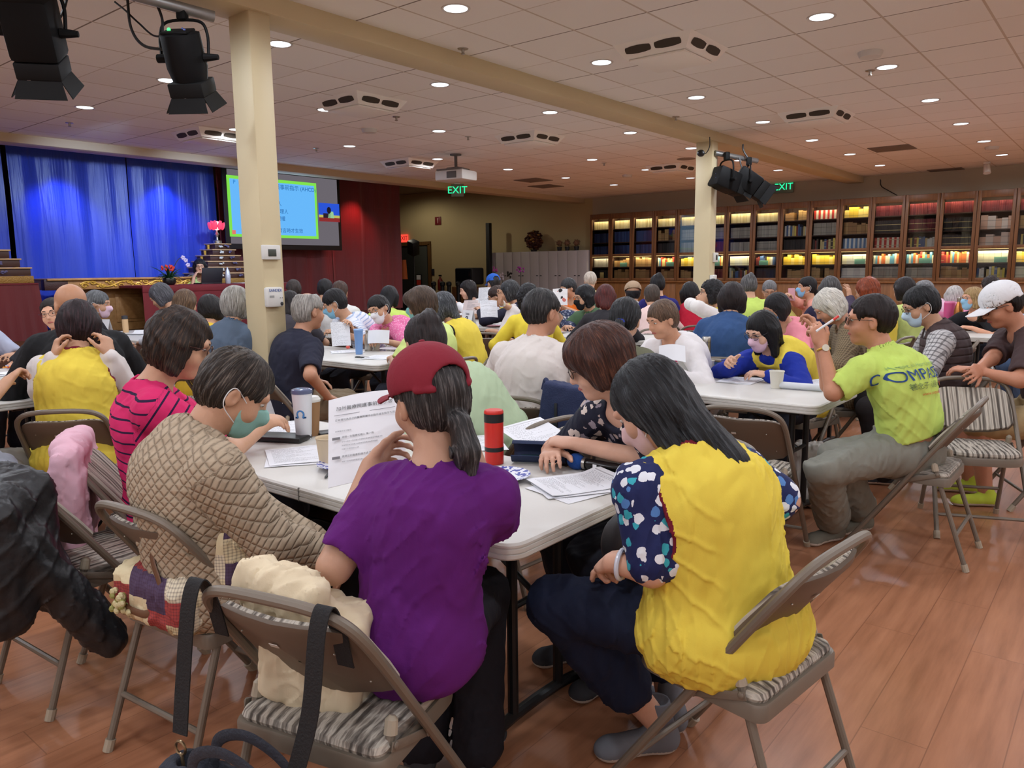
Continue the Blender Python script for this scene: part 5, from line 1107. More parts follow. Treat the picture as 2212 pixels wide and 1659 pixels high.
# ---------------------------------------------------------------- folding tables
TT = mat('white_table_plastic', (206, 203, 196), .42, bump=(90, .03)); TL = mat('black_table_leg', (19, 19, 20), .4)
def make_table():
    r_ = empty('folding_table', (0, 0, 0)); b = MB(); w, d, rr = 1.83, .76, .06
    def rect(g, n=6): return [(sx*(w/2-rr)+(rr+g)*math.cos(R(a0+90*k/(n-1))), sy*(d/2-rr)+(rr+g)*math.sin(R(a0+90*k/(n-1)))) for sx, sy, a0 in ((1, 1, 0), (-1, 1, 90), (-1, -1, 180), (1, -1, 270)) for k in range(n)]
    rings = [(-.03, .692), (-.004, .692), (0, .697), (0, .707), (-.0035, .7085), (-.0035, .7105), (0, .712), (0, .722), (-.003, .7235), (-.003, .7255), (0, .727), (0, .733), (-.006, .739), (-.016, .74)]; V = [(x, y, z) for g, z in rings for x, y in rect(g)]; n = 24
    b.add(V, [(k*n+i, k*n+(i+1) % n, (k+1)*n+(i+1) % n, (k+1)*n+i) for k in range(len(rings)-1) for i in range(n)]+[tuple(range(n-1, -1, -1)), tuple(range((len(rings)-1)*n, len(rings)*n))]); b.build('tabletop', TT, r_)
    MB().box((0, -.379, .716), (.004, .006, .046), .001).box((0, .379, .716), (.004, .006, .046), .001).build('fold_seam', mat('seam_grey', (120, 118, 112), .6), r_)
    for q in (-1, 1):
        x = q*.70
        for yy in (-.12, .12): MB().tube([(x, yy, .70), (x, yy, .06)], .0175, 10).build('leg', TL, r_)
        MB().tube(bez([(x, -.34, .012), (x, -.28, .035), (x, -.12, .06), (x, .12, .06), (x, .28, .035), (x, .34, .012)], 4), [.014]+[.019]*19+[.014], 10).build('foot_bar', TL, r_); MB().tube([(x, -.12, .42), (x, .12, .42)], .011, 8).build('cross_bar', TL, r_); MB().tube([(x, -.2, .665), (x, .2, .665)], .014, 8).build('cross_bar', TL, r_); MB().tube([(x, 0, .42), (q*.30, 0, .68)], .010, 8).tube([(q*.30, -.25, .68), (q*.30, .25, .68)], .012, 8).build('brace', TL, r_)
    MB().tube([(-.8, .30, .68), (.8, .30, .68)], .011, 8).tube([(-.8, -.30, .68), (.8, -.30, .68)], .011, 8).build('rail', TL, r_)
    return r_
TB0 = make_table(); first = True
TABLES = [(-2.115, 1.85, 'white folding table in the foreground in front of the maroon cap'), (-2.135, 4.35, 'white folding table with the man in the lime shirt at its end'), (-5.355, 4.21, 'white folding table behind the near pillar with the blue tumbler on it'), (-5.80, 1.80, 'white folding table at the left edge beside the yellow vest'),
 (-8.9, 4.2, 'white folding table in front of the stage with a tan bottle'), (-5.87, 7.52, 'white folding table with the number 8 card'), (-4.0, 7.02, 'white folding table beside the black masked woman'), (-5.3, 9.45, 'white folding table left of the far pillar'), (-1.95, 9.1, 'white folding table with the pink and copper bottles'),
 (-2.55, 6.22, 'white folding table behind the denim jacket'), (-2.05, 11.6, 'white folding table farthest away on the right'), (-6.9, 7.98, 'white folding table under the booklet of the wavy haired woman')]
for x, y, lb in TABLES:
    o = TB0 if first else copy_tree(TB0); first = False; o.location = (x, y, 0); tag(o, lb, 'table', 'white folding tables')
TZ = .741
# ---------------------------------------------------------------- things on the tables
def paper_mat(name, seed, dens=.5, title=True, col=(226, 227, 231)):
    m, n, b = newmat(name, .75, 0, .2); x, y, z = n.xyz(n.obj()); ROWH = .0062
    r_ = n.math('DIVIDE', y, ROWH); ri = n.math('FLOOR', r_); fr = n.math('SUBTRACT', r_, ri); line = n.math('MULTIPLY', n.math('GREATER_THAN', fr, .25), n.math('LESS_THAN', fr, .6))
    wn = n.new('ShaderNodeTexWhiteNoise'); n.put(wn.inputs['Vector'], n.comb(ri, seed, 0)); ch = n.noise(n.comb(n.math('MULTIPLY', x, 330), n.math('MULTIPLY', ri, 17.3), seed), 1, 2)
    ln = n.math('LESS_THAN', x, n.math('ADD', n.math('MULTIPLY', wn.outputs['Value'], .14), -.03)); on = n.math('LESS_THAN', wn.outputs['Value'], .86)
    ins = n.math('MULTIPLY', n.math('LESS_THAN', n.math('ABSOLUTE', x), .088), n.math('LESS_THAN', n.math('ABSOLUTE', y), .115)); k = n.math('MULTIPLY', n.math('MULTIPLY', line, n.math('GREATER_THAN', ch, dens)), n.math('MULTIPLY', n.math('MULTIPLY', ln, on), ins))
    if title: t = n.math('MULTIPLY', n.math('LESS_THAN', n.math('ABSOLUTE', n.math('SUBTRACT', y, .1235)), .0022), n.math('LESS_THAN', n.math('ABSOLUTE', x), .094)); k = n.math('MAXIMUM', n.math('MULTIPLY', k, .8), n.math('MULTIPLY', t, .55))
    n.put(b.inputs['Base Color'], n.mix(k, lin(col), lin((104, 104, 110)))); return m
PM = [paper_mat('printed_paper_%d' % i, i*3.1, .47+.02*i) for i in range(3)]; PMB = paper_mat('plain_paper', 9.3, .9, False)
def sheet(label, loc, rz=0.0, m=None, curl=.0, w=.216, h=.279, n=10, par=None, group=None, bend=None, name='paper_sheet', thick=.0012, rot=None):
    def fn(u, v):
        x, y = (u-.5)*w, (v-.5)*h; z = .002+curl*(max(0, abs(v-.5)*2-.35)**2)*(1 if v > .5 else .25)+(bend(u, v) if bend else .0012*math.sin(u*5+v*4))
        return (x, y, z)
    o = MB().grid(fn, n, n+2, 0, thick).build(name, m or PM[0], par, loc, rz)
    if rot is not None: o.rotation_euler = rot
    return tag(o, label, 'paper', group)
def pz(px, py, z=TZ): return at_z(px, py, z)
def stack(label, px, py, rz, k=2, m=None, curl=0.0, z=TZ):
    p = pz(px, py, z)
    for i in range(k): sheet(label if k == 1 else label+(', top sheet', ', lower sheet', ', bottom sheet')[i], (p[0]+.014*i, p[1]-.012*i, p[2]+.0028*(k-1-i)), rz+.12*i*(-1)**i, m or PM[i % 3], curl if i == 0 else 0)
CUPM = mat('paper_cup', (214, 196, 166), .7); CUPW = mat('white_paper_cup', (222, 218, 206), .6)
def cup(label, px, py, m, s=1.0, z=TZ): 
    b = MB().lathe([(.028, 0), (.029, .004), (.038, .09), (.0395, .093), (.0405, .091), (.0395, .0885), (.0365, .088), (.028, .006), (0, .006)], 24); o = b.build('paper_cup', m, None, pz(px, py, z)); o.scale = (s, s, s); return tag(o, label, 'cup', 'paper cups')
def bottle(name, label, px, py, prof, m, cap=None, cm=None, cat='bottle', z=TZ, extra=None):
    g = thing(name, label, cat, pz(px, py, z)); MB().lathe(prof, 24).build('body', m, g)
    if cap: MB().lathe(cap, 24).build('lid', cm, g)
    return g
def pen(label, px, py, rz, m, L=.14, name='pen', z=TZ):
    o = MB().tube([(-L/2, 0, .005), (-L/2+.02, 0, .005), (L/2-.015, 0, .005), (L/2, 0, .0045)], [.0045, .005, .0048, .001], 10).box((-L/2+.03, 0, .011), (.04, .003, .002), .0005).build(name, m, None, pz(px, py, z), rz); return tag(o, label, 'pen')
PLATEW = mat('paper_plate_white', (222, 222, 226), .5)
def plate_mat():
    m, n, b = newmat('blue_floral_plate', .45); x, y, z = n.xyz(n.obj()); r_ = n.math('SQRT', n.math('ADD', n.math('MULTIPLY', x, x), n.math('MULTIPLY', y, y))); f = n.noise(n.obj(), 60, 2, .4); rim = n.math('GREATER_THAN', r_, .058)
    n.put(b.inputs['Base Color'], n.mix(n.math('MULTIPLY', rim, n.math('GREATER_THAN', f, .52)), lin((222, 224, 232)), lin((62, 72, 160)))); return m
PLT = plate_mat()
def plate_(label, px, py, m=PLT, r=.088, z=TZ): o = MB().lathe([(0, .004), (r*.62, .004), (r*.7, .008), (r, .018), (r, .02), (r*.68, .0105), (r*.6, .007), (0, .007)][:4]+[(r, .02), (r*.69, .011), (r*.6, .0075), (0, .0075)], 32).build('paper_plate', m, None, pz(px, py, z)); return tag(o, label, 'plate')
FOOD = mat('orange_snack', (220, 140, 40), .6, var=(60, .3)); TOMATO = mat('tomato_red', (206, 62, 36), .3); GREEN = mat('herb_green', (70, 104, 40), .6)
def food(label, px, py, cols, seed, r=.02, z=TZ+.012, n=9, name='snack'):
    p = pz(px, py, z); b = MB(); rr = random.Random(seed); [b.ball((rr.uniform(-r, r), rr.uniform(-r, r), rr.uniform(0, r*.5)), (r*.35, r*.28, r*.22), 7, k % len(cols)) for k in range(n)]; return tag(b.build(name, cols, None, p), label, 'snack')
# near table
g = bottle('tumbler', 'tall white tumbler with a blue emblem on the near table', 657, 948, [(.030, 0), (.032, .004), (.0425, .195), (.043, .2)], mat('tumbler_white', (216, 217, 222), .3), [(.0445, .198), (.0455, .206), (.044, .214), (.036, .218), (0, .216)], mat('tumbler_lid', (92, 100, 130), .15), 'tumbler')
q = MB(); tm_ = mat('emblem_blue', (64, 128, 190), .4); v2 = unit(-np.array([g.location.x, g.location.y, 0])); a0 = math.atan2(v2[1], v2[0])
def on_cyl(me, g, rad, zc, a0, m, name): 
    for v in me.vertices: x, y = v.co.x, v.co.y; a = a0+x/rad; rr = rad+.0008; v.co = (rr*math.cos(a), rr*math.sin(a), zc+y)
    me.materials.clear(); me.materials.append(m); return link(name, me, g)
b = MB().tube([(.014*math.cos(t), .016*math.sin(t), 0) for t in np.linspace(-.9, PI+.9, 15)], .0035, 6).tube([(-.024, -.013, 0), (-.009, -.013, 0)], .0035, 6).tube([(.009, -.013, 0), (.024, -.013, 0)], .0035, 6); on_cyl(b.mesh('emblem', tm_), g, .0385, .112, a0-.28, tm_, 'emblem')
g = bottle('coffee_cup', 'cardboard coffee cup hidden behind the white tumbler', 674, 940, [(.03, 0), (.042, .15)], mat('kraft_sleeve', (150, 112, 76), .8), [(.043, .15), (.044, .16), (.036, .172), (0, .172)], WHITE, 'cup')
cup('tan paper cup on the near table beside the handout', 710, 1003, CUPM, 1.12); pen('black pen on the near table beside the plate', 712, 1025, R(-52), BLACKPL, .13)
plate_('blue patterned paper plate left of the purple shirt', 745, 1010, PLT, .1); food('orange snack on the plate left of the purple shirt', 752, 1003, [FOOD], 1); plate_('blue patterned paper plate right of the purple shirt', 1083, 1035, PLT, .1); food('fruit pieces on the plate right of the purple shirt', 1080, 1038, [TOMATO, GREEN, FOOD], 3, .026)
g = bottle('thermos', 'red thermos flask with black bands on the near table', 1068, 1000, [(.034, 0), (.035, .004), (.035, .05)], mat('flask_red', (206, 44, 34), .3), [(.0355, .062), (.0355, .155), (.035, .16)], mat('flask_red', (206, 44, 34), .3), 'flask'); MB().lathe([(.0357, .048), (.0357, .064)], 24).lathe([(.0362, .156), (.0362, .188)], 24).lathe([(0, .199), (.033, .199), (.033, .196)][::-1], 24).build('black_band', BLACKPL, g); MB().lathe([(.0362, .187), (.0362, .194), (.033, .2)], 24).build('red_rim', mat('flask_red', (206, 44, 34), .3), g)
g = bottle('travel_mug', 'steel travel mug with black flip lid on the near table', 1270, 992, [(.033, 0), (.034, .004), (.034, .13), (.036, .135)], STEEL, [(.037, .134), (.037, .185), (.033, .196), (0, .198)], BLACKPL, 'mug'); MB().box((.030, -.024, .168), (.012, .012, .045), .004).build('clasp', STEEL, g)
stack('printed handouts under the white tumbler', 618, 925, R(62), 2); p = pz(600, 950); tag(MB().box((0, 0, .012), (.27, .11, .022), .006).build('black_tray', BLACKPL, None, p, R(25)), 'black folder tray on the near table beside the quilted coat', 'tray'); tag(MB().tube([(-.04, 0, .03), (.04, 0, .03)], .005, 8).build('marker', mat('marker_pink', (220, 70, 120), .5), None, pz(553, 948), R(60)), 'pink marker at the edge of the black tray', 'marker')
stack('printed handouts left of the tan paper cup', 640, 985, R(60), 2); p = pz(565, 905); cd = thing('table_card', 'folded white table number card beside the quilted coat', 'card', p, R(-60)); MB().add([(-.07, .04, 0), (.07, .04, 0), (.07, 0, .14), (-.07, 0, .14)], [(0, 1, 2, 3), (3, 2, 1, 0)], 0, False).add([(-.07, -.04, 0), (.07, -.04, 0), (.07, 0, .14), (-.07, 0, .14)], [(3, 2, 1, 0), (0, 1, 2, 3)], 0, False).build('folded_card', PAPERW, cd); lettering('1', .07, BLACKPL, cd, (0, -.025, .06), (R(75), 0, 0), 'number')
tag(MB().box((0, 0, .006), (.15, .075, .011), .004).build('phone', BLACKPL, None, pz(722, 935), R(70)), 'dark phone lying under the raised handout', 'phone')
# the handout held up by the woman in purple
hp0 = at_d(792, 945, 2.16); ho = sheet('handout titled in Chinese held up by the purple shirt woman', hp0, 0, PMB, 0, .216, .285, 10, None, None, lambda u, v: .012*math.sin(u*PI)+.004*v, 'handout')
vx = unit(at_d(850, 915, 2.16)-at_d(722, 935, 2.16)); vy0 = at_d(716, 880, 2.23)-at_d(748, 1000, 2.12); vy = unit(vy0-vx*np.dot(vx, vy0)); HR = np.stack([vx, vy, np.cross(vx, vy)], 1); ho.matrix_world = M4(HR, hp0)
t = lettering('加州醫療照護事前指示書', .0150, BLACKPL, ho, (.0, .098, .0185), (0, 0, 0), 'handout_title', 'CENTER', 0); MB().box((0, .078, .0165), (.176, .0012, .0004), 0).build('rule', mat('print_grey', (112, 112, 116), .7), ho)
for tx_, yy_, sz_, mm_ in (('您有權利為自己的醫療照護作出指示並且指定代理人', .060, .0078, BLACKPL), ('本表格共分三部分', .022, .0058, BLACKPL), ('選擇一位醫療代理人 第一頁', .001, .0074, BLACKPL), ('您可以指定一位代理人在您無法表達時為您作醫療決定', -.014, .0048, mat('print_grey', (112, 112, 116), .7)), ('請選擇您信任的家人或朋友並與其討論您的意願', -.026, .0048, mat('print_grey', (112, 112, 116), .7)), ('代理人必須年滿十八歲', -.038, .0048, mat('print_grey', (112, 112, 116), .7)), ('選擇您的醫療照護方式 第二頁', -.061, .0074, BLACKPL), ('請寫下您的照護意願讓代理人與醫師了解', -.077, .0048, mat('print_grey', (112, 112, 116), .7))):
    lettering(tx_, sz_, mm_, ho, (-.085 if yy_ > .01 and yy_ < .1 else -.066, yy_, .0185-abs(yy_)*.01), (0, 0, 0), 'handout_line', 'LEFT', 0)
b = MB(); [b.box((-.082, y, .0175), (.022, .008, .0006), 0) for y in (.0, -.062)]; b.box((0, .131, .006), (.2, .009, .0006), 0); b.build('grey_block', mat('print_grey', (112, 112, 116), .7), ho)
# right end of the near table
stack('printed handouts at the right end of the near table', 1245, 1048, R(-28), 3, None, .05); p = pz(1160, 955); o = sheet('open handout lying by the red thermos', (p[0], p[1], p[2]+.03), R(80), PM[2], .0, .216, .279); o.rotation_euler = (R(12), R(-6), R(70)); sheet('handout sheet behind the red thermos', pz(1030, 958), R(50), PM[0])
p = pz(1165, 1000); pc = thing('pencil_case', 'open navy zip pencil case on the near table', 'pencil case', p, R(28)); NAVY = mat('navy_canvas', (38, 52, 84), .8, bump=(120, .2))
MB().grid(lambda u, v: ((u-.5)*.2, (v-.5)*.075, .006+.02*math.sin(v*PI)*0+.03*(abs(v-.5)*2)**3), 12, 8, 0, .003).build('lower_shell', NAVY, pc); MB().grid(lambda u, v: ((u-.5)*.2, .035-.05*v*.9, .035+.045*math.sin(v*2.2)), 12, 8, 0, .003).build('flap', NAVY, pc); MB().tube([(-.06, -.005, .018), (.06, .0, .02)], .005, 8).build('pen_inside', mat('pen_lime', (120, 170, 90), .5), pc); MB().box((-.01, .012, .015), (.13, .03, .02), .006).build('teal_cloth', mat('teal_cloth', (22, 70, 72), .8), pc)
p = pz(1290, 1005, TZ+.025); mi_ = thing('microphone', 'black handheld microphone with blue foam cover', 'microphone', p, 0); v1_ = unit(pz(1375, 1018, TZ+.02)-pz(1235, 990, TZ+.03)); mi_.rotation_euler = (0, 0, math.atan2(v1_[1], v1_[0]))
MB().lathe([(.017, 0), (.019, .01), (.0175, .10), (.0185, .16), (.017, .165)], 18, (-.04, 0, 0), 0, roty(PI/2)).build('body', mat('mic_black', (18, 18, 20), .2), mi_); MB().lathe([(.021, 0), (.021, .012)], 18, (-.055, 0, 0), 0, roty(PI/2)).build('collar', STEEL, mi_); MB().ball((-.085, 0, .002), (.036, .03, .03), 14).build('foam_cover', mat('blue_foam', (26, 74, 150), .95, bump=(300, .4)), mi_); MB().box((0, -.0185, 0), (.015, .002, .012), 0).build('label_tag', PAPERW, mi_); MB().lathe([(.0175, 0), (.016, .006)], 18, (.125, 0, 0), 0, roty(PI/2)).build('end_ring', mat('ring_blue', (40, 54, 130), .4), mi_)
pen('black pencil under the microphone', 1300, 1028, R(10), BLACKPL, .15, 'pencil')
# second table (lime shirt)
cup('white paper cup in front of the woman with the pink mask', 1677, 838, CUPW, 1.1); cup('white paper cup beside the steel flask', 1530, 808, CUPW, 1.0)
bottle('flask', 'tall brushed steel flask in front of the denim jacket', 1525, 790, [(.031, 0), (.032, .004), (.032, .17)], STEEL, [(.0325, .172), (.0325, .205), (.028, .212), (0, .213)], STEEL, 'flask')
plate_('paper plate with a tomato near the steel flask', 1500, 803, PLATEW); food('tomato on the paper plate near the steel flask', 1503, 800, [TOMATO], 5, .034, TZ+.02, 1, 'tomato').scale = (2.4, 2.4, 2.4); food('orange scraps around the tomato', 1492, 803, [FOOD], 8, .03)
stack('printed sheets in front of the white paper cup', 1598, 822, R(8), 2); stack('printed sheets before the woman with the pink mask', 1625, 803, R(10), 2, None, .03); stack('blank sheets left of the steel flask', 1462, 790, R(20), 1, PMB)
p = pz(1725, 842); ro = tag(MB().lathe([(.02, -.13), (.02, .13)], 16, (0, 0, .021), 0, roty(PI/2)).build('rolled_magazine', paper_mat('magazine_print', 4.2, .6, False, (216, 220, 226)), None, p, R(4)), 'rolled up magazine beside the lime shirt man elbow', 'magazine'); pen('blue pen on the table edge beside the rolled magazine', 1722, 826, R(8), mat('pen_blue', (40, 58, 140), .3)); stack('papers under the lime shirt man elbows', 1780, 828, R(-12), 2)
stack('leaflets with green print at the table edge', 1490, 818, R(30), 1, paper_mat('leaflet_green', 6.6, .5, True, (206, 214, 196)))
# third table (blue tumbler)
bottle('tumbler', 'light blue tumbler on the table before the striped white top', 776, 765, [(.029, 0), (.03, .004), (.039, .20), (.04, .205)], mat('tumbler_blue', (112, 150, 204), .35), [(.041, .203), (.041, .214), (.034, .218), (0, .217)], mat('tumbler_blue_lid', (136, 170, 216), .3), 'tumbler')
bottle('flask', 'steel bottle with a wire loop beside the blue tumbler', 796, 758, [(.031, 0), (.032, .004), (.032, .12), (.02, .15), (.019, .165)], STEEL, [(.021, .166), (.021, .185), (.0, .188)], STEEL, 'bottle'); cup('paper cup beside the steel loop bottle', 813, 756, CUPW, 1.0)
stack('printed sheets at the near corner of the blue tumbler table', 822, 772, R(25), 2); stack('papers left of the blue tumbler', 750, 760, R(-30), 2); food('tomato beside the blue tumbler', 743, 757, [TOMATO], 5, .03, TZ+.02, 1, 'tomato').scale = (2.2, 2.2, 2.2); pen('black pen under the blue tumbler', 783, 773, R(20), BLACKPL)
stack('sheets in the middle of the blue tumbler table', 850, 752, R(10), 1, PMB)
# left edge table
stack('papers on the left edge table', 40, 806, R(20), 3, PMB, .02); plate_('floral paper plate on the left edge table', 45, 793, PLT, .1); food('orange segments on the floral plate', 20, 795, [TOMATO, FOOD], 12, .03); pz_ = pz(40, 850); tag(MB().box((0, 0, .008), (.34, .24, .014), .003).build('clipboard_folder', BLACKPL, None, pz(35, 838), R(15)), 'black folder under papers on the left edge table', 'folder'); pen('black pen beside the hand at the left edge', 60, 826, R(30), BLACKPL)
# table before the stage
bottle('bottle', 'tan bottle with dark cap on the table before the stage', 272, 718, [(.032, 0), (.033, .005), (.034, .16)], mat('tan_bottle', (214, 178, 134), .5), [(.0345, .162), (.0345, .2), (0, .205)], mat('dark_cap', (56, 58, 62), .5)); stack('papers spread on the table before the stage', 300, 722, R(40), 3, PMB, .08); p = pz(231, 716); c_ = thing('table_card', 'folded white card on the table before the stage', 'card', p, R(20)); MB().add([(-.06, .04, 0), (.06, .04, 0), (.06, 0, .15), (-.06, 0, .15), (.06, -.04, 0), (-.06, -.04, 0)], [(0, 1, 2, 3), (3, 2, 4, 5)], 0, False).build('folded_card', PAPERW, c_)
# number 8 table
p = pz(1012, 702); c_ = thing('table_card', 'folded white table card numbered 8', 'card', p, R(-6)); MB().add([(-.10, .05, 0), (.10, .05, 0), (.10, 0, .19), (-.10, 0, .19), (.10, -.05, 0), (-.10, -.05, 0)], [(0, 1, 2, 3), (3, 2, 4, 5)], 0, False).build('folded_card', PAPERW, c_); lettering('8', .11, BLACKPL, c_, (0, -.036, .075), (R(75), 0, 0), 'number'); lettering('Table', .035, mat('print_grey', (112, 112, 116), .7), c_, (0, -.016, .145), (R(75), 0, 0), 'card_word')
CLEAR = mat('clear_bottle', (196, 206, 206), .1); g = bottle('water_bottle', 'clear water bottle with orange label beside the number 8 card', 1043, 705, [(.045, 0), (.048, .01), (.048, .15), (.03, .19), (.025, .2)], CLEAR, [(.027, .2), (.027, .225), (0, .228)], WHITE); MB().lathe([(.049, .03), (.049, .1)], 20).build('bottle_label', mat('label_orange', (206, 104, 64), .5), g)
plate_('pink patterned plate on the number 8 table', 1067, 706, mat('pink_plate', (226, 170, 180), .5, var=(60, .3)), .12); stack('papers on the number 8 table', 1085, 702, R(15), 2); stack('open white papers behind the number 8 card', 990, 680, R(30), 2, PMB, .05)
cup('paper cup held near the wavy haired woman', 1006, 677, CUPW, 1.2)
# black mask table, far tables
stack('papers before the black masked woman', 1228, 716, R(10), 3); stack('papers on the table left of the far pillar', 1480, 691, R(10), 2, PMB); tag(MB().lathe([(.04, 0), (.04, .06), (0, .065)], 14).build('dark_jar', mat('dark_purple_jar', (62, 40, 60), .4), None, pz(1484, 690)), 'small dark jar on the table left of the far pillar', 'jar')
bottle('tumbler', 'pink bottle on the far right table', 2048, 708, [(.05, 0), (.052, .01), (.058, .27), (.058, .28)], mat('pink_bottle', (206, 84, 136), .35), [(.056, .28), (.052, .298), (0, .3)], mat('pink_lid', (224, 130, 170), .35)); bottle('bottle', 'copper metal bottle on the far right table', 2068, 710, [(.045, 0), (.047, .01), (.047, .2), (.024, .29), (.022, .3)], mat('copper_metal', (190, 128, 70), .25, .8), [(.024, .3), (.024, .34), (0, .345)], STEEL)
stack('papers on the far right table', 2098, 708, R(12), 2); stack('white papers on the table behind the blue masked blonde', 2168, 688, R(10), 2, PMB); stack('papers beside the pink and blue masked woman', 1725, 742, R(20), 2, PMB); bottle('flask', 'black flask left of the red jacket', 1404, 662, [(.04, 0), (.042, .2), (.03, .24)], BLACKPL, [(.034, .24), (.034, .29), (0, .295)], BLACKPL); stack('papers in the middle of the white cardigan table', 1425, 775, R(18), 1, PMB, .04)
# ---------------------------------------------------------------- clothing patterns
def attr(n, name): a = n.new('ShaderNodeAttribute'); a.attribute_name = name; return a.outputs['Fac']
def striped(name, c1, c2, period, duty):
    m, n, b = newmat(name, .85, 0, .25); f = n.math('FRACT', n.math('DIVIDE', attr(n, 'st'), period)); n.put(b.inputs['Base Color'], n.mix(n.math('LESS_THAN', f, duty), lin(c1), lin(c2))); n.put(b.inputs['Normal'], n.bump(n.noise(n.obj(), 14, 2), .3, .03)); return m
def quilted(name, c, cell, k=1.0, horiz=False):
    m, n, b = newmat(name, .8, 0, .3); x, y, z = n.xyz(n.obj()); st = attr(n, 'st'); xy = n.math('ADD', x, n.math('MULTIPLY', y, .9))
    def ln(a): d = n.math('ABSOLUTE', n.math('SUBTRACT', n.math('FRACT', n.math('DIVIDE', a, cell)), .5)); return n.math('POWER', n.math('SUBTRACT', 1.0, n.math('MULTIPLY', n.math('SUBTRACT', .5, d), 2.0)), 5.0)
    nz = n.math('MULTIPLY', n.noise(n.obj(), 12, 2), .012); st = n.math('ADD', st, nz)
    h = ln(st) if horiz else n.math('MAXIMUM', n.math('MAXIMUM', ln(n.math('ADD', st, n.math('MULTIPLY', xy, .75))), ln(n.math('SUBTRACT', st, n.math('MULTIPLY', xy, .75)))), n.math('MULTIPLY', ln(n.math('MULTIPLY', st, 1.0)), .0))
    cl = lin(c); n.put(b.inputs['Base Color'], n.mix(n.math('MULTIPLY', h, .35), cl, tuple(v*.55 for v in cl[:3])+(1,))); n.put(b.inputs['Normal'], n.bump(n.math('SUBTRACT', n.math('MULTIPLY', n.noise(n.obj(), 30, 2), .25), h), .9*k, .012)); return m
def plaid(name, base, l1, l2, cell):
    m, n, b = newmat(name, .85, 0, .25); x, y, z = n.xyz(n.obj()); st = attr(n, 'st'); xy = n.math('ADD', x, n.math('MULTIPLY', y, .8))
    f1 = n.math('LESS_THAN', n.math('FRACT', n.math('DIVIDE', st, cell)), .28); f2 = n.math('LESS_THAN', n.math('FRACT', n.math('DIVIDE', xy, cell)), .28); c = n.mix(n.math('MULTIPLY', f1, .7), lin(base), lin(l1)); c = n.mix(n.math('MULTIPLY', f2, .6), c, lin(l2)); n.put(b.inputs['Base Color'], c); return m
def floral(name, base, petals, scale, thr=.27, jig=.6):
    m, n, b = newmat(name, .8, 0, .3); v = n.new('ShaderNodeTexVoronoi'); v.inputs['Scale'].default_value = scale; vec = n.obj(); w = n.new('ShaderNodeVectorMath', operation='ADD'); nz = n.new('ShaderNodeTexNoise'); n.put(nz.inputs['Vector'], vec); nz.inputs['Scale'].default_value = scale*1.6; sc_ = n.new('ShaderNodeVectorMath', operation='SCALE'); n.put(sc_.inputs[0], nz.outputs['Color']); sc_.inputs['Scale'].default_value = jig/scale; n.put(w.inputs[0], vec); n.put(w.inputs[1], sc_.outputs[0]); n.put(v.inputs['Vector'], w.outputs[0])
    sel = n.ramp(v.outputs['Color'], [(i/len(petals), lin(p)) for i, p in enumerate(petals)], 'CONSTANT'); n.put(b.inputs['Base Color'], n.mix(n.math('LESS_THAN', v.outputs['Distance'], thr), lin(base), sel)); n.put(b.inputs['Normal'], n.bump(n.noise(vec, 14, 2), .3, .03)); return m
PINKSTR = striped('pink_navy_stripes', (212, 44, 104), (42, 24, 58), .042, .17); BLUEWH = striped('white_blue_stripes', (226, 228, 236), (168, 186, 216), .03, .3); PKWH = striped('pink_white_stripes', (200, 44, 96), (236, 214, 220), .024, .32)
QUILT = quilted('quilted_tan', (178, 160, 136), .030, .75); QVEST = quilted('quilted_brown_vest', (74, 60, 60), .05, .8, True); PLAID1 = plaid('brown_check_tweed', (112, 96, 74), (64, 54, 44), (150, 134, 108), .018); PLAID2 = plaid('grey_plaid', (196, 194, 194), (92, 90, 92), (70, 68, 72), .03); CHECK = plaid('black_white_check', (214, 212, 206), (70, 70, 70), (70, 70, 70), .02)
NFLOR = floral('navy_white_floral', (24, 26, 44), [(24, 26, 44), (214, 200, 190), (176, 158, 152), (24, 26, 44), (150, 140, 150)], 26, .42, .9); TFLOR = floral('blue_teal_floral', (30, 38, 84), [(30, 38, 84), (226, 230, 236), (60, 170, 186), (226, 230, 236), (84, 130, 190)], 34, .46, .5); BFLOR = floral('blue_grey_floral', (52, 60, 88), [(206, 204, 204), (120, 126, 146), (40, 44, 66)], 30, .4, .9); LACE = floral('pink_lace', (222, 112, 160), [(236, 190, 212), (228, 150, 186)], 70, .36, .6)
YEL = (228, 204, 78); MAROON = fabric((112, 28, 44), 'maroon_trim'); LIME = (196, 220, 108)
for m_ in (PINKSTR,): pass
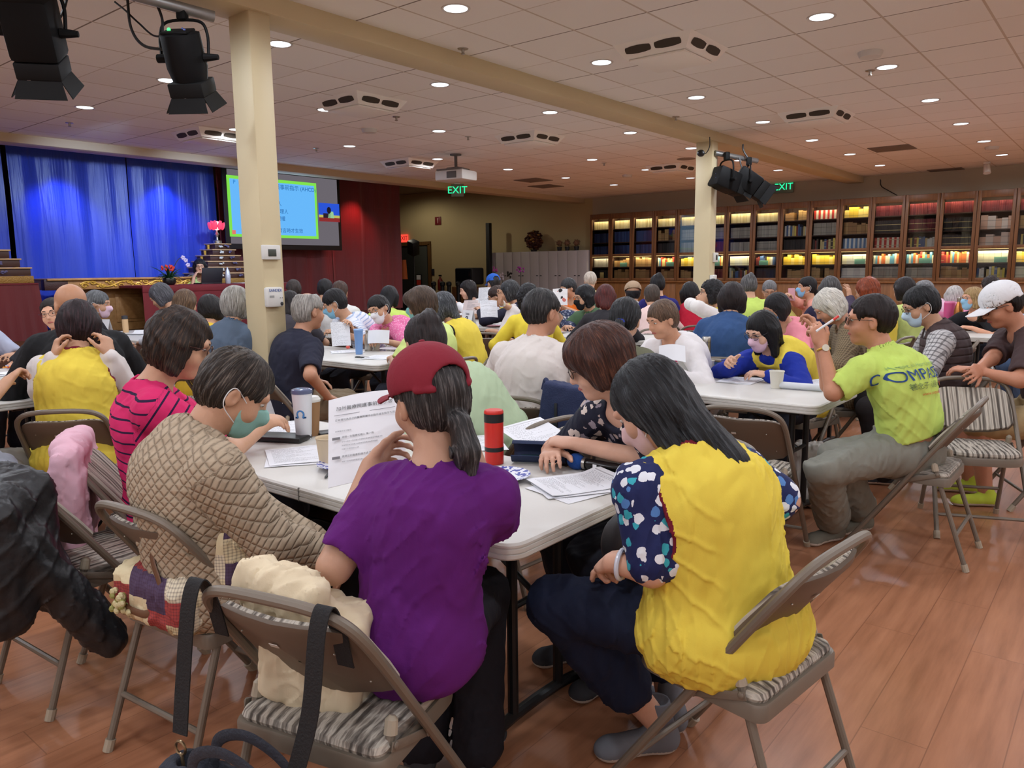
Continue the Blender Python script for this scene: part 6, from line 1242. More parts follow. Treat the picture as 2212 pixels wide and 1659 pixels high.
# ---------------------------------------------------------------- near people
person('purple', (925, 862), 1.88, 122, 'person in purple shirt and maroon cap reading a raised handout, seen from behind', hair='pony', hc=(50, 47, 47), tip=(120, 116, 114), top='tee', tc=(92, 26, 108), bottom=(28, 26, 32), hy=46, hp=10, hr=-3, cap=((132, 38, 52), 'cap'), w=.77, sleevek=.74, hz=.575, hip=(-1.29, 1.22), chair=False,
       hands=[('w', 800, 1005, 2.0), ('w', 992, 905, 1.93)], elb={-1: at_d(722, 1225, 1.80), 1: at_d(1066, 1135, 1.90)}, skin=(190, 146, 120), hpose={-1: dict(curl=.7, fd=(.3, .9, .3), nrm=(-.9, .2, .3)), 1: dict(curl=.6, fd=(-.3, .1, 1), nrm=(.8, .5, .1))}, fold=1.2)
person('quilt', (510, 846), 2.28, 80, 'person in tan quilted jacket and teal mask bending over the near table', hair='thin', hc=(50, 42, 36), tip=(128, 116, 104), top='jacket', tmat=QUILT, bottom=(20, 20, 23), hp=36, hy=-18, mask=(140, 186, 176), w=1.06, hip=(-2.12, 1.14), chair=False, elb={1: at_d(585, 1170, 2.2)}, hands=[('w', 690, 1180, 2.4), ('w', 690, 1192, 2.32)], pole={-1: (-.5, -.4, -.6), 1: (.35, -.5, -.75)}, hpose={q: dict(curl=.35, fd=(0, .6, -.8), nrm=(.0, .8, .6)) for q in (-1, 1)}, collar=True)
person('stripe', (392, 742), 2.9, 66, 'person in pink and navy striped shirt with glasses at the near table', hair='fluffy', hc=(42, 32, 27), tip=(104, 76, 56), top='tee', tmat=PINKSTR, hp=22, hy=-10, glasses=True, hip=(-2.89, 1.42), w=.95, s=1.06, chair=False, hands=[('w', 560, 905, 3.2), ('w', 575, 915, 3.1)])
_k = at_z(1203, 1305, .51); _a = at_z(1418, 1530, .14); _t = at_z(1350, 1612, .03)
person('ylong', (1404, 874), 2.06, 158, 'person in loose yellow vest and floral sleeves with long black hair, seen from behind', hair='straight', hc=(22, 22, 24), tip=(62, 66, 70), top='vest', tc=YEL, trim=MAROON, smat=TFLOR, sleevek=.86, bottom=(24, 32, 54), hp=44, hy=26, hr=8, ext=1.25, w=1.0, hip=(-.79, 1.83), chair=False, flare=.035, hands=[('w', 1322, 1215, 1.93), ('w', 1380, 1200, 2.1)], elb={-1: at_d(1408, 1232, 1.88), 1: at_d(1692, 1080, 2.02)}, mask=(226, 190, 190), skin=(208, 160, 134), fold=1.3, v=.0048,
       legs={('k', -1): _k, ('a', -1): np.array([_a[0], _a[1], .10]), ('t', -1): np.array([_t[0], _t[1], .05]), 'hem': .66, 'flare': .02, 'ankle': True, 'boot': True}, shoes=(110, 112, 118), hpose={-1: dict(curl=.9, fd=(.35, .8, -.3), nrm=(-.5, .2, .8))})
person('floral', (1292, 785), 2.66, 246, 'person with auburn hair and glasses in a navy floral top at the near table', hair='full', hc=(66, 38, 30), tip=(116, 74, 56), top='elbow', tmat=NFLOR, hp=22, hy=-30, glasses=True, skin=(206, 160, 136), hands=[('w', 1240, 958, 2.74), ('w', 1196, 975, 2.8)], elb={-1: at_d(1432, 1000, 2.58)}, sleevek=.95)
person('green', (918, 742), 3.6, 176, 'person with dark pinned up hair in a pale green shirt behind the maroon cap', hair='bun', hc=(36, 27, 26), top='long', tc=(176, 196, 162), hp=20, hy=-22, w=1.08, s=1.08, hip=(-2.2, 2.68), hands='lap', collar=True)
# ---------------------------------------------------------------- middle distance
person('greyman', (668, 672), 5.3, 74, 'person with fluffy grey hair in a navy tee and khaki trousers beside the near pillar', hair='balding', hc=(158, 153, 146), tip=(206, 202, 194), top='tee', tc=(40, 41, 56), bottom=(122, 106, 84), hp=5, hy=12, s=1.05, w=1.1, lean=.05, hands=[(-.2, .22, .66), (.3, .12, .62)], skin=(190, 140, 112))
person('bluemask', (722, 655), 7.4, 256, 'person in white striped tee with a blue mask turning pages behind the blue tumbler', hair='short', hc=(24, 22, 24), top='tee', tmat=BLUEWH, mask=(132, 186, 216), hp=26, hy=-28, s=1.08, hands=[('w', 735, 720, 7.1), ('w', 752, 700, 7.1)], glasses=True)
person('lace', (818, 668), 7.2, 268, 'person in pink lace blouse and white mask reading beside the steel bottle', hair='short', hc=(26, 22, 22), top='tee', tmat=LACE, collar=True, mask=(228, 228, 232), hp=16, hr=18, hy=14, s=1.06, hands=[('w', 835, 738, 6.9), ('w', 806, 734, 6.85)], glasses=True)
person('limebrown', (908, 658), 5.8, 188, 'person with short brown hair in a pale lime shirt at the blue tumbler table', hair='full', hc=(72, 56, 44), top='tee', tc=(210, 226, 140), mask=(140, 200, 200), hp=12, hy=15)
person('greylong', (955, 662), 6.6, 205, 'person with grey black hair in a yellow vest behind the pale lime shirt', hair='long', ext=.6, hc=(54, 56, 60), tip=(140, 142, 146), top='vest', tc=YEL, trim=MAROON, sleeve=(30, 28, 30), hp=15)
person('whitetee', (1172, 675), 4.2, 104, 'person in plain white long tee with short black hair, seen from behind', hair='crop', hc=(36, 34, 34), tip=(96, 92, 90), top='elbow', tc=(216, 208, 202), hp=6, hy=-24, s=1.04, w=1.12, skin=(192, 140, 112))
person('pony', (1350, 692), 4.35, 100, 'person with black ponytail and blue scrunchie in an olive top, seen from behind', hair='pony', hc=(20, 20, 22), tip=(70, 72, 76), top='long', tc=(104, 104, 84), hp=24, hy=10, hr=4, w=.95)
person('cardigan', (1430, 690), 5.0, 262, 'person in white cardigan over a pink striped top looking down', hair='thin', hc=(92, 70, 54), tip=(150, 122, 98), top='cardigan', tmat=fabric((226, 222, 222), 'white_knit'), trim=PKWH, hp=20, hy=-18, skin=(206, 154, 124))
person('denim', (1582, 645), 5.8, 104, 'person in blue denim jacket with a dark bob, seen from behind', hair='bob', hc=(34, 25, 25), top='jacket', tc=(52, 80, 124), hp=12, w=1.05)
person('vestpink', (1645, 715), 4.9, 256, 'person in yellow vest over blue sleeves with pink mask writing with a pen', hair='long', ext=.9, hc=(20, 19, 21), top='vest', tc=YEL, trim=fabric((92, 24, 44), 'maroon_placket'), sleeve=(28, 48, 150), mask=(224, 188, 206), glasses=BLACKPL, hp=24, hy=-8, hands=['table', ('w', 1583, 785, 4.75)], hpose={1: dict(curl=1.0, fd=(-.2, .8, .3), nrm=(.8, 0, .5))}, skin=(220, 174, 148))
person('pinkblue', (1676, 665), 6.5, 246, 'person in pink top with a bright blue mask leaning over papers', hair='bob', hc=(24, 22, 24), top='long', tc=(232, 144, 156), mask=(98, 164, 224), glasses=True, hp=26, hy=-16, hr=-8)
person('whitehair', (1790, 662), 5.5, 206, 'person with fluffy white hair in a brown checked jacket bowing down', hair='fluffy', hc=(214, 208, 196), tip=(240, 238, 230), top='jacket', tmat=PLAID1, hp=38, skin=(196, 142, 116), collar=True)
_lk = [at_z(1778, 1012, .50), at_z(1806, 985, .50)]; _la = [at_z(1800, 1128, .10), at_z(1862, 1108, .10)]; _lt = [at_z(1756, 1166, .03), at_z(1822, 1142, .03)]
person('limeman', (1878, 692), 3.85, 166, 'person in lime printed tee and grey trousers with raised hands at the table end', hair='crop', hc=(34, 25, 23), top='tee', tc=LIME, bottom=(128, 128, 118), hp=4, hy=34, s=1.04, w=1.04, glasses=True, lean=.12, skin=(196, 140, 110), hands=[('w', 1776, 745, 3.80), ('w', 1765, 725, 3.98)], elb={-1: at_d(1800, 848, 3.74), 1: at_d(1790, 832, 4.0)}, hip=(-.83, 4.2), chair=False, hpose={q: dict(curl=.95, fd=(.1*q, .35, .9), nrm=(q*.5, -.8, .3)) for q in (-1, 1)}, collar=True, sleevek=.78, tuck=True,
       legs={('k', -1): _lk[0], ('k', 1): _lk[1], ('a', -1): _la[0], ('a', 1): _la[1], ('t', -1): _lt[0], ('t', 1): _lt[1], 'flare': .025, 'hem': .86}, shoes=(120, 118, 106), fold=1.2)
person('qvest', (1988, 660), 5.0, 198, 'person in brown quilted vest and plaid sleeves with a light mask, back turned', hair='short', hc=(20, 20, 22), top='vest', tmat=QVEST, smat=PLAID2, mask=(196, 220, 238), glasses=True, hp=24, hy=12, w=1.1, s=1.03, bottom=(40, 36, 38))
person('whitecap', (2162, 660), 4.6, 206, 'person in white cap, dark brown tee and khaki shorts looking down', hair='crop', hc=(30, 25, 24), top='tee', tc=(70, 54, 54), bottom=(172, 150, 110), shorts=True, cap=((226, 226, 228), 'cap'), glasses=BLACKPL, hp=26, hy=4, s=1.05, w=1.08, lean=.2, hands=[('w', 2098, 800, 4.5), ('w', 2105, 806, 4.4)], skin=(190, 132, 104), shoes=(190, 206, 70), legs={'kx': .13, 'ky': .43, 'kz': .5, 'ay': .36})
# ---------------------------------------------------------------- farther people
def P(key, px, d, face, desc, **k): return person(key, px, d, face, 'person '+desc, **k)
P('blacktee', (2100, 645), 8.2, 244, 'with short blonde hair, blue mask and black tee at the far right', hair='bob', hc=(172, 140, 92), tip=(222, 196, 150), top='tee', tc=(26, 26, 30), mask=(150, 196, 226), glasses=True, hp=0, hy=-18, skin=(222, 166, 136))
P('pinkwh', (2060, 640), 9.6, 120, 'with a white bob and pink shirt, seen from behind', hair='bob', hc=(196, 192, 188), tip=(232, 230, 226), top='long', tc=(228, 152, 184), hp=8, s=1.05)
P('greypony', (1993, 628), 9.7, 206, 'with a grey ponytail and pale pink striped shirt', hair='pony', hc=(122, 122, 124), tip=(190, 190, 190), top='tee', tc=(232, 196, 214), hp=2, s=1.05)
P('darkhead', (1952, 626), 7.7, 150, 'with dark bob in pale green behind the brown quilted vest', hair='bob', hc=(30, 24, 24), top='tee', tc=(200, 214, 130))
P('peach', (1742, 620), 9.3, 214, 'in peach top with black ponytail and blue mask holding a phone', hair='pony', hc=(22, 20, 22), top='long', tc=(232, 164, 148), mask=(130, 184, 224), hp=2, hands=['lap', ('w', 1708, 640, 9.1)])
P('greybob', (1792, 625), 7.5, 122, 'with a dark grey bob and navy top, seen from behind', hair='bob', hc=(70, 68, 68), tip=(124, 122, 120), top='long', tc=(40, 38, 62))
P('auburnhand', (1872, 628), 7.2, 170, 'with orange brown hair raising a hand behind the lime tee', hair='fluffy', hc=(134, 62, 34), top='vest', tc=YEL, sleeve=(60, 50, 70), hands=[('w', 1836, 645, 7.1), 'table'], hpose={-1: dict(curl=.25, fd=(0, .2, 1), nrm=(0, -1, .2))})
P('limebun', (1617, 618), 8.5, 128, 'with grey hair in a dark bun and lime printed tee', hair='bun', hc=(84, 82, 82), tip=(150, 148, 146), top='tee', tc=LIME)
P('greyglass', (1662, 628), 9.5, 292, 'with short grey hair and glasses facing the camera on the right', hair='short', hc=(112, 112, 114), tip=(180, 180, 180), top='tee', tc=(214, 212, 120), glasses=True, hp=18)
P('yorange', (1536, 632), 7.2, 212, 'in yellow vest with orange scarf and glasses, hands raised to the chin', hair='curly', hc=(26, 24, 26), top='vest', tc=YEL, sleeve=(226, 222, 218), glasses=BLACKPL, hp=2, hands='chin', hpose={q: dict(curl=.8, fd=(0, .1, 1), nrm=(q*.9, 0, .2)) for q in (-1, 1)})
P('red', (1490, 634), 9.2, 126, 'in red jacket with white headband beside the far pillar', hair='bob', hc=(22, 20, 22), top='jacket', tc=(176, 26, 50), s=1.1)
P('sung', (1420, 616), 9.0, 128, 'with sunglasses on dark hair and a navy top', hair='bun', hc=(24, 22, 24), top='long', tc=(40, 38, 108))
P('darkback', (1408, 640), 8.8, 125, 'with brown hair directly behind the white cardigan', hair='short', hc=(70, 58, 50), top='tee', tc=(226, 196, 190), s=1.06)
P('beanie', (1367, 634), 9.3, 124, 'in beige knit hat and black and white checked shirt', hair='short', hc=(26, 24, 26), top='jacket', tmat=CHECK, cap=((172, 146, 120), 'knit'), s=1.08)
P('auburn', (1308, 642), 7.6, 122, 'with straight dark auburn hair beside the black mask', hair='straight', ext=.5, hc=(78, 28, 26), tip=(124, 54, 46), top='long', tc=(44, 42, 46))
P('blackmask', (1262, 642), 8.7, 262, 'in black mask and green shirt facing the camera', hair='fluffy', hc=(20, 19, 22), top='tee', tc=(86, 114, 84), collar=True, mask=(22, 22, 25), hp=12, hy=-20, glasses=True, s=1.12)
P('floraln', (1190, 668), 8.9, 262, 'in blue grey floral blouse beside the green shirt, head hidden', hair='short', hc=(40, 38, 38), top='elbow', tmat=BFLOR, hp=30, s=1.1)
P('orange', (1227, 622), 10.0, 262, 'in orange shirt and glasses reading a magazine', hair='short', hc=(40, 40, 42), tip=(110, 110, 112), top='tee', tc=(238, 122, 44), collar=True, glasses=BLACKPL, hp=18, hy=-16, hands='read')
P('whiteback', (1275, 607), 10.5, 124, 'with cropped white hair at the far tables', hair='crop', hc=(200, 186, 170), tip=(226, 216, 204), top='tee', tc=(220, 206, 150))
P('wblouse', (1010, 626), 11.3, 240, 'with long wavy dark hair and a white blouse reading a booklet', hair='long', ext=.75, hc=(30, 24, 24), top='long', tc=(226, 224, 224), hp=14, hy=-8, hands='read', skin=(226, 178, 152), s=1.12)
P('bluecap', (1065, 612), 11.0, 160, 'in blue cap and white shirt near the tall loudspeaker', hair='crop', hc=(40, 38, 38), top='tee', tc=(206, 206, 218), cap=((46, 98, 190), 'cap'))
P('brownh', (1072, 640), 9.3, 212, 'with short brown hair and yellow vest reading at the number 8 table', hair='short', hc=(58, 42, 36), top='vest', tc=YEL, sleeve=(36, 36, 52), glasses=BLACKPL, hp=22, hands='read')
P('watch', (1100, 630), 8.4, 206, 'with greying black hair shielding the face, smartwatch on the wrist', hair='bob', hc=(36, 36, 38), tip=(120, 120, 122), top='vest', tc=(36, 38, 60), sleevek=.9, sleeve=(214, 206, 202), hp=12, hands=['table', ('w', 1082, 655, 8.1)], hpose={1: dict(curl=.1, fd=(0, .1, 1), nrm=(.7, -.6, 0))})
P('ytop', (1140, 642), 7.0, 150, 'with curly black hair in a plain yellow top', hair='curly', hc=(22, 20, 22), top='long', tc=(228, 206, 70))
P('limelong', (842, 642), 8.5, 124, 'with long black hair in a lime printed tee near the red curtain', hair='straight', ext=.55, hc=(22, 21, 23), top='tee', tc=LIME)
P('hoodw', (735, 632), 8.5, 124, 'with a brown ponytail in a white hooded top', hair='pony', hc=(70, 50, 40), top='hoodie', tc=(222, 220, 216))
P('bkone', (703, 626), 9.0, 124, 'with short black hair farthest back beside the white hooded top', hair='short', hc=(28, 26, 28), top='tee', tc=(120, 120, 128))
P('longdark', (628, 655), 7.8, 124, 'with long dark hair right behind the near pillar', hair='straight', ext=.6, hc=(30, 24, 24), top='tee', tc=(64, 60, 66))
P('bktwo', (634, 627), 9.2, 160, 'with short hair seen above the long dark hair by the near pillar', hair='short', hc=(58, 50, 46), top='tee', tc=(90, 90, 96))
P('greyhoodie', (512, 655), 5.5, 106, 'with silver bob in a slate blue hooded sweatshirt left of the near pillar', hair='bob', hc=(160, 156, 148), tip=(206, 204, 198), top='hoodie', tc=(84, 98, 116), hp=4)
P('ydark', (458, 668), 6.5, 112, 'with dark bob in yellow leaning beside the slate blue sweatshirt', hair='bob', hc=(28, 24, 24), top='tee', tc=(228, 190, 60), hr=-14, hp=14)
P('brownlong', (402, 655), 7.0, 108, 'with long light brown hair and a pale top before the stage', hair='straight', ext=.5, hc=(96, 72, 52), tip=(150, 124, 94), top='long', tc=(206, 204, 206))
P('greybobtwo', (347, 640), 7.5, 214, 'with a grey bob bending over papers before the stage', hair='bob', hc=(74, 74, 80), tip=(130, 130, 136), top='long', tc=(206, 206, 212), hp=34)
P('greypink', (212, 657), 7.0, 58, 'with short grey hair and pink mask before the altar table', hair='short', hc=(96, 98, 100), tip=(160, 162, 164), top='jacket', tc=(40, 36, 40), mask=(232, 200, 216), hp=8, hy=-10)
P('bald', (152, 660), 4.55, 166, 'with bald head and black jacket at the left', hair=None, top='jacket', tc=(28, 28, 30), glasses=BLACKPL, hp=10, hy=14, s=1.08, w=1.12, skin=(190, 140, 108), lean=.12)
P('smile', (115, 678), 6.0, 318, 'smiling in glasses beside the bald man', hair='crop', hc=(40, 32, 30), top='tee', tc=(40, 40, 44), glasses=BLACKPL, hp=2, hr=8, skin=(224, 172, 142))
P('yvest', (172, 700), 4.0, 140, 'in yellow vest and white sleeves holding both sides of the head', hair='bob', hc=(34, 20, 24), tip=(84, 58, 62), top='vest', tc=YEL, trim=MAROON, sleeve=(214, 206, 202), hp=14, hands=[('w', 118, 772, 3.86), ('w', 234, 766, 3.92)], elb={-1: at_d(92, 842, 3.9), 1: at_d(266, 826, 4.05)}, flare=.03, hpose={q: dict(curl=.8, fd=(-q*.12, .25, 1), nrm=(q*.9, -.5, .1)) for q in (-1, 1)}, pole={-1: (-1, -.1, -.5), 1: (1, -.1, -.5)}, bottom=(26, 26, 30))
def dX(px, py, X): p = at_x(px, py, X)-np.array([0, 0, HC]); return float(p@FW)
P('speaker', (432, 576), dX(432, 576, -11.42), 332, 'speaking in a lime tee behind the laptop on stage', hair='bob', hc=(22, 20, 22), top='tee', tc=(176, 206, 126), glasses=True, hp=4, z0=SZ, hz=.40, lean=.10, v=.011, pole={-1: (-.3, -.3, -1), 1: (.3, -.3, -1)}, hands=[(-.12, .30, .76), (.10, .30, .76)])
P('edgeblue', (-52, 668), 6.2, 20, 'in light blue shirt cut off at the left edge', hair='short', hc=(40, 38, 38), top='elbow', tc=(186, 192, 214), lean=.05, s=1.1)
P('edgehand', (-100, 735), 3.6, 62, 'writing at the left edge, mostly outside the photo', hair='short', hc=(40, 38, 38), top='tee', tc=(140, 140, 140), hands=[('w', -40, 850, 3.5), ('w', 18, 822, 3.62)], hpose={1: dict(curl=.8)}, bottom=(120, 116, 108))
P('edgephone', (2250, 640), 7.0, 214, 'in light blue holding a phone at the right edge', hair='short', hc=(40, 38, 38), top='elbow', tc=(160, 186, 214), hands=['lap', ('w', 2140, 688, 6.7)], bottom=(70, 88, 116), hpose={1: dict(curl=.7, fd=(0, .8, .5))})
P('mauve', (2138, 618), 9.6, 150, 'with curly dark hair in mauve behind the white cap', hair='curly', hc=(44, 34, 32), top='tee', tc=(176, 150, 164))
# ---------------------------------------------------------------- chairs placed on their own
NC = [(-1.38, 1.09, 104, 'taupe folding chair in front with black bag straps over its back'), (-2.17, 1.2, 96, 'taupe folding chair under the quilted jacket with a patchwork bag on it'), (-2.88, 1.12, 94, 'empty taupe folding chair draped with a black jacket'), (-3.02, 1.42, 62, 'taupe folding chair draped with a pale pink cardigan'),
      (-.76, 1.86, 173, 'taupe folding chair under the loose yellow vest'), (-.815, 4.26, 180, 'taupe folding chair under the man in the lime tee'), (-1.43, 3.66, 96, 'empty taupe folding chair behind the loose yellow vest'),
      (-.62, 4.82, 292, 'folding chair showing its striped back cushion behind the lime tee'), (-1.3, 7.5, 186, 'empty folding chair right of the brown quilted vest'), (-8.35, 3.15, 112, 'empty folding chair in front of the stage beside the yellow vest'), (-5.3, 6.2, 112, 'empty folding chair in front of the number 8 table'), (-1.0, 5.98, 110, 'taupe folding chair behind the brown quilted vest')]
NEARCH = [chair(*c) for c in NC]
st = thing('padded_stool', 'dark brown padded seat with black legs under the near table', 'stool', (-2.72, 2.12, 0), R(4)); MB().box((0, 0, .43), (.42, .40, .07), .03).build('seat', fabric((46, 36, 30), 'brown_velour'), st); MB().box((0, 0, .39), (.40, .38, .02), .005).build('seat_base', BLACK, st)
for sx in (-1, 1):
    for sy in (-1, 1): MB().tube([(sx*.17, sy*.16, .39), (sx*.2, sy*.19, 0)], .014, 8).build('leg', BLACK, st)
# ---------------------------------------------------------------- bags, jackets
def cloththing(name, label, cat, loc, rz, lo, hi, v, fn, mats, mif=None, fold=.008, sc=38, seed=1.0):
    g = thing(name, label, cat, loc, rz); f = Fld(lo, hi, v); fn(f); f.warp(folds(fold, sc, seed)); return g, f
def dress(g, f, part, mats, mif=None): return blob(part, f, mats, g, mif)
C1, C2, C3, C4 = NEARCH[:4]
def at_chair(c, p): q = rotz(c.rotation_euler.z)@np.array(p, float)+np.array(c.location); return q
# black jacket over C3
NYL = mat('black_nylon', (24, 25, 28), .42, bump=(30, .35)); GREYL = fabric((128, 132, 140), 'grey_lining', wr=.4)
def fj(f):
    f.rbox((0, -.30, .64), (.28, .085, .20), .06, .03); f.rbox((-.18, -.39, .64), (.18, .08, .19), .06, .06, rotz(.3)); f.rbox((.18, -.39, .58), (.16, .07, .22), .06, .06, rotz(-.2)); f.cap((-.16, -.36, .5), (-.12, -.36, .22), .06, .05, .05); f.cap((.26, -.34, .62), (.34, -.14, .26), .07, .055, .05); f.ell((-.14, -.33, .82), (.17, .11, .07), .05); f.cap((0, -.42, .78), (.2, -.44, .5), .05, .05, .05)
g, f = cloththing('jacket', 'black nylon jacket with grey lining thrown over an empty chair', 'jacket', C3.location, C3.rotation_euler.z, (-.6, -.65, .02), (.6, .1, .98), .0075, fj, None, fold=.011, sc=28, seed=4.1)
dress(g, f, 'shell', [NYL, GREYL], lambda P: ((P[:, 2] > .80) & (P[:, 0] < .03)).astype(int)); MB().box((-.16, -.44, .82), (.075, .004, .05), .002, rotx(R(-35))).build('care_label', PAPERW, g); MB().tube(bez([(-.3, -.47, .64), (-.05, -.5, .6), (.16, -.51, .5), (.3, -.46, .36)], 6), .006, 6).build('zip', mat('zip_grey', (120, 122, 126), .3, .7), g)
# pink cardigan over C4
def fp(f): f.rbox((0, -.27, .62), (.25, .045, .20), .04, .02); f.cap((-.2, -.28, .72), (-.24, -.3, .34), .05, .05, .04); f.cap((.2, -.28, .7), (.22, -.31, .3), .055, .05, .04); f.ell((0, -.275, .80), (.24, .06, .045), .03)
g, f = cloththing('cardigan', 'pale pink cardigan hung over a chair back beside the striped shirt', 'cardigan', C4.location, C4.rotation_euler.z, (-.45, -.5, .15), (.45, -.05, .95), .008, fp, None, fold=.010, sc=26, seed=2.2); dress(g, f, 'knit', [fabric((222, 178, 192), 'pink_knit', wr=.3)])
# cream tote standing on C1
def ft(f): f.rbox((-.05, -.07, .58), (.125, .06, .125), .03, .02, rotz(.25)@roty(.12)); f.rbox((-.08, -.13, .72), (.10, .035, .07), .02, .05, roty(.15)); f.cap((-.16, -.15, .77), (.0, -.14, .74), .035, .03, .03)
g, f = cloththing('tote_bag', 'cream cotton tote bag leaning inside the front chair', 'bag', C1.location, C1.rotation_euler.z, (-.3, -.3, .42), (.2, .12, .95), .006, ft, None, fold=.011, sc=36, seed=5.5); dress(g, f, 'bag_body', [fabric((224, 208, 176), 'cream_cotton', wr=.35)])
# denim bag hanging by webbing straps behind C1
DEN = mat('dark_denim', (44, 48, 58), .85, bump=(160, .4), var=(30, .2)); WEB = mat('black_webbing', (22, 21, 22), .8, bump=(200, .3))
g = thing('denim_bag', 'dark denim bag hanging by black straps behind the front chair', 'bag', C1.location, C1.rotation_euler.z)
f = Fld((-.3, -.66, .02), (.34, -.22, .56), .006); f.rbox((-.03, -.37, .315), (.175, .045, .15), .035, .02); f.rbox((-.03, -.37, .465), (.14, .022, .03), .02, .0, None, '-'); f.warp(folds(.007, 40, 1.3)); blob('bag_body', f, [DEN], g)
for x0, x1, z1 in ((-.185, -.17, .48), (.15, .125, .46)):
    pth = bez([(x0, -.22, .66), (x0, -.245, .76), (x0, -.275, .812), (x0, -.305, .77), (x0*.99, -.335, .62), (x1, -.365, z1+.03)], 6); b = MB().grid(lambda u, v: pth[min(len(pth)-1, int(round(u*(len(pth)-1))))]+np.array([(v-.5)*.040, 0, 0]), len(pth)-1, 2, 0, .003); b.build('strap', WEB, g)
    MB().tube([(x1+.014*math.cos(t), -.365, z1+.015*math.sin(t)) for t in np.linspace(0, 2*PI, 13)[:-1]], .0032, 6, closed=True).tube(bez([(x1, -.365, z1-.015), (x1+.01, -.37, z1-.045), (x1-.006, -.37, z1-.06), (x1-.01, -.365, z1-.03)], 4), .004, 6).build('clip', mat('antique_brass', (150, 132, 104), .3, .9), g)
for y_ in (-.345, -.405): MB().tube(bez([(-.10, y_, .44), (-.07, y_-.01, .52), (.02, y_-.02, .555), (.10, y_-.01, .51), (.11, y_, .43)], 7), .013, 8, flat=((0, 1, 0), .3)).build('handle', DEN, g)
# patchwork bag on C2
def patch_mat():
    m, n, b = newmat('patchwork_cloth', .85, 0, .2); x, y, z = n.xyz(n.obj()); u = n.math('DIVIDE', n.math('ADD', x, n.math('MULTIPLY', y, .5)), .085); w = n.math('DIVIDE', z, .07); w = n.math('ADD', w, n.math('MULTIPLY', n.math('FLOOR', u), .37))
    wn = n.new('ShaderNodeTexWhiteNoise'); n.put(wn.inputs['Vector'], n.comb(n.math('FLOOR', u), n.math('FLOOR', w), 3)); c = n.ramp(wn.outputs['Value'], [(0, lin((222, 208, 170))), (.28, lin((170, 74, 70))), (.5, lin((226, 216, 190))), (.68, lin((86, 70, 96))), (.84, lin((206, 190, 150)))], 'CONSTANT')
    g1 = n.math('LESS_THAN', n.math('FRACT', n.math('MULTIPLY', u, 9)), .38); g2 = n.math('LESS_THAN', n.math('FRACT', n.math('MULTIPLY', w, 8)), .38); ck = n.math('MULTIPLY', n.math('MULTIPLY', n.math('ADD', g1, g2), .28), n.math('LESS_THAN', n.math('ABSOLUTE', n.math('SUBTRACT', wn.outputs['Value'], .6)), .38)); n.put(b.inputs['Base Color'], n.mix(ck, c, lin((70, 50, 60)))); n.put(b.inputs['Normal'], n.bump(n.math('ADD', n.noise(n.obj(), 26, 2), n.math('MULTIPLY', n.math('ADD', g1, g2), .05)), .6, .015)); return m
def fb(f): f.rbox((.09, -.10, .61), (.17, .065, .155), .05, .02); f.rbox((.03, -.19, .53), (.17, .08, .085), .05, .05); f.rbox((.16, -.06, .66), (.1, .06, .15), .05, .04)
g, f = cloththing('patchwork_bag', 'quilted patchwork bag on the chair behind the quilted jacket', 'bag', C2.location, C2.rotation_euler.z, (-.32, -.42, .40), (.4, .1, .92), .006, fb, None, fold=.009, sc=46, seed=3.3); dress(g, f, 'bag_body', [patch_mat()])
MB().tube(bez([(-.12, -.2, .762), (.06, -.205, .768), (.24, -.15, .80)], 8), .009, 8).build('piping', mat('red_piping', (170, 70, 66), .8), g); LEATH = mat('brown_leather', (104, 72, 50), .5); MB().tube(bez([(.02, -.21, .72), (.06, -.25, .66), (.10, -.26, .58), (.05, -.27, .50), (-.06, -.28, .5)], 7), .012, 8, flat=((0, 1, 0), .3)).build('handle', LEATH, g)
b = MB(); rr = random.Random(9); [b.ball((-.06+rr.uniform(-.035, .035), -.28+rr.uniform(-.02, .01), .52+rr.uniform(-.03, .03)), (.010, .008, .010), 6, k % 2) for k in range(34)]; b.build('flower_brooch', [mat('brooch_olive', (150, 150, 84), .6), mat('brooch_cream', (206, 196, 150), .6)], g); MB().ball((.13, -.215, .70), (.022, .012, .02), 10).build('blue_pompom', mat('pompom_blue', (70, 160, 196), .9, bump=(200, .6)), g)
# navy messenger bag on the white tee man's chair
q = at_d(1252, 888, 3.80); g = thing('messenger_bag', 'navy canvas messenger bag hanging on the chair of the white tee man', 'bag', (q[0], q[1], 0), R(14)); f = Fld((-.28, -.12, .45), (.28, .14, .95), .007); f.rbox((0, 0, q[2]), (.185, .05, .125), .025, 0, roty(R(7))); f.rbox((0, -.03, q[2]+.01), (.187, .035, .118), .02, .01, roty(R(7))); f.warp(folds(.005, 36, 2.7)); NVY = mat('navy_bag_canvas', (34, 44, 80), .8, bump=(150, .3)); blob('bag_body', f, [NVY], g)
for x in (-.10, .09): MB().box((x, -.068, q[2]-.02), (.016, .008, .13), .003).box((x, -.076, q[2]-.055), (.026, .012, .03), .004).build('buckle_strap', mat('buckle_black', (20, 22, 32), .5), g)
MB().tube(bez([(-.16, 0, q[2]+.1), (-.2, .05, q[2]+.14), (-.22, .06, .84)], 5), .012, 8).build('strap', NVY, g)
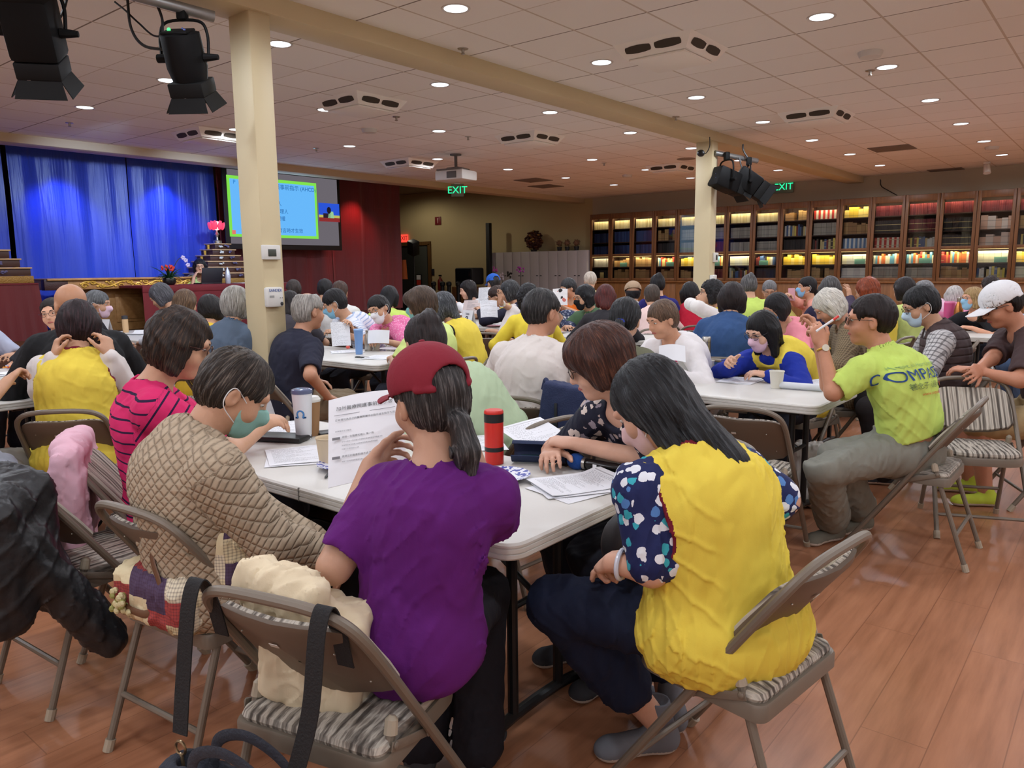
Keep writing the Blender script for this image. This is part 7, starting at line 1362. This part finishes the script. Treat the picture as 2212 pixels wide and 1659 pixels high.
# sequin bag and backpack glimpsed between chairs, white carrier bag on the floor
q = at_z(118, 1000, .45); g, f = cloththing('sequin_bag', 'dark glittering bag beside the pink cardigan', 'bag', (q[0]-.1, q[1], 0), R(40), (-.2, -.16, .0), (.2, .16, .75), .008, lambda f: (f.rbox((0, 0, .42), (.09, .06, .24), .05)), None, fold=.012, sc=50, seed=7.7); dress(g, f, 'bag_body', [floral('sequin_cloth', (26, 20, 16), [(30, 24, 20), (150, 120, 84), (70, 50, 34), (26, 20, 16)], 60, .42, .8)])
q = at_z(1738, 1105, .0); g, f = cloththing('carrier_bag', 'white carrier bag on the floor under the lime tee man', 'bag', (q[0], q[1]+.12, 0), R(20), (-.2, -.14, .0), (.2, .14, .48), .009, lambda f: (f.rbox((0, 0, .2), (.11, .07, .19), .03)), None, fold=.014, sc=44, seed=9.1); dress(g, f, 'bag_body', [mat('carrier_plastic', (206, 202, 196), .35)])
q = at_d(1378, 1168, 2.12); g, f = cloththing('handbag', 'black rounded bag with blue trim on the lap behind the floral sleeve', 'bag', (q[0], q[1], q[2]-.1), R(30), (-.2, -.16, -.12), (.2, .16, .3), .007, lambda f: (f.ell((0, 0, .08), (.10, .06, .12), 0)), None, fold=.004, sc=30, seed=1.9); dress(g, f, 'bag_body', [mat('black_faux_leather', (28, 28, 30), .45), mat('bag_blue', (40, 110, 160), .6)], lambda P: (P[:, 2] < .0).astype(int))
# ---------------------------------------------------------------- prints and small accessories on people
def back_print(key, items, off=.007):
    p = PEOPLE[key]; o = p['top']; me = o.data; vs = [v.co.copy() for v in me.vertices]; bvh = BVHTree.FromPolygons(vs, [tuple(q.vertices) for q in me.polygons]); ax, bk = p['ax'], p['bk']
    for k, (body, size, t, x0, col) in enumerate(items):
        if isinstance(body, str): tm = text_mesh(body, size, 'CENTER', 0, 3)
        else: tm = body.mesh('print', EYE)
        bad = 0
        for v in tm.vertices:
            Q = p['P0']+ax*(t+v.co.y)+np.array([x0+v.co.x, 0, 0])+bk*.5; h = bvh.ray_cast(Vector(Q), Vector(-bk))
            if h[0] is None: bad += 1; v.co = Vector(Q-bk*.4)
            else: v.co = h[0]+Vector(bk)*off
        if bad > len(tm.vertices)*.3: bpy.data.meshes.remove(tm); continue
        tm.materials.clear(); tm.materials.append(mat('print_%d_%d_%d' % col, col, .8)); link('shirt_print', tm, o)
NB = (36, 74, 140); GB = (96, 118, 80); RB = (206, 110, 60)
heart = MB().add([(.011*(16*math.sin(a)**3)/13, .011*(13*math.cos(a)-5*math.cos(2*a)-2*math.cos(3*a)-math.cos(4*a))/13, 0) for a in np.linspace(0, 2*PI, 25)[:-1]]+[(0, 0, 0)], [(24, i, (i+1) % 24) for i in range(24)], 0, False)
PR = [('Heart to Heart, hand to hand', .026, .425, 0, (140, 176, 110)), ('COMPASSION', .078, .375, .0, NB), ('善念子 心連心', .036, .318, -.03, GB), (heart, 0, .318, .10, (226, 96, 60)), ('www.compassion', .024, .278, 0, RB)]
back_print('limeman', PR); back_print('limelong', [('COMPASSION', .062, .36, 0, NB), ('善念子 心連心', .03, .31, 0, GB)], .006); back_print('limebun', [('COMPASSION', .062, .36, 0, NB), ('善念子 心連心', .03, .31, 0, GB)], .006)
def on_person(key, name, b, mats, M=None):
    p = PEOPLE[key]; o = b.build(name, mats, p['root'])
    if M is not None: o.matrix_local = M
    return o
def wrist(key, q, name, m, r=.031, wd=.008, face=None):
    p = PEOPLE[key]; E, Hd = p['El'][q], p['hd'][q]; d = unit(Hd-E); c = Hd-d*.025; u = unit(np.cross(d, (0, 0, 1))); w = np.cross(d, u); b = MB().tube([c+(u*math.cos(t)+w*math.sin(t))*r for t in np.linspace(0, 2*PI, 21)[:-1]], wd*.55, 8, closed=True, flat=(d, 2.2) if False else None)
    if face is not None:
        n_ = unit(Rb_dir(p, face)); n_ = unit(n_-d*np.dot(n_, d)); s_ = np.cross(d, n_); rot = np.stack([d, s_, n_], 1); b.lathe([(0, -.004), (.017, -.004), (.0175, .004), (0, .005)], 16, c+n_*(r+.002), 1, rot)
    return b.build(name, [m, mat('watch_dial', (206, 200, 180), .3)], p['root'])
def Rb_dir(p, v): return p['Rb'].T@np.array(v, float)
wrist('limeman', -1, 'wristwatch', GOLD, .030, .010, -FW); wrist('ylong', -1, 'bracelet', mat('pale_jade', (206, 210, 220), .2), .036, .011); wrist('bluemask', 1, 'wristwatch', BLACKPL, .030, .016, -FW); wrist('watch', 1, 'wristwatch', mat('white_band', (220, 216, 212), .6), .031, .014, -FW); wrist('whitecap', -1, 'bracelet', BLACKPL, .031, .012)
# trousers belt for the lime tee man
p = PEOPLE['limeman']; e = p['ax']; c = p['P0']+e*.075
b = MB(); b.tube([c+np.array([.168*math.cos(t), 0, 0])+p['bk']*(.136*math.sin(t))+p['bk']*.012 for t in np.linspace(0, 2*PI, 41)[:-1]], .017, 8, closed=True); bo = b.build('belt', mat('belt_brown', (70, 44, 36), .5), p['root'])
for t in (.35, .9, 1.6, 2.3): q = c+np.array([.174*math.cos(t), 0, 0])+p['bk']*(.142*math.sin(t)+.016); MB().box(q, (.012, .012, .045), .003).build('belt_loop', fabric((128, 128, 118)), bo)
# name stickers
def sticker(key, x, t, w=.085, h=.055):
    p = PEOPLE[key]; o = p['top']; me = o.data; bvh = BVHTree.FromPolygons([v.co.copy() for v in me.vertices], [tuple(q.vertices) for q in me.polygons]); ax, bk = p['ax'], p['bk']; b = MB(); b.grid(lambda u, v: ((u-.5)*w, (v-.5)*h, 0), 6, 4)
    tm = b.mesh('name_sticker', [PAPERW, mat('sticker_blue', (36, 56, 160), .5)])
    for v in tm.vertices:
        Q = p['P0']+ax*(t+v.co.y)+np.array([x+v.co.x, 0, 0])-bk*.5; hh_ = bvh.ray_cast(Vector(Q), Vector(bk)); v.co = (hh_[0] if hh_[0] else Vector(Q+bk*.35))-Vector(bk)*.006
    for i, f_ in enumerate(tm.polygons): f_.material_index = 1 if i % 4 in (3,) else 0
    link('name_sticker', tm, o)
sticker('cardigan', .05, .26); sticker('pinkblue', -.06, .28); sticker('bluemask', .02, .2); sticker('lace', .08, .22); sticker('blacktee', -.07, .3); sticker('vestpink', -.08, .2); sticker('floral', .09, .25)
MB().ball((0, 0, 0), (.03, .02, .022), 10).build('scrunchie', fabric((44, 60, 150), 'blue_scrunchie'), PEOPLE['pony']['root']).matrix_local = PEOPLE['pony']['M']@Matrix.Translation((0, -.118, -.055)); MB().ball((0, 0, 0), (.022, .02, .016), 10).build('hair_tie', BLACKPL, PEOPLE['purple']['root']).matrix_local = PEOPLE['purple']['M']@Matrix.Translation((0, -.12, -.065))
b = MB().tube(bez([(.06, -.085, .075), (.085, -.06, .045), (.098, -.03, .0)], 6), .0035, 6).tube(bez([(.056, -.09, .066), (.082, -.066, .036), (.094, -.036, -.008)], 6), .003, 6); b.build('hair_clip', mat('clip_bronze', (110, 84, 62), .3, .8), PEOPLE['stripe']['root']).matrix_local = PEOPLE['stripe']['M']
hb_ = MB().tube([(.094*math.cos(t), -.03, .03+.105*math.sin(t)) for t in np.linspace(.1, PI-.1, 15)], .006, 8); hb_.build('headband', PAPERW, PEOPLE['red']['root']).matrix_local = PEOPLE['red']['M']
# things people hold
def held(name, label, cat, b, mats, loc, rot=None): 
    o = b.build(name, mats, None, loc)
    if rot is not None: o.rotation_euler = rot
    return tag(o, label, cat)
held('pen', 'blue pen in the hand of the woman with the pink mask', 'pen', MB().tube([(-.07, 0, 0), (.07, 0, .02)], .005, 8), mat('pen_blue', (40, 58, 140), .3), at_d(1582, 778, 4.72), (0, 0, R(40)))
held('pen', 'red tipped white pen in the raised hands of the lime tee man', 'pen', MB().tube([(-.05, 0, -.035), (.03, 0, .02)], .006, 8, mi=0).tube([(.03, 0, .02), (.055, 0, .038)], .0065, 8, mi=1), [PAPERW, mat('pen_red', (210, 50, 40), .3)], at_d(1786, 700, 3.74), (0, 0, R(39)))
held('phone', 'pink cased phone held by the woman in the peach top', 'phone', MB().box((0, 0, 0), (.075, .012, .15), .004), mat('phone_pink', (196, 140, 150), .5), at_d(1710, 636, 9.06), (R(-15), 0, R(30)))
held('phone', 'dark phone held at the right edge above the far table', 'phone', MB().box((0, 0, 0), (.075, .012, .15), .004), BLACKPL, at_d(2126, 684, 6.66), (R(50), 0, R(30)))
def openpaper(label, px, py, d, w, h, tilt, rz, m): o = sheet(label, at_d(px, py, d), R(rz), m, 0, w, h, 8, None, None, lambda u, v: .02*math.sin(u*PI)); o.rotation_euler = (R(tilt), 0, R(rz)); return o
openpaper('open booklet held by the woman with long wavy hair', 1022, 664, 10.6, .30, .21, 60, 20, paper_mat('booklet_print', 7.7, .4, False, (206, 190, 186))); openpaper('white sheet held near the brown haired reader', 1056, 668, 8.6, .19, .21, 60, 45, PM[1]); openpaper('white sheet held upright left of the blue cap', 1050, 638, 9.9, .2, .2, 75, 30, PM[0])
openpaper('pages being turned by the blue masked woman', 736, 722, 6.98, .17, .22, 75, 60, PM[2]); openpaper('white booklet held by the white masked woman in pink', 818, 728, 6.75, .19, .12, 70, 36, PMB); openpaper('colourful magazine read by the person in orange', 1210, 642, 9.4, .18, .21, 70, 35, floral('magazine_cover', (226, 222, 220), [(226, 222, 220), (40, 36, 36), (196, 110, 100), (226, 222, 220)], 14, .35)); openpaper('grey leaflet in front of the black masked woman', 1276, 692, 8.0, .19, .15, 35, 10, mat('grey_leaflet', (168, 172, 178), .6)); openpaper('white note beside the white cardigan', 1452, 765, 4.75, .16, .12, 50, 30, PMB)
def short(lb): return ' '.join(lb.replace(',', '').split()[1:11])
for x, y, f, key in CHAIRS:
    if key == 'speaker': c = chair(x, y, f, 'folding chair behind the stage table under the speaker'); c.location.z = SZ; continue
    chair(x, y, f, 'folding chair of the person '+short(PEOPLE[key]['root']['label']))
